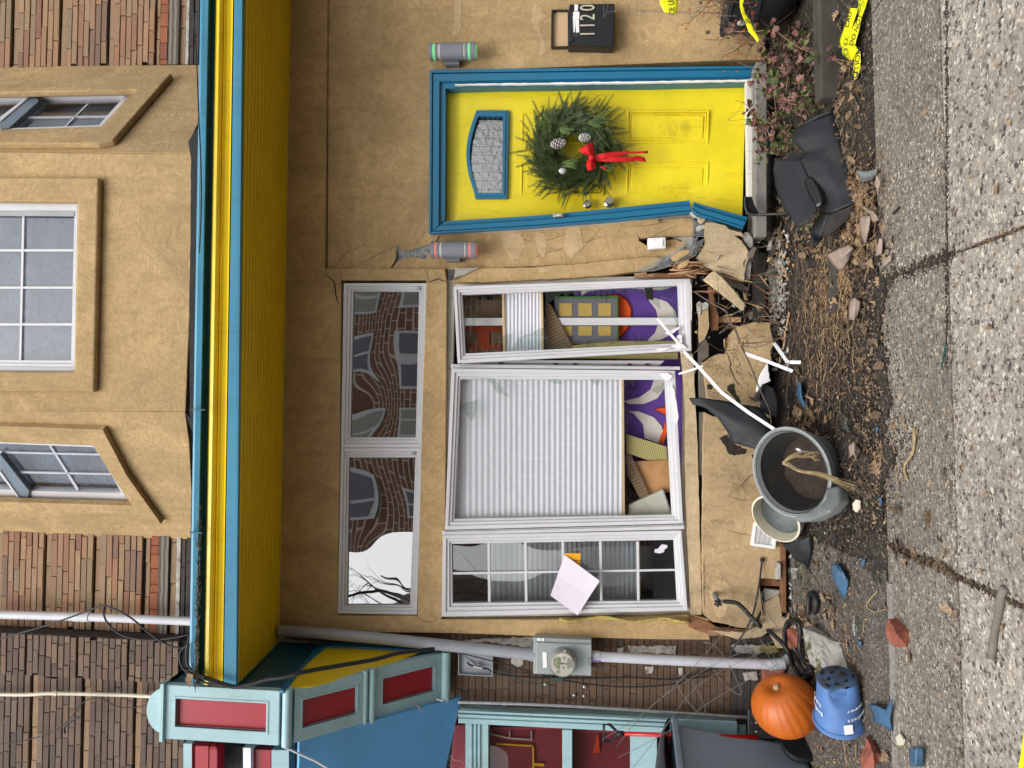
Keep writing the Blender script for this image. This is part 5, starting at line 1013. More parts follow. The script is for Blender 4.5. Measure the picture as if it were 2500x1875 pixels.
def tree(name, x, y, h, lbl, seed):
    r = random.Random(seed); t = thing(name, lbl, 'tree', (x, y, -.1)); mb = MB()
    def br_(p, d, L, rad, lv):
        pts = [p]; q = p.copy(); dd = d.copy()
        for _ in range(4): dd = (dd + V((r.uniform(-.25, .25), r.uniform(-.25, .25), r.uniform(-.05, .2)))).normalized(); q = q + dd * L / 4; pts.append(q)
        mb.tube(pts, [rad * (1 - .13 * i) for i in range(5)], n=6 if lv < 2 else 4)
        if lv < 5:
            for _ in range(3 if lv < 3 else 2): br_(pts[r.randint(2, 4)], (dd + V((r.uniform(-1, 1), r.uniform(-1, 1), r.uniform(-.2, .6)))).normalized(), L * .66, rad * .5, lv + 1)
    br_(V((x, y, -.1)), V((0, 0, 1)), h * .4, h * .016, 0); build(mb, 'trunk', 'wood_old', t, smooth=True)
tree('bare_tree', 6.2, -7.4, 9.0, 'bare winter tree mirrored in the small door window', 9)
tree('bare_tree', -4.6, -7.0, 8.5, 'bare winter tree mirrored in the left transom pane', 4)
mk('scuff', (0.52, 0.42, 0.05), 0.8, 0.3, 20, 0.1)
# ================================================================== THINGS ON THE WALL
def lamp(px0, px1, py, glow, lbl):
    a, b = at(px0, py, 5.10), at(px1, py, 5.10); H = a.z - b.z; x = (a.x + b.x) / 2; r = .058
    t = thing('wall_lamp', lbl, 'wall lamp', (x, 5.2, b.z), 'twin cylinder lamps either side of the door')
    seg = [(0, .075, 0), (.075, .13, 1), (.13, .185, 0), (.185, .245, 2), (.245, .735, 0), (.735, .775, 2), (.775, .835, 0), (.835, .89, 1), (.89, 1.0, 0)]
    for f0, f1, k in seg:
        z1_, z0_ = a.z - H * f0, a.z - H * f1; rr = r if k == 0 else r * .93; mb = MB()
        mb.lathe([(0, 0), (rr, 0), (rr, z1_ - z0_), (0, z1_ - z0_)], (x, 5.10, z0_), (0, 0, 1), n=32)
        build(mb, ('lamp_body', 'light_band', 'clear_band')[k], ('lamp_grey', glow, 'clear_dome')[k], t, smooth=True, auto=40)
    mb = MB(); mb.lathe([(0, 0), (r * .8, 0), (r * .8, .004), (0, .004)], (x, 5.10, b.z - .003), (0, 0, 1), n=24); build(mb, 'bottom_lens', glow, t)
    mb = MB(); mb.box(x - .07, x + .03, 5.14, 5.2, a.z - H * .62, a.z - H * .3); build(mb, 'bracket', 'lamp_grey', t, bevel=.004)
lamp(1050, 1162, 126, 'glow_green', 'grey cylinder wall lamp glowing green right of the blue door frame')
lamp(1054, 1163, 610, 'glow_red', 'grey cylinder wall lamp glowing red on the cracked wall left of the door')
t = thing('mailbox', 'black letterbox with silver house number 1120 and open lid', 'mailbox', at(1501, 62, 5.2))
mb = MB(); mb.slab([(1390, 10), (1501, 8), (1498, 114), (1386, 112)], 5.09, .10); build(mb, 'box', 'black_paint', t, bevel=.006)
mb = MB(); mb.slab([(1389, 18), (1396, 10), (1400, 100), (1388, 108)], 5.083, .006); build(mb, 'front_edge', 'black_paint', t, bevel=.002)
mb = MB(); mb.slab([[(1346, 23), (1388, 23), (1388, 115), (1345, 116)], [(1350, 26), (1386, 26), (1386, 112), (1349, 113)]], 5.16, .035); build(mb, 'open_lid', 'black_paint', t, bevel=.002)
mb = MB(); mb.slab([(1349, 25), (1387, 25), (1387, 113), (1348, 114)], 5.185, .01); build(mb, 'lid_lining', 'lid_tan', t)
for k, (ch, py) in enumerate((('1', 83), ('1', 62), ('2', 42), ('0', 19))):
    p = at(1436, py, 5.082); text(ch, p, (1, 0, -.016), (-.016, 0, 1), .142, 'digit', t, 'digit', .003, sx=.62)
mb = MB(); rr = random.Random(4)
for q in [((505, 100), (518, 100), (522, 205), (510, 205)), ((525, 28), (548, 30), (545, 72), (525, 72)), ((515, 75), (556, 75), (555, 120), (518, 118)), ((530, 120), (553, 122), (555, 205), (535, 206)), ((508, 110), (530, 115), (530, 175), (508, 172)), ((515, 175), (528, 175), (528, 203), (515, 203))]: mb.slab(zA(*q), 5.087 - rr.random() * .001, .002)
build(mb, 'torn_stickers', 'sticker', t, kind='stuff')
mb = MB(); mb.slab(zA((503, 210), (552, 212), (552, 236), (503, 236)), 5.084, .004); build(mb, 'lock_plate', 'bin_dark', t, bevel=.002)
# outlet cover, louvre vent, tap
t = thing('outlet_cover', 'white plastic weather cover over a socket in the cracked wall', 'socket cover', at(1600, 593, 5.2))
mb = MB(); mb.slab(d1((145, 465), (348, 455), (352, 578), (150, 592)), 5.14, .05); build(mb, 'cover', 'pure_white', t, bevel=.006)
mb = MB(); mb.slab(d1((175, 488), (325, 475), (318, 500), (318, 545), (330, 562), (180, 572), (192, 545), (190, 510)), 5.132, .01); build(mb, 'raised_panel', 'pure_white', t, bevel=.003)
t = thing('louvre_vent', 'white plastic louvred vent low on the wall behind the cream pot', 'vent', at(1890, 1300, 5.1))
mb = MB(); mb.slab([d3((290, 580), (560, 600), (520, 880), (250, 840)), d3((308, 618), (530, 640), (492, 838), (288, 812))], 5.07, .04); build(mb, 'vent_frame', 'pure_white', t, bevel=.004)
for k in range(4):
    a = k / 4; q = d3((308, 618), (530, 640), (492, 838), (288, 812)); L = lambda i, j, f: (q[i][0] + (q[j][0] - q[i][0]) * f, q[i][1] + (q[j][1] - q[i][1]) * f)
    mb = MB(); p = [L(0, 1, a + .01), L(0, 1, a + .22), L(3, 2, a + .22), L(3, 2, a + .01)]; mb.slab([(x, y, 5.075 + .012 * (i in (1, 2))) for i, (x, y) in enumerate(p)], 5.08, .006); build(mb, 'louvre', 'pure_white', t, bevel=.001)
t = thing('garden_tap', 'black outdoor tap with grey stub where the ribbed hose starts', 'tap', at(1750, 1460, 5.1))
mb = MB(); mb.tube([at(1745, 1450, 5.11), at(1750, 1462, 5.03), at(1753, 1472, 5.0)], .016, n=10); build(mb, 'tap_body', 'lamp_grey', t, smooth=True)
mb = MB(); c = at(1753, 1472, 4.99)
for k in range(6): a = k * math.pi / 3; mb.ball(c + V((math.cos(a), 0, math.sin(a))) * .02, .009, n=6)
mb.ball(c, .018, n=8, sq=(1, .5, 1)); build(mb, 'tap_wheel', 'cable_black', t, smooth=True)
mb = MB(); mb.tube([at(1755, 1466, 5.03), at(1770, 1468, 5.02)], .012, n=10); build(mb, 'hose_coupling', 'nickel', t, smooth=True)
# ribbed hose, from the tap down and coiled on the ground
def smoothline(pts, n=6):
    out = []; P = [V(p) for p in pts]
    for i in range(len(P) - 1):
        p0, p1, p2, p3 = P[max(0, i - 1)], P[i], P[i + 1], P[min(len(P) - 1, i + 2)]
        for k in range(n):
            t = k / n; out.append(.5 * ((2 * p1) + (p2 - p0) * t + (2 * p0 - 5 * p1 + 4 * p2 - p3) * t * t + (3 * p1 - p0 - 3 * p2 + p3) * t ** 3))
    return out + [P[-1]]
H = [at(*p) for p in [z + (y,) for z, y in zip(zC((1470, 605), (1560, 620), (1640, 700), (1700, 760)), (5.02, 5.0, 4.98, 4.96))]] + [gnd(x, y, l) for (x, y), l in zip(d4((60, 0), (300, 90), (480, 220), (620, 370), (700, 560), (790, 690), (890, 650), (880, 580), (780, 440), (760, 320), (770, 200), (740, 80), (640, 80), (600, 200), (610, 330), (690, 420), (770, 560), (820, 640), (900, 600)), [.25, .2, .14, .10, .05, .03, .02, .02, .03, .03, .03, .04, .05, .06, .06, .05, .06, .05, .03])][1:]
hp = smoothline(H, 14); mb = MB(); mb.tube(hp, [.013 + (.0022 if i % 2 else 0) for i in range(len(hp))], n=10); solo(mb, 'garden_hose', 'cable_black', 'black ribbed hose running from the tap and coiled beside the stone block', 'hose', smooth=True)
H = [gnd(x, y, .03) for x, y in d3((960, 1600), (985, 1480), (950, 1390), (900, 1400), (890, 1600))]
mb = MB(); hp = smoothline(H, 14); mb.tube(hp, [.014 + (.002 if i % 2 else 0) for i in range(len(hp))], n=10); solo(mb, 'garden_hose', 'cable_black', 'short ribbed hose loop standing in leaves between tap and stone block', 'hose', smooth=True)
mb = MB(); mb.tube(smoothline([at(x, y, Y) for (x, y), Y in zip(zC((1712, 345), (1700, 450), (1680, 580), (1650, 700), (1600, 800), (1520, 920), (1470, 1050)), (5.1, 5.07, 5.06, 5.05, 5.05, 5.1, 5.2))], 5), .006, n=6); mb.ball(at(*zC((1714, 342))[0], 5.1), .016, n=8); solo(mb, 'wall_cable', 'cable_black', 'black cable leaving a hole low in the stucco near the tap', 'cable')
# electricity meter and pipes
t = thing('electric_meter', 'grey electricity meter box with round glass meter on the brick strip', 'electric meter', at(1370, 1604, 5.2))
MY = 5.09
mb = MB(); mb.slab(d7((815, 145), (1385, 170), (1385, 525), (812, 505)), MY, .15); build(mb, 'meter_box', 'meter_grey', t, bevel=.006)
mb = MB(); mb.slab(d7((840, 195), (1385, 215), (1383, 518), (838, 500)), MY - .012, .014); build(mb, 'cover_plate', 'meter_grey', t, bevel=.004)
c = at(*d7((1100, 375))[0], MY - .01); rm = .082
mb = MB(); mb.lathe([(rm + .006, 0), (rm + .006, .018), (rm, .02), (rm, .085), (rm - .008, .095), (0, .1)], c, (0, -1, 0), n=40); build(mb, 'meter_glass', 'glass_dome', t, smooth=True, auto=40) if 'glass_dome' in MATS else None
glassmat('glass_dome', 0.08, (0.93, 0.93, 0.92)); build(mb, 'meter_glass', 'glass_dome', t, smooth=True, auto=40)
mb = MB(); mb.lathe([(rm + .008, 0), (rm + .008, .02), (rm - .003, .02), (rm - .003, 0)], c, (0, -1, 0), n=40); build(mb, 'meter_ring', 'steel', t, smooth=True, auto=40)
mb = MB(); mb.lathe([(0, .075), (rm * .93, .075), (rm * .93, .0)], c, (0, -1, 0), n=40); build(mb, 'dial_face', 'digit_face', t) if 'digit_face' in MATS else None
mk('dial_cream', (0.62, 0.59, 0.50), 0.5, 0.03, 10, 0); build(mb, 'dial_face', 'dial_cream', t)
fc = c + V((0, -.0765, 0))
def fp(x, y): p = at(*d7((x, y))[0], fc.y); return p
mb = MB(); mb.slab(d7((1042, 345), (1078, 347), (1070, 455), (1037, 452)), fc.y - .001, .001); build(mb, 'display', 'lcd', t); mb = MB()
for q in ((1012, 350, 1028, 430), (1145, 355, 1165, 455), (1175, 360, 1195, 445), (1105, 340, 1120, 360), (1100, 432, 1114, 458), (1040, 465, 1066, 500), (1105, 270, 1133, 292)): mb.slab(d7((q[0], q[1]), (q[2], q[1]), (q[2], q[3]), (q[0], q[3])), fc.y - .001, .001)
build(mb, 'dial_marks', 'meter_grey', t, kind='stuff'); text('CL200 240V', fp(1128, 405), (0, 0, 1), (-1, 0, 0), .012, 'ink', t); text('kWh', fp(1085, 400), (0, 0, 1), (-1, 0, 0), .012, 'ink', t); text('8.8.8.8', fp(1057, 400), (1, 0, 0), (0, 0, 1), .011, 'ink', t)
mb = MB(); mb.slab(d7((902, 290), (942, 290), (948, 442), (908, 444)), MY - .015, .003); build(mb, 'white_label', 'sticker', t); mb = MB(); mb.slab(d7((850, 152), (885, 154), (885, 180), (850, 178)), MY - .003, .003); mb.slab(d7((895, 152), (917, 154), (917, 185), (895, 182)), MY - .003, .003); build(mb, 'white_label', 'sticker', t)
mb = MB(); mb.slab(d7((1355, 350), (1385, 355), (1380, 440), (1352, 430)), MY - .02, .02); build(mb, 'hasp', 'steel', t, bevel=.003); mb = MB(); mb.tube([at(*d7((1385, 372))[0], MY - .02), at(*d7((1475, 382))[0], MY - .03)], .005, n=6); build(mb, 'seal_tag', 'purple', t)
def pipe(name, pts, r, mat, lbl, coll=(), cat='pipe'):
    t = thing(name, lbl, cat, pts[-1]); mb = MB(); mb.tube(smoothline(pts, 6), r, n=16); build(mb, 'tube', mat, t, smooth=True, auto=60)
    for (f, l, rr_) in coll:
        L = smoothline(pts, 20); i = int(f * (len(L) - 2)); a = L[i]; d = (L[i + 1] - a).normalized(); mb = MB(); mb.tube([a - d * l, a + d * l], r * rr_, n=16); build(mb, 'coupling', mat, t, smooth=True, auto=60)
    return t
pipe('conduit', [at(682, 1539, 5.10), at(900, 1556, 5.10), at(1280, 1596, 5.12), at(1302, 1598, 5.13)], .039, 'pipe_grey', 'wide grey conduit coming down to the top of the meter box', [(.12, .01, 1.08), (.98, .03, 1.12)])
mb = MB(); mb.tube([at(686, 1541, 5.10), at(678, 1539, 5.10)], .045, n=16)
pipe('conduit', [at(1446, 1602, 5.13), at(1700, 1615, 5.13), at(1856, 1621, 5.13), at(1890, 1622, 5.12), at(1912, 1618, 5.12), at(1925, 1608, 5.14)], .033, 'pipe_pale', 'pale grey conduit from the meter box bending into the ground', [(.02, .03, 1.12), (.66, .05, 1.1)])
pipe('conduit', [at(1118, 1714, 5.17), at(1400, 1724, 5.17), at(1828, 1752, 5.17)], .012, 'steel', 'thin steel conduit running down beside the pale blue shopfront post', [(.28, .012, 1.35)])
pipe('drain_pipe', [at(-60, 1499, 5.18), at(200, 1506, 5.18), at(470, 1517, 5.18)], .030, 'pipe_white', 'white pipe down the upper brick wall left of the bay', [(.52, .06, 1.15)])
pipe('cable_duct', [at(-60, 1694, 5.14), at(60, 1696, 5.12), at(130, 1693, 5.12), at(300, 1697, 5.13), at(390, 1703, 5.1), at(420, 1716, 5.0)], .013, 'cream_ceramic', 'thin cream cable duct on the neighbour upper brick wall', [(.42, .012, 1.3)])
t = thing('junction_box', 'grey plastic cable box without lid left above the meter', 'junction box', at(1160, 1622, 5.2))
mb = MB(); mb.slab([d7((75, 285), (415, 325), (415, 533), (75, 515)), d7((85, 295), (405, 335), (405, 522), (85, 505))], 5.17, .06); build(mb, 'box_rim', 'pipe_grey', t, bevel=.003)
mb = MB(); mb.slab(d7((85, 295), (405, 335), (405, 522), (85, 505)), 5.20, .02)
for p, q in (((90, 300), (400, 520)), ((400, 335), (90, 500))): ribbon(mb, d7(p, q), 1.0, 5.195)
build(mb, 'box_back', 'pipe_grey', t); mb = MB(); mb.tube(smoothline([at(x, y, 5.17) for x, y in d7((165, 390), (190, 415), (240, 430), (310, 445), (370, 455), (400, 485))], 5), .006, n=6); build(mb, 'cable_tail', 'cable_black', t); mb = MB(); mb.tube([at(x, y, 5.165) for x, y in d7((225, 425), (315, 445))], .008, n=6); mb.slab(d7((258, 405), (280, 405), (280, 462), (258, 462)), 5.17, .01); build(mb, 'connector', 'nickel', t)
def cable(lbl, pts, r=.005, mat='cable_black', name='cable', n=6, tw=0):
    mb = MB(); L = smoothline(pts, 8); mb.tube(L, r, n=n)
    return solo(mb, name, mat, lbl, 'cable', smooth=True)
P7 = lambda pts, Y: [at(x, y, Y) for x, y in d7(*pts)]
cable('black cable from the bracket to the left side of the meter box', P7([(0, 285), (100, 300), (400, 375), (650, 440), (800, 490)], 5.15), .004)
cable('upper of two black cables sagging across the brick below the meter', P7([(420, 490), (560, 520), (900, 540), (1300, 545), (1800, 538), (2212, 552)], 5.20) + [at(*zC((1400, 1030))[0], 5.2), at(*zC((1500, 960))[0], 5.18)], .006)
cable('lower black cable looping under the meter and up again', P7([(900, 510), (1000, 545), (1400, 610), (1800, 632), (2212, 600)], 5.19) + [at(*zC((1250, 1095))[0], 5.19), at(*zC((1420, 1075))[0], 5.19)], .005)
cable('thin green earth wire between junction box and meter', P7([(420, 475), (560, 490), (700, 570), (820, 602), (960, 590), (1000, 560)], 5.19), .0025, 'earth_green')
mb = MB(); mb.slab(d7((985, 540), (1105, 545), (1100, 578), (988, 572)), 5.18, .04); solo(mb, 'ground_clamp', 'earth_green', 'small green clamp on the brick under the meter', 'clamp', bevel=.003)
P3 = lambda pts, Y: [at(p[0], p[1], Y) for p in z3(*pts)]; P6 = lambda pts, Y: [at(p[0], p[1], Y) for p in z6(*pts)]
bund = P3([(1195, 1030), (1240, 1065), (1320, 1095), (1420, 1130), (1500, 1145), (1600, 1125), (1700, 1095), (1815, 1080)], 4.28) + [at(*z6((400, 1045))[0], 4.32), at(*z6((800, 975))[0], 4.6), at(*z6((980, 930))[0], 4.8), at(*z6((1190, 905))[0], 5.02)]
cable('thick taped cable bundle running along the yellow bracket side', bund, .013)
cable('thin cable following the taped bundle along the bracket side', [p + V((0, -.012, .012)) for p in bund], .006, 'cable_black')
cable('black cable looping from the roof end over the gutter', P3([(0, 840), (300, 755), (570, 660), (640, 630), (720, 650), (830, 710), (950, 810), (1060, 880), (1140, 900), (1185, 885), (1195, 820)], 4.55), .006)
cable('black cable loop hanging on the upper brick wall beside the white pipe', P3([(660, 640), (655, 680), (680, 740), (740, 800), (820, 835), (950, 850), (1100, 835), (1195, 815)], 4.7), .006)
cable('black cable curling in front of the gutter end', P3([(1180, 885), (1140, 930), (1145, 1000), (1200, 1070), (1300, 1120), (1420, 1140)], 4.27), .006)
cable('second black cable curling in front of the gutter end', P3([(1190, 870), (1180, 930), (1190, 1010), (1240, 1060), (1300, 1085)], 4.26), .007)
cable('black service cable crossing the neighbour upper wall', P3([(-100, 1520), (0, 1508), (200, 1475), (350, 1420), (440, 1350), (500, 1270), (560, 1225), (640, 1220), (740, 1270), (860, 1275), (980, 1245)], 5.08), .004)
cable('short black cable branching down the neighbour upper wall', P3([(410, 1440), (410, 1400), (470, 1350), (520, 1335)], 5.08), .008)
cable('black wire along the gutter in front of the bay', [at(*z1((1218, -30))[0], 4.24), at(*z1((1240, 300))[0], 4.24), at(*z1((1255, 650))[0], 4.24), at(*z1((1275, 1200))[0], 4.24), at(*z1((1262, 1600))[0], 4.245)], .004)
mb = MB(); mb.slab(jag(z3((1185, 1060), (1225, 1070), (1215, 1100), (1200, 1150), (1190, 1130), (1170, 1110)), 1, 6), 4.24, .003); solo(mb, 'dry_leaf', 'leaf_tan', 'dry oak leaf caught where the cables curl at the gutter end', 'leaf')
mb = MB()
for x, y in d7((932, 600), (1317, 626), (1215, 712), (1313, 720)): mb.lathe([(0, 0), (.012, 0), (.012, .01), (.005, .012), (0, .012)], at(x, y, 5.24), (0, -1, 0), n=10)
build(mb, 'wall_anchors', 'steel', neigh, kind='stuff')
# notice papers on the left window
mb = MB(); q = zC((463, 310), (685, 475), (545, 693), (373, 568)); P_ = [at(x, y, Y) for (x, y), Y in zip(q, (5.145, 5.10, 5.12, 5.14))]
mb.sheet([[P_[0], P_[1]], [P_[0] * .5 + P_[3] * .5 + V((0, .01, 0)), P_[1] * .5 + P_[2] * .5 + V((0, .006, 0))], [P_[3], P_[2]]], .0012, 5); solo(mb, 'paper_notice', 'paper_pink', 'blank pale pink sheet taped crookedly over the gridded window', 'paper')
t = thing('orange_card', 'orange notice card behind the pink sheet on the gridded window', 'card', at(1400, 1360, 5.15)); mb = MB(); mb.slab(zC((462, 300), (563, 301), (563, 385), (540, 385), (463, 330)), 5.15, .002); build(mb, 'card', 'paper_orange', t)
for k in range(3): text('public notice of inspection', at(*zC((547 + k * 5, 345))[0], 5.148), (0, 0, -1), (1, 0, 0), .007, 'ink', t)
mb = MB(); mb.slab(jag(zC((1060, 262), (1080, 243), (1112, 250), (1112, 265), (1090, 280), (1095, 292), (1060, 302), (1032, 295), (1035, 275), (1060, 270)), .5, 4), 5.20, .002); solo(mb, 'paint_mark', 'paper_pink', 'two pale smudged stickers low on the gridded window', 'sticker')

# ================================================================== WREATH
WC = at(1397, 368, 5.22); t = thing('wreath', 'round fir wreath with snowy cones and red bow on the yellow door', 'wreath', WC)
rr = random.Random(12); nee = MB(); cdr = MB()
def sprig(mb, p, d, L, nn, nl, wdt=.0016):
    d = d.normalized(); side = d.cross(V((rr.uniform(-.3, .3), -1, rr.uniform(-.3, .3)))).normalized(); up = side.cross(d)
    mb.tube([p, p + d * L * .5 + up * .004, p + d * L], [.0025, .002, .0008], n=3, caps=False)
    for k in range(nn):
        f = (k + .5) / nn; b = p + d * L * f; s_ = 1 if k % 2 else -1; l = nl * (1.05 - .6 * f) * rr.uniform(.8, 1.2)
        e = b + (side * s_ * .85 + d * .75 + up * rr.uniform(-.25, .6)).normalized() * l; q = d * wdt
        mb.add([b - q, b + q, e + q * .3, e - q * .3], [(0, 1, 2, 3)])
for k in range(1150):
    a = rr.uniform(0, 2 * math.pi); rad = rr.triangular(.055, .335, .20); y = -rr.uniform(0, .13) * math.sin(max(0, min(1, (rad - .03) / .33)) * math.pi) ** .6
    rv = V((math.cos(a), 0, math.sin(a))); tv = V((math.sin(a), 0, -math.cos(a))); p = WC + rv * rad + V((0, y, 0))
    d = tv * .8 + rv * rr.uniform(-.25, .75) + V((0, rr.uniform(-.6, .12), 0)); L = rr.uniform(.06, .12)
    if rad > .27 and rr.random() < .5: d = rv + tv * rr.uniform(-.2, .8); L *= 1.25
    elif rad > .30: L *= .7
    sprig(nee, p, d, L * rr.uniform(.8, 1.2), 22, .022, .0023)
build(nee, 'fir_needles', 'needle', t, kind='stuff', fixn=False)
mb = MB(); mb.lathe([(.14, -.03), (.20, -.06), (.26, -.03), (.20, .0), (.14, -.03)], WC, (0, 1, 0), n=40); build(mb, 'wreath_core', 'needle', t)
for (px, py, n_) in ((1378, 402, 26), (1470, 410, 8), (1372, 318, 12), (1340, 300, 10), (1440, 300, 12), (1452, 290, 10)):
    p = at(px, py, 5.09)
    for k in range(n_): sprig(cdr, p + V((rr.uniform(-.015, .015), 0, rr.uniform(-.02, .02))), V((rr.uniform(-.5, .5), rr.uniform(-.3, .1), -1 if px != 1340 else .4)), rr.uniform(.04, .085), 16, .016, .0022)
build(cdr, 'cedar_tips', 'cedar', t, kind='stuff', fixn=False)
for (px, py, r_, l_) in ((1361, 351, .032, .10), (1426, 336, .026, .08), (1372, 418, .018, .05)):
    c = at(px, py, 5.09); ax = V((.1, -.35, -1)).normalized() if px == 1361 else V((-.2, -.6, -.8)).normalized(); core = MB(); core.lathe([(0, -l_ / 2), (r_ * .6, -l_ * .3), (r_ * .8, 0), (r_ * .6, l_ * .3), (0, l_ / 2)], c, ax, n=12); cone = build(core, 'pine_cone', 'cone_dark', t)
    sc_ = MB(); u = ax.orthogonal().normalized(); w2 = ax.cross(u)
    for k in range(60):
        f = k / 60; a = k * 2.399; h = -l_ / 2 + l_ * f; q = r_ * math.sin(math.pi * min(.97, max(.06, f * .9 + .06))) ** .6; n_ = u * math.cos(a) + w2 * math.sin(a); tv = ax.cross(n_); b = c + ax * h + n_ * q * .7; e = c + ax * (h + .006) + n_ * q * 1.15
        sc_.add([b - tv * .005, b + tv * .005, e + tv * .007 + ax * .002, e - tv * .007 + ax * .002, e + tv * .006 - ax * .003, e - tv * .006 - ax * .003], [(0, 1, 2, 3), (3, 2, 4, 5)])
    build(sc_, 'cone_scales', 'cone_snow', cone, kind='stuff', fixn=False)
def bow(rows, name='ribbon'): mb = MB(); mb.sheet([[at(x, y, Y) for (x, y), Y in zip(zA(*[p[:2] for p in r]), [p[2] for p in r])] for r in rows], .002, 4); build(mb, name, 'ribbon_red', t, smooth=True)
bow([[(640, 900, 5.06), (600, 915, 5.03), (548, 950, 5.06)], [(652, 940, 5.04), (610, 945, 5.0), (575, 970, 5.04)], [(655, 985, 5.06), (630, 985, 5.04), (605, 985, 5.06)]], 'bow_loop')
bow([[(655, 1005, 5.06), (630, 1005, 5.04), (605, 1010, 5.06)], [(660, 1040, 5.03), (625, 1045, 5.0), (598, 1050, 5.04)], [(662, 1065, 5.05), (640, 1075, 5.03), (610, 1083, 5.05)]], 'bow_loop')
bow([[(652, 985, 5.05), (655, 1015, 5.05)], [(700, 970, 5.03), (720, 1005, 5.04)], [(780, 962, 5.05), (790, 990, 5.05)], [(870, 960, 5.06), (880, 972, 5.07)], [(992, 955, 5.09), (990, 970, 5.09)]], 'ribbon_tail')
bow([[(652, 995, 5.06), (650, 1020, 5.06)], [(760, 990, 5.04), (755, 1025, 5.05)], [(890, 995, 5.06), (870, 1025, 5.07)], [(925, 985, 5.07), (910, 1018, 5.08)], [(968, 995, 5.09), (980, 1024, 5.09)]], 'ribbon_tail')
bow([[(690, 1050, 5.05), (690, 1062, 5.05)], [(728, 1062, 5.06), (728, 1078, 5.06)]], 'ribbon_tail')
mb = MB(); mb.ball(at(*zA((632, 998))[0], 5.02), .022, n=12, sq=(1, .8, .9)); build(mb, 'bow_knot', 'ribbon_red', t, smooth=True)

# ================================================================== BIG THINGS ON THE GROUND
# pumpkin
pc = gnd(2008, 1738, 0) + V((0, .06, .0)); R_ = .198; ax = V((.80, -.28, .42)).normalized(); pc.z = GH(pc.x, pc.y) + R_ * .97; t = thing('pumpkin', 'large orange pumpkin on its side between the bin and the blue pot', 'pumpkin', pc)
vs = []; fs = []; nu, nv = 132, 40; u_ = ax.orthogonal().normalized(); w_ = ax.cross(u_)
for j in range(nv + 1):
    th = math.pi * j / nv
    for i in range(nu):
        ph = 2 * math.pi * i / nu; rib = abs(math.sin(ph * 11 + .4 * math.sin(ph * 3))) ** .55; rr_ = R_ * (1 - .024 * (1 - rib) * math.sin(th) ** .5) * (1 + .03 * math.sin(ph * 2 + 1)); dim = .82 + .18 * math.sin(th) ** .6
        vs.append(pc + (u_ * math.cos(ph) + w_ * math.sin(ph)) * math.sin(th) * rr_ + ax * math.cos(th) * R_ * .92 * (1 - .24 * math.exp(-(math.sin(th) / .30) ** 2)))
for j in range(nv):
    for i in range(nu): fs.append((j * nu + i, j * nu + (i + 1) % nu, (j + 1) * nu + (i + 1) % nu, (j + 1) * nu + i))
mb = MB(); mb.add(vs, fs); build(mb, 'skin', 'pumpkin_skin', t, smooth=True)
mb = MB(); c = pc + ax * R_ * .685; mb.lathe([(.020, 0), (.018, .022), (.012, .028), (0, .026)], c, ax, n=12); build(mb, 'stem_scar', 'stem_tan', t, smooth=True)
# blue nursery pot lying on its side
bx = at(2044, 1655, 4.20); rx = at(2050, 1760, 4.31); axb = (rx - bx); Lb = axb.length * .98; axb.normalize(); rb, rr2 = .102, .133
mb = MB(); dn = at(2065, 1705, 4.1)
def dentp(p): d = (p - dn).length; return p + V((0, .055, .02)) * math.exp(-(d / .07) ** 2)
prof = [(0, 0), (rb * .9, 0), (rb, .008)] + [(rb + (rr2 - .01 - rb) * k / 12, .008 + (Lb - .03) * k / 12) for k in range(1, 13)] + [(rr2, Lb - .022), (rr2 + .004, Lb - .01), (rr2 + .004, Lb), (rr2 - .002, Lb)] + [(rr2 - .006, Lb - .02), (rb - .006, .012), (0, .01)]
t = thing('nursery_pot', 'dented blue plastic nursery pot with white lettering lying on its side', 'plant pot', gnd(2110, 1720))
mb.lathe(prof, bx, axb, n=64); mb.v = [dentp(p) for p in mb.v]; mb.m = [1 if i < 2 * 64 else 0 for i in range(len(mb.f))]; build(mb, 'pot_wall', ['nursery_blue', 'pot_soil_blue'], t, smooth=True, auto=40)
ub = axb.orthogonal().normalized(); wb = axb.cross(ub)
fv = (V((0, -1, .35)) - axb * V((0, -1, .35)).dot(axb)).normalized(); fw = axb.cross(fv)
mb = MB()
for k in range(10):
    a = k * .628; c = bx + (fv * math.cos(a) + fw * math.sin(a)) * rb * (.78 if k % 2 else .45) - axb * .002; tv = (-fv * math.sin(a) + fw * math.cos(a)); e = tv * .012; g2 = (fv * math.cos(a) + fw * math.sin(a)) * .006
    mb.loops([[c - e - g2, c + e - g2, c + e + g2, c - e + g2]], axb * .003)
build(mb, 'drain_holes', 'void', t, kind='stuff')
def pottext(s, h, a0, size, step):
    for i, ch in enumerate(s):
        a = a0 - i * step; nrm = fv * math.cos(a) + fw * math.sin(a); rad = rb + (rr2 - rb) * (h / Lb) + .0015; p = dentp(bx + axb * h + nrm * rad); up = axb; right = up.cross(nrm); text(ch, p, right, up, size, 'sticker', t, 'letter', .0006)
D_ = -1
def ptext(s, h, a0, size, stp): 
    for i, ch in enumerate(s):
        a = a0 + i * stp; nrm = fv * math.cos(a) + fw * math.sin(a); rad = rb + (rr2 - rb) * (h / Lb) + .002; p = dentp(bx + axb * h + nrm * rad); text(ch, p, axb.cross(nrm), axb, size, 'sticker', t, 'letter', .0006)
ptext('Endless', Lb * .62, -1.35, .036, .155); ptext('Summer', Lb * .44, -1.3, .034, .165); ptext('Endless', Lb * .60, .75, .036, .155); ptext('Summer', Lb * .44, .85, .034, .165)
mb = MB(); hs_ = [dentp(bx + axb * h + (fv * math.cos(a) + fw * math.sin(a)) * (rb + (rr2 - rb) * h / Lb + .0015)) for h, a in ((Lb * .70, -.55), (Lb * .70, -.18), (Lb * .90, -.2), (Lb * .90, -.55))]
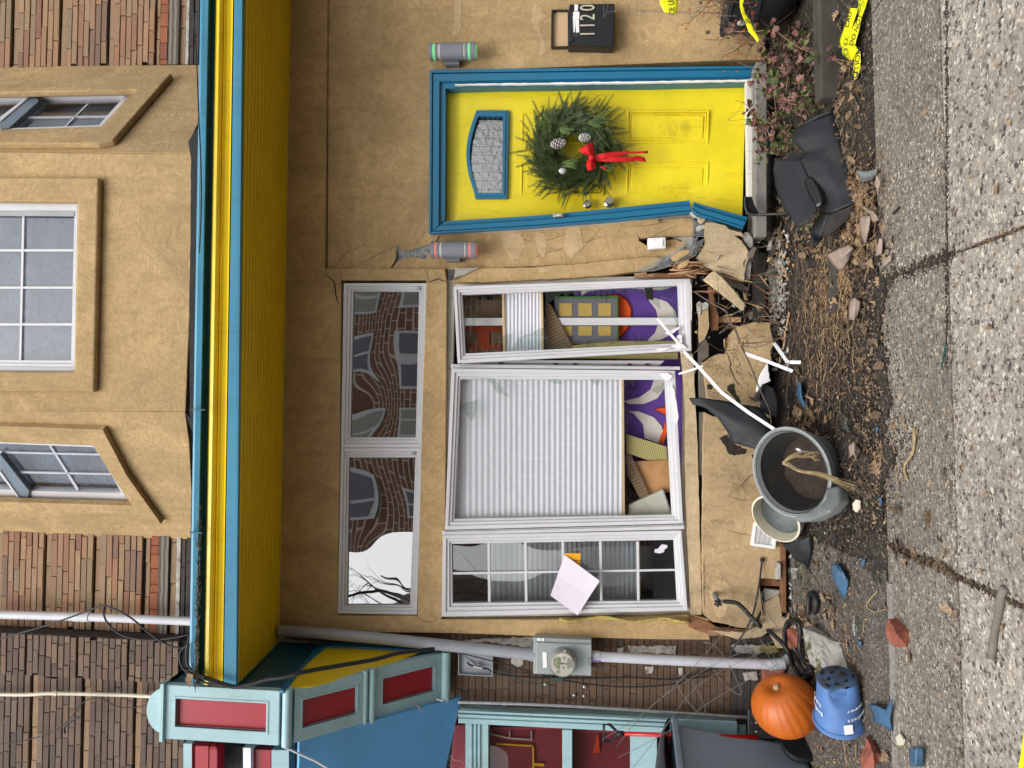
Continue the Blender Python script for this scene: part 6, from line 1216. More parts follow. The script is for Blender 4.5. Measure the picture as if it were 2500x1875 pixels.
mb.sheet([[hs_[0], hs_[1]], [hs_[3], hs_[2]]], -.001, 3); build(mb, 'white_sticker', 'sticker', t)
mb = MB(); mb.tube([bx + axb * (Lb - .012) + (ub * math.cos(a) + wb * math.sin(a)) * (rr2 + .002) for a in [2 * math.pi * k / 48 for k in range(48)]], .005, closed=True, n=6); build(mb, 'rim', 'nursery_blue', t, smooth=True)
# grey stone-look planter, broken, tipped towards the street
def pot_tip(name, lbl, rimc, nrm, r, h, mat, soil, wedge, band=True, n=72, rbf=.66):
    ax = -V(nrm).normalized(); t = thing(name, lbl, 'plant pot', (rimc.x, rimc.y + .1, GH(rimc.x, rimc.y)))
    pr = [(r * .93, 0), (r, .004), (r, .030), (r * .965, .034), (r * .965, .062), (r * .93, .068)] + [(r * (.93 - (.93 - rbf) * f), .068 + (h - .068) * f) for f in (.15, .3, .45, .6, .75, .9, 1)] + [(0, h)]
    inn = [(0, h - .02), (r * rbf * .93, h - .02)] + [(r * (.90 - (.90 - rbf) * f), .05 + (h - .07) * f) for f in (.8, .5, .2, 0)] + [(r * .90, .04), (r * .93, 0)]
    mb = MB(); full = pr + inn; mb.lathe(full, rimc, ax, n=n, skip=wedge, ref=(1, 0, 0)); build(mb, 'pot_wall', mat, t, smooth=True, auto=35)
    if soil: mb = MB(); mb.lathe([(r * .895, .035)] + [(r * (.89 - (.90 - rbf) * f), .05 + (h - .08) * f) for f in (.1, .4, .7, .95)], rimc, ax, n=n, ref=(1, 0, 0)); build(mb, 'soil_lining', 'pot_inside', t, smooth=True)
    if soil:
        mb = MB(); mb.lathe([(0, h * soil), (r * .45, h * soil + .008), (r * (.90 - .2 * soil), h * soil)], rimc, ax, n=40, ref=(1, 0, 0)); mb.v = [p + noise.noise_vector(p * 26) * .022 for p in mb.v]; build(mb, 'potting_soil', 'soil_smear', t, smooth=True)
    return t
gc = at(1929, 1153, 4.48)
gp = pot_tip('round_planter', 'broken grey speckled round planter tipped open towards the pavement', gc, V((-.10, -.60, .78)), .262, .30, 'planter_grey', .42, None) if 'planter_grey' in MATS else None
mk('planter_grey', (0.155, 0.17, 0.165), 0.7, 0.25, 7, 0.2, 60, col2=(0.42, 0.44, 0.43), c2=0.60, c2s=48)
gp = pot_tip('round_planter', 'broken grey speckled round planter tipped open towards the pavement', gc, V((-.10, -.62, .77)), .258, .30, 'planter_grey', .66, lambda i, k: (5 < i < 13 and 38 < k < 48) )
mb = MB(); mb.sheet([[at(x, y, Y) for (x, y), Y in zip(d3(*[q[:2] for q in r]), [q[2] for q in r])] for r in [[(1110, 205, 4.30), (1230, 180, 4.26), (1330, 240, 4.28)], [(1100, 330, 4.25), (1230, 340, 4.21), (1340, 350, 4.24)], [(1020, 430, 4.24), (1120, 460, 4.20), (1270, 440, 4.22)], [(880, 480, 4.28), (960, 530, 4.23), (1080, 540, 4.24)], [(715, 538, 4.34), (790, 560, 4.31), (900, 570, 4.28)]]], .010, 5); build(mb, 'broken_wall_piece', 'planter_grey', gp, smooth=True)
t = pot_tip('cream_pot', 'cream plastic pot with grey inside leaning behind the grey planter', at(1892, 1268, 4.86), V((-.42, -.62, .66)), .165, .21, 'cream_ceramic', 0, None, n=56, rbf=.75)
mb = MB(); mb.lathe([(.165 * .80, .06), (.165 * .70, .15), (0, .17)], at(1892, 1268, 4.86), -V((-.42, -.62, .66)).normalized(), n=40); build(mb, 'pot_lining', 'planter_grey', t, smooth=True)
mk('planter_rim', (0.27, 0.29, 0.285), 0.6, 0.15, 7, 0.2, 60, col2=(0.5, 0.52, 0.5), c2=0.62, c2s=48); axg = -V((-.10, -.62, .77)).normalized()
for h_, r_ in ((.003, .262), (.031, .257)): mb = MB(); u_ = axg.orthogonal().normalized(); w_ = axg.cross(u_); mb.tube([gc + axg * h_ + (u_ * math.cos(a) + w_ * math.sin(a)) * (r_ - .006) for a in [2 * math.pi * k / 72 for k in range(72)]], .0075, closed=True, n=8); build(mb, 'rim', 'planter_rim', gp, smooth=True)
mb = MB(); mb.lathe([(.235, .002), (.228, .03)], gc, axg, n=72); build(mb, 'rim', 'planter_rim', gp, smooth=True)
# dead stalks standing in the grey planter
t = thing('dead_stalks', 'dry yellow stalks bent over the rim of the grey planter', 'dead plant', gnd(2060, 1180)); mb = MB()
for k in range(26):
    o = rr.uniform(-6, 6), rr.uniform(-5, 5)
    pts = [(1911 + (k % 5) * 3, 1132 - (k % 3) * 3, 4.34), (1950 + o[0], 1149 + o[1] * .4, 4.26), (2000 + o[0], 1158 + o[1], 4.18), (2045 + o[0], 1175 + o[1] * 1.5, 4.13), (2085 + o[0] * 2.4, 1190 + o[1] * 2.4, 4.12)]
    mb.tube(smoothline([at(*p) for p in pts[:5 if k > 4 else 4]], 4), [max(.0008, .005 - .0002 * i - (k > 3) * .0022) for i in range(17 if k > 4 else 13)], n=5)
for k in range(10): mb.tube(smoothline([at(1911, 1131, 4.34), at(1930 + k, 1114 + rr.uniform(-4, 4), 4.30), at(1955 + k * 2, 1108 + rr.uniform(-8, 10), 4.30), at(1985 + k * 2, 1112 + rr.uniform(-10, 16), 4.3)], 4), .0022, n=4)
build(mb, 'stalks', 'straw', t, kind='stuff')
mb = MB(); mb.slab(zF((365, 1235), (385, 1228), (412, 1248), (398, 1258)), 4.40, .003); solo(mb, 'plant_tag', 'pure_white', 'small white plant tag inside the grey planter', 'tag')
# tall square black planter on its side
t = thing('square_planter', 'tall square black plastic planter split open on its side', 'planter', gnd(2090, 420)); rng = random.Random(3)
def S6(rows_): return [[at(x, y, Y) for (x, y), Y in zip(d6(*[q[:2] for q in r]), [q[2] for q in r])] for r in rows_]
body = [[(520, 300, 4.62), (440, 312, 4.47), (600, 225, 4.41), (760, 160, 4.36), (822, 142, 4.36), (850, 165, 4.50)], [(560, 420, 4.60), (395, 425, 4.45), (620, 350, 4.36), (800, 320, 4.31), (862, 325, 4.31), (885, 340, 4.47)],
    [(600, 560, 4.57), (528, 560, 4.40), (700, 510, 4.32), (850, 480, 4.27), (908, 470, 4.28), (930, 490, 4.44)], [(600, 640, 4.55), (430, 620, 4.40), (700, 650, 4.28), (900, 650, 4.24), (962, 640, 4.24), (985, 650, 4.42)],
    [(640, 800, 4.52), (500, 800, 4.35), (760, 800, 4.24), (950, 800, 4.20), (1012, 790, 4.20), (1040, 800, 4.38)], [(700, 950, 4.50), (620, 940, 4.32), (850, 950, 4.20), (1000, 940, 4.16), (1062, 920, 4.16), (1085, 935, 4.34)], [(760, 1180, 4.47), (690, 1170, 4.30), (800, 1165, 4.20), (960, 1090, 4.13), (1040, 1062, 4.12), (1065, 1062, 4.3)]]
mb = MB(); mb.sheet(S6(body), .006, 5); build(mb, 'planter_wall', 'black_plastic', t, smooth=True)
mb = MB(); mb.sheet(S6([[(770, 1178, 4.205), (1036, 1068, 4.125)], [(735, 1260, 4.24), (1000, 1190, 4.16)], [(700, 1420, 4.27), (820, 1350, 4.22)]]), .008, 4); build(mb, 'planter_base', 'pot_inside', t, smooth=True)
mb = MB(); mb.sheet(S6([[(690, 1165, 4.30), (770, 1178, 4.21)], [(620, 1240, 4.32), (738, 1260, 4.245)], [(570, 1380, 4.30), (702, 1425, 4.27)], [(620, 1490, 4.22), (640, 1480, 4.2)]]), .006, 4); build(mb, 'planter_side', 'black_plastic', t, smooth=True)
mb = MB(); mb.tube(smoothline(S6([[(430, 322, 4.50), (560, 235, 4.42), (700, 165, 4.37), (800, 132, 4.35), (842, 150, 4.40), (830, 190, 4.6)]])[0], 6), .011, n=8); build(mb, 'rim', 'black_plastic', t, smooth=True)
mb = MB(); mb.sheet(S6([[(215, 608, 4.50), (350, 622, 4.44), (470, 600, 4.38)], [(205, 740, 4.48), (380, 740, 4.40), (540, 760, 4.33)], [(225, 900, 4.44), (400, 885, 4.36), (600, 860, 4.30)], [(290, 1080, 4.38), (450, 1040, 4.31), (640, 1010, 4.26)], [(380, 1210, 4.32), (520, 1160, 4.26), (650, 1095, 4.235)], [(450, 1310, 4.28), (550, 1260, 4.23), (640, 1150, 4.21)]]), .006, 4); build(mb, 'torn_flap', 'black_plastic', t, smooth=True)
mb = MB(); mb.sheet(S6([[(340, 625, 4.46), (395, 548, 4.46), (430, 600, 4.46)], [(440, 640, 4.38), (520, 580, 4.38), (540, 590, 4.38)]]), .006, 3); build(mb, 'torn_flap', 'black_plastic', t)
mb = MB(); mb.sheet(S6([[(510, 830, 4.325), (560, 800, 4.31), (590, 800, 4.30)], [(560, 980, 4.285), (640, 900, 4.255), (690, 950, 4.25)], [(640, 1110, 4.225), (690, 1080, 4.21), (712, 1060, 4.215)]]), .004, 4); build(mb, 'crease_fold', 'black_paint', t, smooth=True)
O, a_, b_, c_ = at(2040, 268, 4.5), V((-.55, -.2, -.05)), V((0, .05, .25)), V((0, .2, 0))
rb_ = MB()
for k in range(420):
    f = rng.uniform(.2, .62); p = O + a_ * f + b_ * rng.uniform(.45, .86) + c_ * rng.uniform(.1, .8); d = V((rng.uniform(-1, 1), rng.uniform(-1, .3), rng.uniform(-.4, .8))) * .03; rb_.tube([p, p + d, p + d * 1.6 + V((rng.uniform(-.02, .02), 0, rng.uniform(-.02, .02)))], .0016, n=3, caps=False)
build(rb_, 'root_ball', 'root', t, kind='stuff')
# other black plastic pieces
def shard3(name, lbl, cat, conv, rows_, mat, th=.006, sub=4, group=None):
    mb = MB(); mb.sheet([[(gnd(x, y, Y) if Y < 1 else at(x, y, Y)) for (x, y), Y in zip(conv(*[q[:2] for q in r]), [q[2] for q in r])] for r in rows_], th, sub); return solo(mb, name, mat, lbl, cat, group, smooth=True)
shard3('plastic_shard', 'large curved black planter side leaning on the base wall under the window', 'broken pot piece', d2, [[(190, 790, 5.0), (235, 865, 4.99), (270, 872, 4.99)], [(330, 790, 4.97), (360, 870, 4.95), (380, 905, 4.95)], [(560, 815, 4.93), (540, 960, 4.88), (520, 1020, 4.9)], [(780, 860, 4.88), (720, 1060, 4.82), (630, 1180, 4.86)], [(980, 890, 4.84), (920, 1110, 4.78), (670, 1290, 4.83)], [(1110, 1040, 4.80), (1070, 1200, 4.76), (860, 1345, 4.8)], [(1110, 1180, 4.78), (1080, 1300, 4.75), (1020, 1390, 4.76)]], 'black_plastic')
t = thing('broken_pot', 'upright black broken pot half standing below the white plaster piece', 'broken pot piece', gnd(1900, 980))
mb = MB(); mb.slab(d2((1040, 632), (1150, 680), (1185, 800), (1180, 1010), (1110, 990), (1005, 940), (995, 780), (1010, 700)), 4.86, .03); build(mb, 'pot_side', 'black_plastic', t, bevel=.006); mb = MB(); mb.slab(d2((925, 825), (950, 765), (1000, 690), (1040, 632), (1000, 760), (985, 835)), 4.83, .05); build(mb, 'pot_lip', 'black_plastic', t, bevel=.005)
t = thing('bent_shard', 'thin black curved plastic strip propped on the door step', 'broken pot piece', at(1850, 520, 4.9))
mb = MB(); mb.slab(d1((1245, 0), (1320, 0), (1345, 90), (1385, 165), (1400, 185), (1290, 190), (1250, 130), (1240, 50)), 4.93, .02); build(mb, 'curved_blade', 'black_paint', t, bevel=.004)
mb = MB(); mb.tube(smoothline([at(*p) for p in [q + (y,) for q, y in zip(d1((1245, 0), (1245, 120), (1290, 190), (1400, 205), (1560, 195), (1720, 190)), (4.92, 4.92, 4.92, 4.9, 4.86, 4.8))]], 6), .009, n=6); build(mb, 'edge_roll', 'black_paint', t, smooth=True)
shard3('plastic_shard', 'dark grey plastic scrap beside the lower corner of the square planter', 'broken pot piece', d6, [[(1035, 730, .06), (1060, 790, .05), (1080, 850, .02)], [(1140, 745, .04), (1150, 790, .05), (1140, 850, .01)], [(1245, 710, .03), (1240, 770, .03), (1200, 830, .01)]], 'planter_grey')
shard3('plastic_shard', 'flat black plastic sheet under the cream pot', 'broken pot piece', d3, [[(600, 830, .10), (800, 780, .08), (920, 720, .03)], [(680, 900, .09), (830, 900, .06), (930, 900, .02)], [(780, 1020, .05), (850, 1040, .03), (890, 1090, .01)]], 'black_plastic')
for lbl, conv, rows_, mat in [
    ('largest taupe pot fragment with a curved lip below the square planter', d6, [[(730, 1590, .05), (800, 1690, .03), (880, 1760, .02)], [(870, 1520, .08), (900, 1600, .10), (960, 1640, .06)], [(960, 1480, .06), (1010, 1520, .07), (1020, 1530, .04)]], 'terracotta_taupe'),
    ('taupe pot rim fragment lying near the middle of the soil', zF, [[(715, 290, .03), (705, 350, .05), (705, 415, .03)], [(745, 275, .05), (740, 350, .07), (740, 420, .04)], [(780, 300, .03), (775, 350, .04), (760, 405, .02)]], 'terracotta_taupe'),
    ('long slender taupe fragment upright beside the square planter base', d6, [[(1090, 1200, .03), (1190, 1190, .05)], [(1090, 1300, .05), (1170, 1340, .06)], [(1110, 1400, .03), (1140, 1480, .02)]], 'terracotta_taupe'),
    ('curved taupe handle-like fragment beside the planter base', d6, [[(1150, 1100, .04), (1100, 1080, .06)], [(1220, 1150, .06), (1180, 1160, .08)], [(1255, 1240, .04), (1200, 1270, .03)]], 'terracotta_taupe'),
    ('taupe fragment nearest the pavement on the far side of the planter', d6, [[(1240, 780, .05), (1220, 880, .04)], [(1280, 860, .04), (1250, 930, .04)], [(1280, 950, .02), (1260, 1000, .02)]], 'terracotta_taupe'),
    ('small square taupe fragment at the edge of the darker pavement', d6, [[(1290, 1640, .02), (1300, 1720, .01)], [(1380, 1590, .03), (1385, 1650, .02)]], 'terracotta_taupe'),
    ('tall taupe fragment between large fragment and pavement', d6, [[(1270, 1420, .04), (1230, 1600, .03)], [(1300, 1430, .03), (1290, 1580, .02)]], 'terracotta_taupe'),
    ('pale taupe fragment below the grey planter', zF, [[(700, 1215, .03), (710, 1290, .02)], [(740, 1190, .06), (740, 1250, .07)], [(780, 1245, .02), (755, 1305, .02)]], 'terracotta_taupe'),
    ('biggest blue glazed shard, teardrop shaped, on the brown strip', d3, [[(1148, 1060, .03), (1145, 1130, .03), (1165, 1200, .02)], [(1190, 1035, .04), (1220, 1120, .06), (1200, 1290, .03)], [(1250, 1060, .03), (1290, 1150, .05), (1260, 1400, .02)], [(1300, 1120, .02), (1345, 1240, .02), (1300, 1450, .01)]], 'glazed_blue'),
    ('narrow blue glazed shard in the soil below the broken black pot', d2, [[(1420, 590, .05), (1400, 720, .03), (1415, 800, .02)], [(1455, 660, .05), (1455, 780, .06), (1470, 880, .03)], [(1440, 620, .04), (1510, 860, .02), (1505, 920, .02)]], 'glazed_blue'),
    ('ragged blue glazed piece on the pavement beside the nursery pot', d4, [[(1510, 970, .02), (1550, 1060, .02), (1560, 1150, .02)], [(1580, 985, .06), (1640, 1080, .05), (1660, 1200, .04)], [(1690, 1030, .04), (1720, 1100, .04), (1770, 1265, .01)], [(1750, 925, .05), (1755, 1060, .03), (1740, 1140, .02)]], 'glazed_blue'),
    ('blue glazed piece by the red stone at the photo bottom edge', zG, [[(1085, 1540, .02), (1095, 1650, .02)], [(1130, 1530, .05), (1130, 1650, .05)], [(1180, 1540, .02), (1180, 1650, .01)]], 'glazed_blue'),
    ('small square blue chip beside the teardrop blue shard', d3, [[(1490, 990, .02), (1480, 1090, .01)], [(1525, 995, .02), (1515, 1060, .01)]], 'glazed_blue'),
    ('small blue chip between stone block and red stone', d4, [[(1380, 285, .02), (1395, 340, .01)], [(1420, 300, .03), (1430, 355, .01)]], 'glazed_blue'),
    ('tiny triangular blue chip on the joint strip', d3, [[(1685, 290, .01), (1690, 390, .01)], [(1700, 300, .02), (1712, 380, .01)]], 'glazed_blue'),
    ('blue chip by the crack below the soil', zF, [[(872, 1095, .02), (880, 1140, .01)], [(890, 1100, .02), (888, 1125, .01)]], 'glazed_blue')]:
    shard3('pot_shard', lbl, 'pot shard', conv, rows_, mat, .008, 4, 'broken flower pot shards')
mb = MB(); mb.slab(jag(d2((950, 700), (1000, 520), (1080, 400), (1100, 560), (1120, 600), (1020, 640), (975, 740)), .8, 8), 4.93, .02); solo(mb, 'plaster_piece', 'pure_white', 'white triangular plaster sliver leaning against the soiled base panel', 'plaster piece', bevel=.003)
# stones
def rock(lbl, pts, mat, name='stone', cat='stone', rough=.010, seed=0, snap=True):
    mx, mn = max(p[0] for p in pts), min(p[0] for p in pts); gm = max(pts, key=lambda p: p[0]); g0 = gnd(gm[0], gm[1]).y; ym = min(p[2] for p in pts)
    if snap: pts = [(p[0], p[1], g0 - .02 + (p[2] - ym) * 1.0) for p in pts]
    o = hull([at(*p) for p in pts], name, mat, None, rough=rough, bevel=0.002, sub=3, seed=seed, label=lbl, cat=cat); return o
rock('pale mossy concrete block lying by the hose coil', [p + (y,) for p, y in zip(d4((795, 150), (830, 125), (1000, 145), (1185, 260), (1200, 320), (1290, 600), (1285, 660), (1100, 645), (1040, 640), (870, 540), (830, 400)), (4.62, 4.66, 4.66, 4.55, 4.40, 4.28, 4.30, 4.30, 4.36, 4.50, 4.55))] + [p + (4.75,) for p in d4((900, 160), (1100, 260), (1180, 560))], 'moss_stone', 'concrete_block', 'block', .012, 2)
rock('red sandstone chunk alone on the pavement', [p + (y,) for p, y in zip(zG((940, 790), (955, 712), (1035, 715), (1088, 790), (1080, 900), (1000, 898), (985, 880), (1010, 800)), (3.95, 3.98, 4.0, 3.86, 3.86, 3.88, 3.92, 3.84))] + [gnd(*p, 0.0)[:] and p + (4.02,) for p in zG((960, 850), (1050, 760))], 'sandstone_red', seed=5)
rock('red sandstone chunk encircled by the hose', [p + (y,) for p, y in zip(d4((620, 180), (690, 90), (760, 130), (765, 260), (740, 360), (650, 368), (620, 250)), (4.78, 4.82, 4.8, 4.7, 4.7, 4.75, 4.76))] + [p + (4.9,) for p in d4((700, 130), (720, 320))], 'sandstone_red', seed=6)
rock('large red sandstone chunk by the photo bottom edge below the nursery pot', [p + (y,) for p, y in zip(zG((820, 1470), (850, 1448), (900, 1490), (935, 1580), (870, 1659), (790, 1670), (780, 1600), (860, 1560)), (3.92, 3.98, 3.95, 3.84, 3.8, 3.86, 3.92, 3.8))] + [p + (4.05,) for p in zG((850, 1500), (830, 1640))], 'sandstone_red', seed=7)
rock('grey flat stone fragment at the back beside the broken base', [p + (4.7,) for p in d3((700, 1085), (770, 1090), (760, 1200), (720, 1230), (690, 1140))] + [p + (4.8,) for p in d3((710, 1095), (750, 1200))], 'plaster_raw', seed=8, snap=False)
# snow shovel leaning behind the bin
t = thing('snow_shovel', 'red snow shovel with black D handle behind the grey bin', 'shovel', gnd(1900, 1765)); SY = 5.0
mb = MB(); pts = [at(x, y, SY) for x, y in d7((1505, 1000), (1560, 1000), (1640, 1075), (1640, 1105), (1590, 1165), (1510, 1165))]; mb.tube(pts, .010, closed=True, n=8); mb.tube([at(*d7((1630, 1090))[0], SY), at(*d7((1700, 1090))[0], SY)], .017, n=10); build(mb, 'handle', 'black_plastic', t, smooth=True)
mb = MB(); mb.tube([at(1522, 1791, SY), at(1640, 1795, SY), at(1850, 1800, SY)], .014, n=12); build(mb, 'shaft', 'shovel_red', t, smooth=True)
mb = MB(); q = [(1826, 1731), (1826, 1803), (1905, 1806), (1905, 1731)]; mb.slab(q, SY, .02); build(mb, 'blade', 'black_paint', t, bevel=.006)
for k in range(3): mb = MB(); y0 = 1738 + k * 22; mb.slab([(1835, y0), (1900, y0), (1900, y0 + 9), (1835, y0 + 9)], SY - .006, .01); mb.slab([(1844, y0 + 2), (1849, y0 + 2), (1849, y0 + 7), (1844, y0 + 7)], SY - .010, .01, 1); build(mb, 'rib', ['black_paint', 'steel'], t, bevel=.002)
# wheelie bin
t = thing('wheelie_bin', 'grey wheeled rubbish bin with dark lid and white number sticker', 'wheelie bin', gnd(2030, 1850)); BY = 4.42
bt = [at(1655, 1762, BY), at(1925, 1812, BY + .02)]; zb_ = GH(-2.3, 4.6); W1 = .60
mb = MB(); x1t, x1b = at(1655, 1764, BY + .62).x, at(1960, 1812, BY + .55).x; zt_ = at(1650, 1775, BY + .5).z; zbb = zb_ + .05
mb.add([(x1b, BY + .05, zbb), (x1b - .50, BY + .05, zbb), (x1b - .50, BY + .55, zbb), (x1b, BY + .55, zbb), (x1t, BY, zt_), (x1t - W1, BY, zt_), (x1t - W1, BY + .62, zt_), (x1t, BY + .62, zt_)], [(0, 1, 2, 3), (7, 6, 5, 4), (0, 4, 5, 1), (1, 5, 6, 2), (2, 6, 7, 3), (3, 7, 4, 0)])
build(mb, 'bin_body', 'bin_grey', t, bevel=.035, seg=4)
mb = MB(); mb.box(x1t - W1 - .02, x1t + .02, BY - .02, BY + .64, zt_ - .03, zt_ + .012); build(mb, 'bin_rim', 'bin_grey', t, bevel=.008)
mb = MB(); mb.tube([V((x1t - W1 - .02, BY + .30 + .33 * math.cos(a) * .98, zt_ + .01 + .10 * math.sin(a))) for a in [math.pi * k / 12 for k in range(13)]], .001, n=3)
mb = MB(); rows = [[V((xx, BY + .31 - .33 * math.cos(math.pi * k / 12), zt_ + .015 + .10 * math.sin(math.pi * k / 12) * (1 - .35 * (2 * abs((xx - (x1t - W1 / 2)) / W1)) ** 4))) for xx in [x1t + .005 - (W1 + .02) * j / 8 for j in range(9)]] for k in range(13)]
mb.sheet(rows, .012, 1); build(mb, 'lid', 'bin_dark', t, smooth=True)
mb = MB(); mb.box(x1b - .46, x1b - .06, BY + .02, BY + .04, zbb + .02, zbb + .1); build(mb, 'kick_plate', 'bin_dark', t, bevel=.01)
mb = MB(); mb.slab(zG((340, 1490), (560, 1540), (625, 1575), (622, 1622), (400, 1600), (360, 1560)), BY + .50, .10); build(mb, 'foot_moulding', 'bin_dark', t, bevel=.01)
mb = MB(); mb.box(x1b - .5, x1b + .02, BY + .5, BY + .53, zbb + .06, zbb + .09); build(mb, 'axle', 'steel', t)
for xx in (x1b + .015, x1b - .56): mb = MB(); mb.lathe([(0, 0), (.10, 0), (.105, .01), (.105, .035), (.10, .045), (0, .045)], (xx, BY + .5, zb_ + .105), (1, 0, 0), n=24); build(mb, 'wheel', 'black_plastic', t, smooth=True, auto=40)
mb = MB(); q = zC((1098, 1500), (1140, 1452), (1142, 1560), (1125, 1640), (1118, 1659), (1118, 1600)); mb.slab(q + [(1630, 1890)], BY + .10, .004); build(mb, 'number_sticker', 'sticker', t); mb = MB(); mb.slab(zC((1115, 1530), (1135, 1510), (1138, 1535), (1122, 1560)), BY + .098, .002); build(mb, 'printed_number', 'ink', t)
P_ = V((x1t, BY + .62, 0)); Rz = Matrix.Rotation(-.5, 3, 'Z'); t.location = P_ + Rz @ (t.location - P_); t.rotation_euler = (0, 0, -.5)
# wire supports
def wirething(lbl, lines, Y0, r=.0015, name='wire_plant_support'):
    mb = MB()
    for L in lines: mb.tube(smoothline([at(x, y, Y) for x, y, Y in L], 6), r, n=4)
    return solo(mb, name, 'wire_steel', lbl, 'plant support')
def zCy(*p): return [(q[0], q[1], y[2]) for q, y in zip(zC(*[a[:2] for a in p]), p)]
def z4y(*p): return [(q[0], q[1], y[2]) for q, y in zip(d4(*[a[:2] for a in p]), p)]
wirething('collapsed thin wire plant support leaning over meter pipe and shovel', [zCy((700, 1480, 4.95), (950, 1320, 4.85), (1240, 1060, 4.75), (1530, 740, 4.7), (1760, 530, 4.7)), zCy((790, 1525, 4.95), (1020, 1260, 4.85), (1440, 990, 4.75), (1815, 850, 4.7)), zCy((800, 1595, 4.95), (1130, 1420, 4.85), (1400, 1230, 4.75), (1815, 1000, 4.7)), zCy((895, 1659, 4.95), (1100, 1400, 4.85), (1330, 1120, 4.75), (1815, 880, 4.7)),
    zCy((1340, 862, 4.8), (1400, 880, 4.78), (1470, 950, 4.76), (1540, 1080, 4.75), (1580, 1180, 4.75), (1560, 1195, 4.75), (1480, 1140, 4.76), (1400, 1020, 4.78), (1350, 900, 4.8)), zCy((1170, 1080, 4.85), (1210, 1080, 4.84), (1290, 1150, 4.82), (1350, 1270, 4.8), (1340, 1310, 4.8), (1290, 1290, 4.8), (1200, 1180, 4.84), (1170, 1100, 4.85)),
    zCy((1520, 670, 4.75), (1590, 690, 4.74), (1680, 810, 4.72), (1760, 960, 4.7), (1815, 1040, 4.7)), zCy((1520, 670, 4.75), (1530, 750, 4.75), (1600, 860, 4.74), (1700, 980, 4.72), (1815, 1050, 4.7)),
    zCy((1740, 520, 4.72), (1710, 560, 4.72), (1730, 650, 4.7), (1815, 780, 4.7)), z4y((430, 0, 4.7), (540, 150, 4.7), (600, 210, 4.7)), z4y((125, 10, 4.7), (240, 120, 4.7), (350, 290, 4.7), (470, 440, 4.7), (545, 600, 4.7), (520, 620, 4.7), (370, 550, 4.72), (250, 430, 4.74), (150, 240, 4.75)), z4y((0, 540, 4.72), (60, 660, 4.7), (125, 820, 4.7), (120, 870, 4.7), (60, 840, 4.7), (0, 790, 4.7))], 4.8)
wirething('thin wire plant support standing right of the mailbox', [[(zA(p[:2])[0][0], zA(p[:2])[0][1], 4.95) for p in L] for L in (((712, -40), (710, 60), (715, 110), (730, 80), (860, 66), (1080, 78), (1290, 92)), ((930, -40), (920, 60), (915, 100), (970, 75), (985, -20)), ((1260, -30), (1255, 80), (1270, 108), (1290, 90), (1300, 20)), ((745, -30), (735, 40), (725, 80)), ((860, 66), (1060, 70), (1500, 88)))], 4.95)
wirething('barbed thin wire end poking up by the neighbour window', [[(zG(p)[0][0] - 0, 0, 0)] if 0 else [(z6(p)[0][0], z6(p)[0][1], 4.9) for p in L] for L in (((1285, 1600), (1300, 1580), (1320, 1610), (1370, 1620), (1385, 1650), (1500, 1655)), ((1285, 1640), (1320, 1650), (1300, 1620), (1285, 1600)))], 4.9)
# white broken glazing strips
def strip_piece(lbl, pts, Y, w_=.010, cat='glazing strip'):
    mb = MB(); P = [at(x, y, yy) for (x, y), yy in zip(pts, Y)]
    for a, b in zip(P, P[1:]):
        d = (b - a).normalized(); s_ = d.cross(V((0, 1, 0))).normalized() * w_; f = V((0, .006, 0)); mb.add([a - s_, a + s_, b + s_, b - s_, a - s_ + f, a + s_ + f, b + s_ + f, b - s_ + f], [(0, 1, 2, 3), (4, 7, 6, 5), (0, 4, 5, 1), (2, 6, 7, 3), (1, 5, 6, 2), (3, 7, 4, 0)])
    return solo(mb, 'glazing_strip', 'pure_white', lbl, cat, 'snapped white window grille strips')
strip_piece('longest white strip, kinked, from the casement corner to the grey planter', d2((135, 268), (300, 440), (560, 730), (850, 945), (1140, 1135), (1200, 1180)), (5.04, 4.98, 4.9, 4.82, 4.72, 4.68))
strip_piece('white strip lying across the soiled base panel', d2((820, 290), (1090, 385), (1360, 490)), (4.95, 4.85, 4.72)); strip_piece('white strip dangling to the soil beside the base panel', d2((1150, 170), (1305, 390)), (4.85, 4.75)); strip_piece('shortest white strip, level, on the soil', d2((1315, 388), (1450, 390)), (4.72, 4.66))
strip_piece('thin white strip between centre window corner and base panel', d2((80, 520), (240, 470), (350, 430)), (5.1, 5.05, 5.03), .006); strip_piece('white strip hanging inside the smashed casement', d8((1860, 470), (1960, 590), (2040, 680)), (5.09, 5.08, 5.07), .008)

# ================================================================== TAPE
def tape(lbl, pieces, texts, cat='barrier tape'):
    t = thing('barrier_tape', lbl, cat, pieces[0][0][0], 'yellow police tape scraps')
    for rows_ in pieces: mb = MB(); mb.sheet(rows_, .0012, 5); build(mb, 'tape', 'tape_yellow', t, smooth=True)
    for s, p, r_, u, sz, mt, sx_ in texts: text(s, p, r_, u, sz, mt, t, sx=sx_)
Y0 = 4.93; T = lambda pts, Y: [at(x, y, Y) for x, y in pts]
tape('police tape end with black letters on the wire right of the mailbox', [[T(zA((1060, -20), (1180, -20)), Y0), T(zA((1068, 30), (1178, 30)), Y0 - .01), T(zA((1095, 80), (1172, 85)), Y0)]], [('CE LINE', at(*zA((1138, 22))[0], Y0 - .014), (1, 0, .12), (-.12, 0, 1), .052, 'ink', .85)])
g5 = lambda pts, l: [gnd(x, y, l) for x, y in d5(*pts)]; a5 = lambda pts, Y: [at(x, y, Y) for x, y in d5(*pts)]
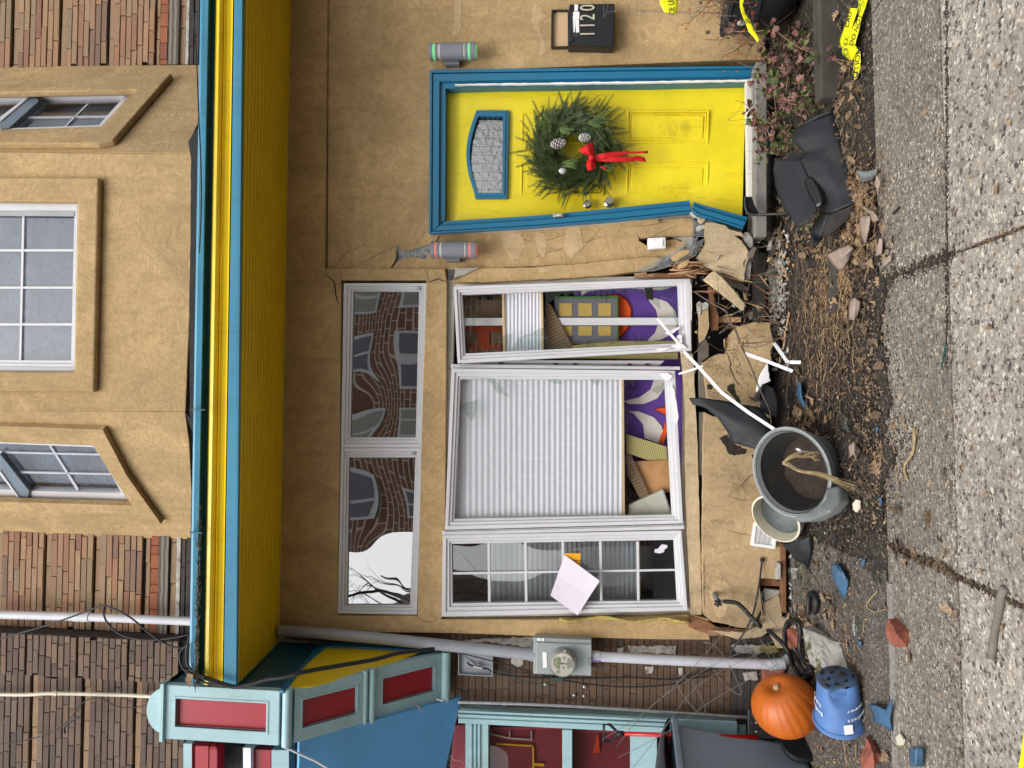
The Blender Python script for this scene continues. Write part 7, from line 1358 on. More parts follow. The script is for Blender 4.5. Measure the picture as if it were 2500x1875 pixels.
tape('twisted police tape strip hanging through the bare shrub', [[a5(((440, -20), (490, -20)), 4.62), a5(((440, 60), (470, 50)), 4.6), a5(((455, 130), (500, 150)), 4.58), a5(((500, 240), (550, 210)), 4.56), a5(((530, 320), (580, 300)), 4.55), a5(((575, 370), (620, 360)), 4.54), a5(((620, 430), (636, 410)), 4.52)]], [('LINE', at(*d5((520, 215))[0], 4.55), (-.1, -.05, -1), (1, 0, -.3), .045, 'ink', .8)])
def gt(s, a, b, sz, mt='ink', sx=.9):
    pa, pb = gnd(*d5(a)[0], .055), gnd(*d5(b)[0], .055); r_ = (pb - pa).normalized(); return (s, (pa + pb) / 2, r_, V((-r_.y, r_.x, .3)) * 1, sz, mt, sx)
tape('crumpled police tape with black lettering lying on the pavement edge', [[g5(((1560, 80), (1640, 85)), .05), g5(((1530, 200), (1590, 230)), .05), g5(((1490, 300), (1560, 340)), .045), g5(((1450, 420), (1540, 470)), .04), g5(((1480, 500), (1560, 500)), .035)],
    [g5(((1640, -20), (1740, -20)), .03), g5(((1640, 80), (1710, 80)), .03), g5(((1640, 180), (1670, 190)), .035), g5(((1560, 320), (1650, 300)), .045), g5(((1530, 400), (1620, 400)), .05), g5(((1530, 450), (1610, 450)), .05)],
    [g5(((1480, 470), (1590, 435)), .04), g5(((1475, 540), (1640, 500)), .045), g5(((1540, 600), (1580, 615)), .02)], [g5(((1585, 530), (1660, 515)), .02), g5(((1600, 620), (1665, 620)), .02), g5(((1590, 700), (1655, 700)), .015), g5(((1600, 810), (1640, 780)), .012)]],
    [gt('AUTION', (1615, 800), (1640, 530), .052), gt('DO NOT', (1570, 440), (1660, 170), .048, sx=.8), gt('CAU', (1520, 280), (1560, 120), .046, sx=.8), gt('ET', (1500, 470), (1530, 370), .042), gt('O', (1500, 560), (1530, 500), .055, 'ink_green'), gt('CAU', (1640, 110), (1680, 0), .05, 'ink_green', .8)])
mb = MB(); q = [gnd(2494, 1840, .02), gnd(2500, 1790, .02), gnd(2530, 1790, .02), gnd(2530, 1900, .02), gnd(2482, 1900, .015)]; mb.loops([q], (0, 0, .002)); solo(mb, 'barrier_tape', 'tape_yellow', 'corner of yellow tape at the lower right corner of the photo', 'barrier tape', 'yellow police tape scraps')

# ================================================================== PLANTS, TWIGS, LEAVES
def tw(mb, pts, r0, r1=.0008, n=4): L = smoothline(pts, 4); mb.tube(L, [r0 + (r1 - r0) * i / (len(L) - 1) for i in range(len(L))], n=n)
def D(conv, *p): return [at(q[0], q[1], a[2]) for q, a in zip(conv(*[x[:2] for x in p]), p)]
mb = MB()
tw(mb, D(d1, (670, 1070, 4.98), (800, 1160, 4.9), (940, 1240, 4.85), (1030, 1300, 4.8), (1080, 1420, 4.78), (1130, 1500, 4.76), (1180, 1640, 4.74)), .005, .007)
tw(mb, D(d2, (780, 200, 4.74), (880, 420, 4.7), (960, 620, 4.68), (1040, 800, 4.66), (1100, 930, 4.64), (1120, 1080, 4.62)), .006, .002); tw(mb, D(d2, (785, 175, 4.75), (900, 180, 4.72), (1040, 160, 4.7), (1180, 140, 4.68), (1310, 0, 4.66)), .004); tw(mb, D(d2, (785, 200, 4.75), (930, 220, 4.72), (1080, 180, 4.7), (1230, 100, 4.68), (1400, 70, 4.66)), .004)
tw(mb, D(d2, (790, 190, 4.75), (830, 110, 4.74), (930, 0, 4.73)), .002); tw(mb, D(d2, (760, 130, 4.75), (840, 115, 4.74), (910, 135, 4.73)), .002); tw(mb, D(d1, (940, 1230, 4.85), (945, 1100, 4.85), (930, 950, 4.86), (905, 860, 4.88)), .002); tw(mb, D(d1, (1220, 1320, 4.75), (1250, 1150, 4.76), (1290, 950, 4.78), (1305, 760, 4.8), (1290, 680, 4.82)), .003)
tw(mb, D(d1, (950, 1540, 4.9), (1080, 1430, 4.85), (1230, 1340, 4.8), (1420, 1200, 4.75)), .004); tw(mb, D(d1, (1400, 1190, 4.7), (1560, 1290, 4.65), (1700, 1400, 4.6), (1843, 1500, 4.55)), .003); tw(mb, D(d1, (1180, 1640, 4.74), (1400, 1640, 4.7), (1600, 1600, 4.65), (1800, 1560, 4.6)), .002)
tw(mb, D(d2, (1390, 20, 4.66), (1370, 160, 4.62), (1330, 340, 4.6), (1310, 560, 4.58), (1290, 800, 4.56), (1320, 900, 4.55)), .003)
for k in range(10):
    x, y = 1760 + rr.random() * 130, 770 + rr.random() * 120; a = rr.uniform(0, 6.28); tw(mb, [at(x, y, 4.75), at(x + 25 * math.cos(a), y + 25 * math.sin(a), 4.74), at(x + 55 * math.cos(a + .3), y + 55 * math.sin(a + .3), 4.72)], .0018)
solo(mb, 'fallen_branch', 'twig', 'long bare forked branch fallen across the broken base wall', 'branch', smooth=True)
# leafless shrub with berries at the right edge
t = thing('bare_shrub', 'leafless dark shrub with orange berries in front of the right planter', 'shrub', gnd(1975, 30)); mb = MB(); bb = MB(); rs = random.Random(31)
def grow(p, d, L, r0, lv):
    pts = [p]; q = p.copy(); dd = d.copy()
    for _ in range(4): dd = (dd + V((rs.uniform(-.22, .22), rs.uniform(-.12, .12), rs.uniform(-.22, .22)))).normalized(); q = q + dd * L / 4; pts.append(q)
    mb.tube(pts, [r0 * (1 - .17 * i) for i in range(5)], n=4)
    if lv < 3:
        for _ in range(3): grow(pts[rs.randint(1, 4)], (dd + V((rs.uniform(-1, 1), rs.uniform(-.4, .4), rs.uniform(-.6, .8)))).normalized(), L * .6, r0 * .6, lv + 1)
    elif rs.random() < .35: bb.ball(pts[-1], .006, n=6)
for k in range(9): grow(at(1930 + rs.uniform(-20, 30), -40 + rs.uniform(-60, 90), 4.75), V((rs.uniform(-1.0, .2), rs.uniform(-.2, .1), rs.uniform(.5, 1.1))).normalized(), rs.uniform(.28, .42), .0045, 0)
tw(mb, D(d5, (0, 90, 4.75), (50, 120, 4.74), (180, 130, 4.72), (320, 160, 4.7), (420, 160, 4.7)), .0016, .003); tw(mb, D(d5, (0, 12, 4.8), (150, 8, 4.8), (380, 20, 4.75), (560, 30, 4.7)), .0018, .002)
tw(mb, D(d5, (90, 400, 4.75), (200, 405, 4.73), (280, 395, 4.7), (320, 350, 4.7)), .002, .003); tw(mb, D(d5, (230, 470, 4.75), (260, 400, 4.73), (320, 340, 4.7)), .0015, .002); tw(mb, D(d5, (245, 610, 4.75), (290, 560, 4.73), (380, 520, 4.7), (460, 460, 4.7), (520, 400, 4.7)), .0016, .003); tw(mb, D(d5, (340, 590, 4.75), (450, 640, 4.72), (560, 690, 4.7), (640, 730, 4.7), (740, 780, 4.68)), .002, .005)
tw(mb, D(d5, (390, 1020, 4.9), (450, 1030, 4.9), (520, 1070, 4.88), (590, 1150, 4.85)), .0016, .002); tw(mb, D(d5, (345, 1150, 4.9), (420, 1130, 4.9), (480, 1125, 4.9)), .0012); tw(mb, D(d5, (320, 1210, 4.9), (420, 1130, 4.9), (480, 1020, 4.9)), .0016); tw(mb, D(d5, (320, 1210, 4.9), (370, 1222, 4.9), (500, 1205, 4.88), (640, 1195, 4.85)), .0016)
build(mb, 'twigs', 'twig', t, smooth=True); build(bb, 'berries', 'berry', t, kind='stuff')
mb = MB()
for q in D(d5, (45, 30, 4.8), (110, 330, 4.74), (120, 325, 4.74), (300, 60, 4.7)): mb.ball(q, .012, n=6)
build(mb, 'seed_heads', 'twig', t, kind='stuff')
# planters at the right edge
t = thing('round_black_planter', 'big round black speckled planter at the right edge below the shrub', 'planter', gnd(1985, -30)); c = at(1975, -60, 4.78); c.z = GH(c.x, c.y); h_ = at(1845, -10, 4.78).z - c.z
mb = MB(); mb.lathe([(0, 0), (.17, 0), (.24, .03), (.29, .10), (.31, h_ * .6), (.32, h_), (.335, h_ + .01), (.335, h_ + .03), (.31, h_ + .03), (.29, h_ * .8), (0, h_ * .8)], c, (0, 0, 1), n=56); build(mb, 'planter_bowl', 'black_plastic', t, smooth=True, auto=40)
t = thing('small_black_pot', 'small black pot hooked under the shrub against the stucco', 'plant pot', at(1845, 40, 4.9)); c = at(1848, 25, 4.95)
mb = MB(); mb.lathe([(0, 0), (.13, 0), (.16, .17), (.17, .175), (.17, .20), (.155, .20), (.13, .05), (0, .05)], c, (0.1, 0, 1), n=40); build(mb, 'pot_wall', 'black_plastic', t, smooth=True, auto=40)
mb = MB()
for k in range(160): p = c + V((rs.gauss(0, .07), rs.gauss(0, .05) - .03, .2 + rs.gauss(0, .02))); mb.tube([p, p + V((rs.uniform(-.05, .05), rs.uniform(-.05, .02), rs.uniform(-.05, .05)))], .0016, n=3)
build(mb, 'dead_growth', 'root', t, kind='stuff')
mb = MB(); mb.ball(at(*d5((455, 235))[0], 4.78), .016, n=10, sq=(1, 1, 1.6)); solo(mb, 'string_bulb', 'bulb_pale', 'pale bulb hanging among the shrub twigs', 'bulb', smooth=True)
# ivy: stems with separate leaves
def leafmesh(name, mat, outline, curl, var=0):
    r = random.Random(var); bm = bmesh.new(); c = bm.verts.new((0, 0.35, .06 * curl)); ring = []
    for x, y in outline: ring.append(bm.verts.new((x, y, curl * (x * x * .9 - .18 * (y - .4) ** 2) + r.uniform(-.05, .05))))
    for i in range(len(ring)): bm.faces.new((c, ring[i], ring[(i + 1) % len(ring)]))
    me = bpy.data.meshes.new(name); bm.to_mesh(me); bm.free(); me.materials.append(MATS[mat])
    return me
ivy_o = [(0, 0), (.22, -.08), (.42, .10), (.55, .34), (.34, .42), (.36, .66), (.16, .66), (0, 1.0), (-.16, .66), (-.36, .66), (-.34, .42), (-.55, .34), (-.42, .10), (-.22, -.08)]
oak_o = [(0, 0), (.06, .15), (.28, .12), (.16, .3), (.42, .36), (.2, .5), (.36, .66), (.14, .70), (.16, .9), (0, 1.05), (-.14, .9), (-.12, .70), (-.36, .62), (-.2, .48), (-.42, .32), (-.15, .28), (-.26, .1), (-.06, .14)]
oval_o = [(0, 0), (.18, .15), (.26, .4), (.2, .7), (0, 1.0), (-.2, .7), (-.26, .4), (-.18, .15)]
LM = {k: [leafmesh(n_, m_, o_, c_, i) for i, c_ in enumerate((.5, 1.0, -.5, 1.6))] for k, n_, m_, o_ in (('ivyr', 'leaf', 'leaf_red', ivy_o), ('ivyg', 'leaf', 'leaf_green', ivy_o), ('oak', 'fallen_leaf', 'leaf_tan', oak_o), ('oval', 'fallen_leaf', 'leaf_tan', oval_o))}
def put_leaf(kind, p, size, parent=None, name='leaf', label=None, group=None, flat=.5, rs=rs):
    o = bpy.data.objects.new(name, rs.choice(LM[kind])); COL.objects.link(o); o.scale = (size, size, size)
    o.rotation_euler = (rs.gauss(0, flat) + (0 if flat < .8 else .9), rs.gauss(0, flat), rs.uniform(0, 6.28))
    if parent: o.parent = parent; o.location = V(p) - worg(parent)
    else: o.location = V(p); o['label'] = label; o['category'] = 'leaf'; o['group'] = group
    return o
def ivy(lbl, stems, n, zone, seed, greens=.35):
    t = thing('ivy_plant', lbl, 'ivy', zone[0]); r_ = random.Random(seed); mb = MB()
    for s_ in stems: tw(mb, s_, .0035, .0015)
    build(mb, 'stems', 'dry_stem', t, smooth=True)
    for k in range(n):
        s_ = smoothline(r_.choice(stems), 5); p = r_.choice(s_) + V((r_.gauss(0, .035), r_.gauss(0, .03), r_.gauss(0, .025) + .012))
        put_leaf('ivyg' if r_.random() < greens else 'ivyr', p, r_.uniform(.025, .055), t, 'leaf', flat=.9, rs=r_)
    return t
G5 = lambda l, *p: [gnd(x, y, l) for x, y in d5(*p)]
A5 = lambda *p: D(d5, *p)
ivy('red and green ivy sprawling between the door step and the kerb', [A5((640, 380, 4.7), (700, 500, 4.68), (760, 700, 4.66), (790, 900, 4.64), (800, 1100, 4.62), (830, 1300, 4.6)), A5((350, 320, 4.75), (560, 320, 4.7), (780, 310, 4.6), (900, 390, 4.5), (1040, 480, 4.4), (1180, 540, 4.28)), A5((620, 760, 4.75), (700, 880, 4.7), (800, 940, 4.65), (860, 1010, 4.6)), A5((900, 580, 4.6), (930, 720, 4.58), (910, 900, 4.56), (880, 1120, 4.55)), A5((640, 560, 4.75), (760, 620, 4.7), (860, 700, 4.66), (980, 760, 4.6)), A5((1000, 1000, 4.5), (1060, 970, 4.48), (1150, 955, 4.46))], 210, [gnd(*d5((800, 700))[0])], 51, .38)
ivy('ivy runner creeping from the kerb out to the crumpled tape', [G5(.03, (1180, 540), (1280, 570), (1380, 590), (1500, 615), (1640, 640)), G5(.02, (1380, 590), (1440, 630), (1500, 670), (1560, 700))], 16, [gnd(*d5((1400, 600))[0])], 52, .05)
ivy('ivy tangle growing over the mouth of the square planter', [A5((600, 1150, 4.85), (700, 1280, 4.8), (780, 1450, 4.75), (850, 1520, 4.7)), A5((800, 1180, 4.6), (860, 1300, 4.6), (930, 1400, 4.6), (900, 1540, 4.6)), A5((860, 1000, 4.6), (960, 1050, 4.5), (1080, 1080, 4.5), (1150, 1180, 4.5)), A5((560, 1130, 4.88), (640, 1250, 4.85), (690, 1400, 4.8), (700, 1600, 4.75))], 130, [gnd(*d5((850, 1300))[0])], 53, .45)
# fallen leaves: individuals
LG = 'fallen dry leaves among the wreckage'; n_leaf = 0
def scatter(conv, pts, kind, size, lbl, lift=.012):
    for x, y in conv(*pts):
        p = gnd(x, y, lift); put_leaf(kind, V((p.x, p.y, p.z)), size * rs.uniform(.8, 1.25), None, 'fallen_leaf', lbl, LG, flat=.38)
L1, L2, L3 = 'dry tan lobed leaf lying in the dark soil below the window', 'dry tan leaf lying loose on the bare pavement', 'dry leaf lying in the heap beside the square planter'
L4 = 'dry lobed leaf lying around the hose and stone block'
scatter(zF, [(795, 100), (880, 140), (640, 600), (760, 690), (330, 1040), (440, 1040), (480, 1080), (570, 1060), (480, 920), (450, 990), (550, 1040), (700, 540), (815, 490), (690, 330), (415, 780), (430, 1000), (350, 1010), (500, 1060), (600, 240), (620, 380), (560, 150)], 'oak', .085, L1, .02)
scatter(zF, [(440, 1060), (295, 870), (400, 880), (290, 820), (440, 1130), (820, 520), (880, 590), (870, 760), (930, 690), (860, 1000), (910, 1010), (590, 290), (560, 330), (500, 380)], 'oval', .07, L1, .02)
scatter(zF, [(900, 1230), (890, 1350), (905, 1400), (1310, 1340), (1350, 1330), (1220, 1610), (1090, 1570), (1050, 1630)], 'oak', .07, L2, .006)
scatter(zF, [(1460, 220), (1625, 470), (1635, 910), (1480, 1250), (1140, 1480), (1205, 1470), (1320, 1140), (860, 600), (1020, 1460), (1590, 1520), (1655, 1640), (1190, 560)], 'oval', .035, L2, .004)
scatter(zE, [(880, 420), (800, 440), (760, 790), (820, 900), (940, 330), (1280, 800), (1210, 700), (805, 190), (850, 285), (1290, 850), (1465, 810), (1015, 1410), (955, 1420), (1640, 1240), (1545, 1235), (1700, 760), (990, 1545)], 'oval', .045, L2, .004)
scatter(zE, [(700, 560), (707, 615), (690, 690), (640, 670), (655, 130), (640, 60), (700, 420), (690, 460), (665, 650), (780, 450), (400, 380), (410, 490), (580, 430), (560, 560), (470, 640)], 'oak', .06, 'dry leaf lying between the kerb and the pavement edge', .012)
scatter(zE, [(830, 1230), (865, 1260), (850, 1290), (800, 1330), (820, 1380), (850, 1340), (740, 1520), (790, 1560), (850, 1600), (830, 1640), (700, 1600), (770, 1480), (880, 1540), (920, 1600), (640, 1420), (720, 1380), (300, 1320), (340, 1370), (250, 1500), (320, 1500), (400, 1580), (270, 1420), (380, 1490), (230, 1310), (260, 1270)], 'oak', .075, L3, .02)
scatter(zE, [(840, 1200), (870, 1230), (860, 1290), (780, 1430), (760, 1570), (890, 1620), (200, 1310), (290, 1450), (350, 1560), (220, 1560), (240, 1210), (410, 1610), (300, 1260)], 'oval', .07, L3, .02)
scatter(zG, [(490, 370), (510, 400), (430, 720), (460, 700), (600, 600), (610, 640), (560, 610), (690, 910), (650, 970), (560, 730), (600, 720), (550, 870), (480, 190), (960, 1570), (580, 1430), (1010, 270), (1030, 310), (1200, 350), (1270, 380), (1070, 370), (1080, 910)], 'oak', .07, L4, .015)
scatter(zG, [(430, 780), (450, 900), (420, 940), (400, 1010), (580, 650), (630, 700), (1045, 1470), (1090, 1490), (840, 1510), (450, 980), (930, 610), (1280, 190), (1280, 230), (1310, 270), (1130, 320), (1160, 340), (1240, 370), (880, 80), (950, 250), (1390, 660), (1370, 680), (1690, 770)], 'oval', .055, L4, .006)
# litter nobody could count
def stuff_chips(name, mat, n, zone, size, seed, lift=.006, flat=.5):
    r_ = random.Random(seed); mb = MB()
    for k in range(n):
        x, y = zone(r_); p = gnd(x, y, lift); s_ = size * r_.uniform(.4, 1.5); a = r_.uniform(0, 6.28); e = V((math.cos(a), math.sin(a), r_.uniform(-flat, flat))) * s_; f = V((-math.sin(a), math.cos(a), r_.uniform(-flat, flat))) * s_ * r_.uniform(.3, .8); h = V((0, 0, s_ * .35))
        q = [p - e - f * .6, p + e * .9 - f, p + e + f * .7, p - e * .7 + f]; mb.add(q + [v_ + h for v_ in q], [(0, 3, 2, 1), (4, 5, 6, 7), (0, 1, 5, 4), (1, 2, 6, 5), (2, 3, 7, 6), (3, 0, 4, 7)])
    o = build(mb, name, mat, kind='stuff'); return o
bed = lambda r_: (r_.triangular(1905, 2125, 2040), r_.uniform(560, 1230))
stuff_chips('litter', 'leaf_tan', 350, bed, .007, 1); stuff_chips('litter', 'wood_fresh', 160, bed, .007, 41); stuff_chips('soil_clods', 'soil_smear', 1500, lambda r_: (2118 + abs(r_.gauss(0, 28)), r_.uniform(600, 1300)), .005, 42, .003); stuff_chips('plaster_crumbs', 'white_debris', 500, lambda r_: (r_.uniform(1930, 2120), r_.uniform(560, 1870)), .004, 21); stuff_chips('plaster_crumbs', 'white_debris', 700, lambda r_: (r_.triangular(1862, 1925, 1885), r_.triangular(560, 900, 660)), .011, 2, .02); stuff_chips('plaster_crumbs', 'white_debris', 160, bed, .005, 3)
stuff_chips('litter', 'leaf_tan', 500, lambda r_: (r_.gauss(2100, 16), r_.uniform(0, 1250)), .007, 4); stuff_chips('litter', 'leaf_tan', 500, lambda r_: (r_.triangular(1880, 2110, 1930), r_.uniform(60, 640)), .012, 5, .02)
stuff_chips('litter', 'leaf_tan', 900, lambda r_: (r_.uniform(1930, 2120), r_.uniform(1200, 1870)), .005, 6); stuff_chips('soil_clods', 'soil_smear', 1600, lambda r_: (r_.gauss(2050, 35), r_.triangular(640, 1420, 1000)), .009, 7)
stuff_chips('glass_crumbs', 'shard_glass', 260, lambda r_: (r_.uniform(1930, 2110), r_.uniform(1240, 1520)), .008, 8); stuff_chips('litter', 'root', 200, lambda r_: (2310 + (r_.uniform(0, 1875) - 0) * .022 + r_.gauss(0, 2.5), r_.uniform(0, 1875)), .006, 9, .002)
def jl(a, b, s): return lambda r_: (lambda f: (a[0] + (b[0] - a[0]) * f + r_.gauss(0, s), a[1] + (b[1] - a[1]) * f + r_.gauss(0, s)))(r_.random())
stuff_chips('litter', 'root', 420, jl((2160, 1325), (2500, 1482), 3.5), .005, 10, .002); stuff_chips('litter', 'root', 300, jl((2160, 684), (2500, 554), 2.5), .004, 11, .002); stuff_chips('soil_clods', 'soil_smear', 420, jl((2150, 688), (2330, 620), 8), .006, 12, .002); stuff_chips('soil_clods', 'soil_smear', 500, jl((2160, 1325), (2500, 1482), 4), .006, 13, .002)
stuff_chips('soil_clods', 'soil_smear', 500, lambda r_: (r_.gauss(2190, 30), r_.gauss(1080, 60)), .004, 14, .002); stuff_chips('soil_clods', 'soil_smear', 800, lambda r_: (2312 + r_.uniform(0, 1875) * .0 + r_.gauss(0, 2), r_.uniform(0, 900)), .004, 15, .001)
mb = MB(); r_ = random.Random(77)
for zone, n_, mt, ln in ((lambda: (r_.triangular(1900, 2110, 2020), r_.triangular(600, 1000, 760)), 700, 0, .05), (lambda: (r_.triangular(1930, 2100, 2080), r_.uniform(160, 560)), 420, 0, .04), (lambda: (r_.gauss(2040, 20), r_.gauss(700, 40)), 260, 1, .07), (lambda: (r_.gauss(2110, 14), r_.gauss(520, 50)), 90, 1, .09), (lambda: (r_.uniform(1940, 2110), r_.uniform(1500, 1870)), 120, 1, .05), (lambda: (r_.gauss(2170, 30), r_.gauss(1100, 80)), 60, 1, .04)):
    for k in range(n_):
        x, y = zone(); p = gnd(x, y, .008); a = r_.uniform(0, 6.28); d = V((math.cos(a), math.sin(a), r_.uniform(-.05, .45))) * ln * r_.uniform(.4, 1.2); mb.tube([p, p + d * .5 + V((r_.uniform(-.008, .008), 0, .006)), p + d + V((r_.uniform(-.01, .01), 0, -.004))], .0016 if mt == 0 else .0019, m=mt, n=3, caps=False)
for k in range(260):
    x, y = r_.triangular(1900, 2110, 2000), r_.triangular(560, 1050, 740); p = gnd(x, y, .02); a = r_.uniform(0, 6.28); L = r_.uniform(.08, .22); pts = [p]
    for q in range(4): a += r_.gauss(0, .5); pts.append(pts[-1] + V((math.cos(a), math.sin(a) * .7, r_.gauss(0, .22))) * L / 4)
    pts = [V((q.x, q.y, max(q.z, GH(q.x, q.y) + .008))) for q in pts]; mb.tube(pts, [.0022, .002, .0017, .0013, .0008], m=r_.choice((0, 0, 0, 1)), n=3, caps=False)
build(mb, 'dead_grass_and_roots', ['root', 'dry_stem'], kind='stuff')
def rubble(n, conv_zone, size, seed, mats, name):
    r_ = random.Random(seed); mb = MB()
    for k in range(n):
        p = conv_zone(r_); s_ = size * r_.uniform(.35, 1.4); bm = bmesh.new()
        for q in range(8): bm.verts.new(p + V((r_.gauss(0, 1), r_.gauss(0, .7), r_.gauss(0, .6))) * s_)
        bmesh.ops.convex_hull(bm, input=bm.verts); bm.verts.index_update(); mb.add([v_.co.copy() for v_ in bm.verts], [tuple(v_.index for v_ in f.verts) for f in bm.faces], r_.randrange(len(mats))); bm.free()
    return build(mb, name, mats, kind='stuff')
rubble(170, lambda r_: gnd(r_.triangular(1868, 1935, 1888), r_.uniform(560, 900), .03), .011, 5, ['white_debris', 'plaster_raw', 'stucco_light', 'wood_fresh'], 'rubble')
rubble(60, lambda r_: at(r_.uniform(1700, 1890), r_.uniform(590, 860), r_.uniform(5.02, 5.25)), .014, 6, ['plaster_raw', 'stucco', 'wood_old'], 'rubble')
rubble(90, lambda r_: gnd(r_.triangular(1895, 1960, 1915), r_.uniform(1330, 1560), .015), .010, 8, ['plaster_raw', 'stucco_light', 'wood_old', 'root'], 'rubble')
mb = MB()
for k in range(70):
    p = at(r_.uniform(1700, 1890), r_.uniform(590, 860), r_.uniform(5.0, 5.2)); a = r_.gauss(0, .8); d = V((math.sin(a) * .6, r_.gauss(0, .3), math.cos(a))) * r_.uniform(.03, .10); mb.tube([p - d, p + d * .3, p + d], [.003, .004, .001], m=k % 3, n=4)
build(mb, 'wood_splinters', ['wood_fresh', 'wood_brown', 'wood_old'], kind='stuff')

def leaf_litter(n, zone, size, seed, mat='leaf_tan', lift=.012, flat=.6):
    r_ = random.Random(seed); mb = MB()
    for k in range(n):
        x, y = zone(r_); p = gnd(x, y, lift * r_.random() + .003); s_ = size * r_.uniform(.5, 1.3); o_ = r_.choice((oak_o, oval_o, oval_o, ivy_o)); M_ = Matrix.Rotation(r_.uniform(0, 6.28), 3, 'Z') @ Matrix.Rotation(r_.gauss(0, flat), 3, 'X') @ Matrix.Rotation(r_.gauss(0, flat), 3, 'Y'); c = r_.uniform(-1, 1.5)
        P = [p + M_ @ V((x_, y_ - .5, c * (x_ * x_ - .15 * (y_ - .4) ** 2))) * s_ for x_, y_ in o_]; q = p + M_ @ V((0, -.1, .05 * c)) * s_; mb.add([q] + P, [(0, i + 1, (i + 1) % len(P) + 1) for i in range(len(P))])
    return build(mb, 'leaf_litter', mat, kind='stuff', fixn=False)
leaf_litter(260, lambda r_: (r_.uniform(1885, 2100), r_.uniform(100, 640)), .045, 61); leaf_litter(220, lambda r_: (r_.uniform(1885, 1990), r_.uniform(60, 460)), .045, 62, 'leaf_red'); leaf_litter(160, lambda r_: (r_.uniform(1885, 2010), r_.uniform(60, 560)), .04, 63, 'leaf_green')
leaf_litter(150, lambda r_: (r_.gauss(2108, 14), r_.uniform(560, 1250)), .035, 64); leaf_litter(60, lambda r_: (r_.uniform(1930, 2090), r_.uniform(560, 1050)), .04, 74); leaf_litter(90, lambda r_: (r_.gauss(2025, 26), r_.gauss(700, 50)), .045, 75); leaf_litter(120, lambda r_: (r_.triangular(1930, 2010, 1960), r_.uniform(1000, 1130)), .055, 65); leaf_litter(150, lambda r_: (r_.gauss(1975, 20), r_.gauss(1570, 60)), .045, 66); leaf_litter(200, lambda r_: (r_.uniform(1940, 2120), r_.uniform(1240, 1860)), .025, 67); leaf_litter(140, lambda r_: (r_.uniform(2090, 2500), r_.uniform(0, 1875)), .016, 68, lift=.003, flat=.2)
leaf_litter(120, jl((2165, 1328), (2330, 1400), 7), .03, 69, lift=.006); leaf_litter(300, lambda r_: (r_.gauss(2085, 14), r_.gauss(540, 60)), .05, 70)
def spill(pts, seed, lift=.0045):
    q = jag(pts, 7, 12, seed); q = jag(q, 2.5, 5, seed + 1); P = [gnd(x, y, 0) for x, y in q]; mb = MB(); mb.loops([[V((p.x, min(p.y, 3.955), .04 * p.x + lift)) for p in P]], (0, 0, .004)); return build(mb, 'soil_spill', 'soil', kind='stuff')
spill([(2112, 640), (2150, 660), (2165, 720), (2150, 800), (2168, 880), (2175, 980), (2160, 1060), (2190, 1110), (2165, 1180), (2140, 1260), (2112, 1270)], 3)
spill([(2118, 380), (2128, 400), (2140, 470), (2150, 540), (2160, 600), (2150, 640), (2118, 650)], 8)
leaf_litter(110, lambda r_: (2118 + abs(r_.gauss(0, 26)), r_.uniform(380, 1280)), .03, 81, lift=.008); rubble_n = 0
stuff_chips('litter', 'leaf_tan', 700, lambda r_: (2118 + abs(r_.gauss(0, 34)), r_.uniform(350, 1300)), .005, 82, .006); stuff_chips('plaster_crumbs', 'white_debris', 260, lambda r_: (2118 + abs(r_.gauss(0, 40)), r_.uniform(500, 1870)), .0035, 83, .004)
# scuffs and grime on the door
mb = MB(); r_ = random.Random(19)
for k in range(150):
    x, y = (r_.gauss(1652, 22), r_.gauss(r_.choice((312, 462)), 14)) if k < 110 else (r_.uniform(1540, 1800), r_.uniform(230, 500)); L_ = r_.uniform(3, 12); w2 = r_.uniform(.15, .45); mb.slab([(x, y - L_ * .3), (x + w2, y - L_ * .3), (x + w2 * 2, y + L_ * .7), (x - w2, y + L_ * .7)], DY - .030, .001)
build(mb, 'door_scuffs', 'scuff', dleaf, kind='stuff')
# single sticks, glass and odd pieces
def stick(lbl, pts, r0, mat='dry_stem', name='stick', cat='stick', r1=None, lift=.012): mb = MB(); tw(mb, [gnd(x, y, lift) for x, y in pts], r0, r1 if r1 else r0 * .6, 7); return solo(mb, name, mat, lbl, cat, smooth=True)
stick('thick mossy grey stick on the pavement crossing a joint', zG((1690, 525), (1672, 570), (1655, 680), (1630, 800), (1612, 960)), .017, 'mossy_bark', r1=.015) if 'mossy_bark' in MATS else None
mk('mossy_bark', (0.17, 0.155, 0.13), 0.95, 0.3, 14, 0.7, 40, 0.01); stick('thick mossy grey stick on the pavement crossing a joint', zG((1690, 520), (1672, 575), (1655, 680), (1630, 800), (1612, 965)), .016, 'mossy_bark', r1=.014)
stick('dry root stub with hair roots on the pavement below the planter', zF((1120, 1100), (1122, 1180), (1110, 1260), (1065, 1330), (1060, 1380), (1085, 1440)), .008, 'straw', 'root_stub', 'root'); stick('bent pale straw on the joint strip', zG((888, 538), (818, 632), (882, 678)), .004, 'straw'); stick('short pale straw lying beside the bent one', zG((890, 668), (940, 655)), .003, 'straw')
stick('pale straw under the bin foot', zG((670, 1480), (685, 1580)), .003, 'straw'); stick('second pale straw near the bin foot', zG((752, 1500), (750, 1610)), .003, 'straw'); stick('long thin brown twig across the brown strip', d3((600, 830), (740, 945), (880, 1080), (980, 1240), (1080, 1420)), .003, 'twig'); stick('thin pale twig beside the largest red stone', d4((1680, 1290), (1740, 1370), (1850, 1480)), .003, 'straw')
stick('reddish split lath lying in the leaf litter', d2((1280, 60), (1270, 160), (1250, 250)), .009, 'wood_fresh', 'split_lath', 'wood splinter'); stick('second split lath beside the fallen branch', d1((1740, 1300), (1710, 1450), (1680, 1640)), .008, 'wood_fresh', 'split_lath', 'wood splinter')
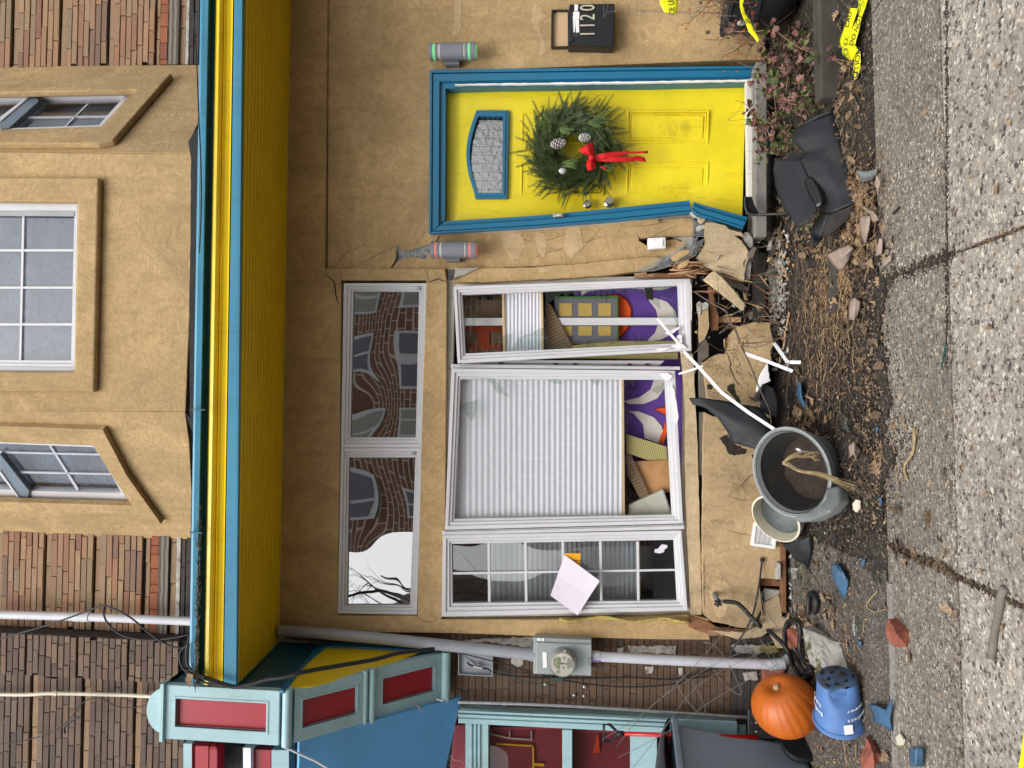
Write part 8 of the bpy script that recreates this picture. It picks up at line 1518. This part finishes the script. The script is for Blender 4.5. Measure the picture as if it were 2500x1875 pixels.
stick('straw curling out of the leaf heap by the planter', zE((740, 1190), (790, 1200), (850, 1190), (885, 1170)), .003, 'straw'); stick('dark green sliver lying along the pavement joint', zF((1325, 570), (1308, 640), (1292, 715)), .005, 'earth_green', 'plastic_sliver', 'plastic piece', lift=.004)
stick('small black plastic tube on the darker pavement', d6((1475, 1105), (1420, 1165)), .006, 'black_plastic', 'plastic_tube', 'plastic piece', lift=.006, r1=.006)
def gpane(lbl, pts, lift=.02): mb = MB(); P = [gnd(x, y, lift + .01 * (i % 2)) for i, (x, y) in enumerate(pts)]; mb.loops([P], (0, 0, .004)); solo(mb, 'glass_piece', 'shard_glass', lbl, 'glass shard', 'pieces of window glass on the ground')
gpane('clear pointed glass shard below the stone block', d4((1355, 0), (1380, 60), (1420, 130), (1410, 200), (1365, 250), (1340, 160))); gpane('grey glass sliver below the grey planter', d3((1505, 335), (1560, 360), (1640, 430), (1640, 490), (1570, 440), (1505, 400)), .01); gpane('long glass shard leaning in the corner under the base wall', d3((670, 1080), (700, 1120), (740, 1300), (760, 1560), (740, 1540), (690, 1320)), .06); gpane('wide glass shard beneath the flat black sheet', d3((740, 1040), (830, 1060), (850, 1200), (900, 1330), (820, 1340), (760, 1180)), .03); gpane('small glass chip on the pavement slab', zF((1490, 1350), (1498, 1352), (1490, 1430), (1482, 1428)), .004)
gpane('narrow glass shard at the soil edge', zF((640, 930), (660, 935), (680, 1010), (715, 1070), (712, 1130), (670, 1100), (645, 1010)), .015)
mb = MB(); P = [gnd(x, y, .02) for x, y in jag(d3((1410, 370), (1450, 318), (1485, 330), (1480, 420), (1450, 465), (1420, 430)), .6, 6)]; mb.loops([P], (0, 0, .012)); solo(mb, 'plaster_flake', 'cream_ceramic', 'cream plaster flake below the round planter', 'plaster piece', bevel=.002)
mb = MB(); P = [gnd(x, y, .01) for x, y in jag(zG((1015, 1470), (1040, 1440), (1065, 1480), (1055, 1515), (1025, 1515)), .6, 6)]; mb.loops([P], (0, 0, .010)); solo(mb, 'plaster_flake', 'cream_ceramic', 'cream plaster flake beside the blue piece at the bottom edge', 'plaster piece', bevel=.002)
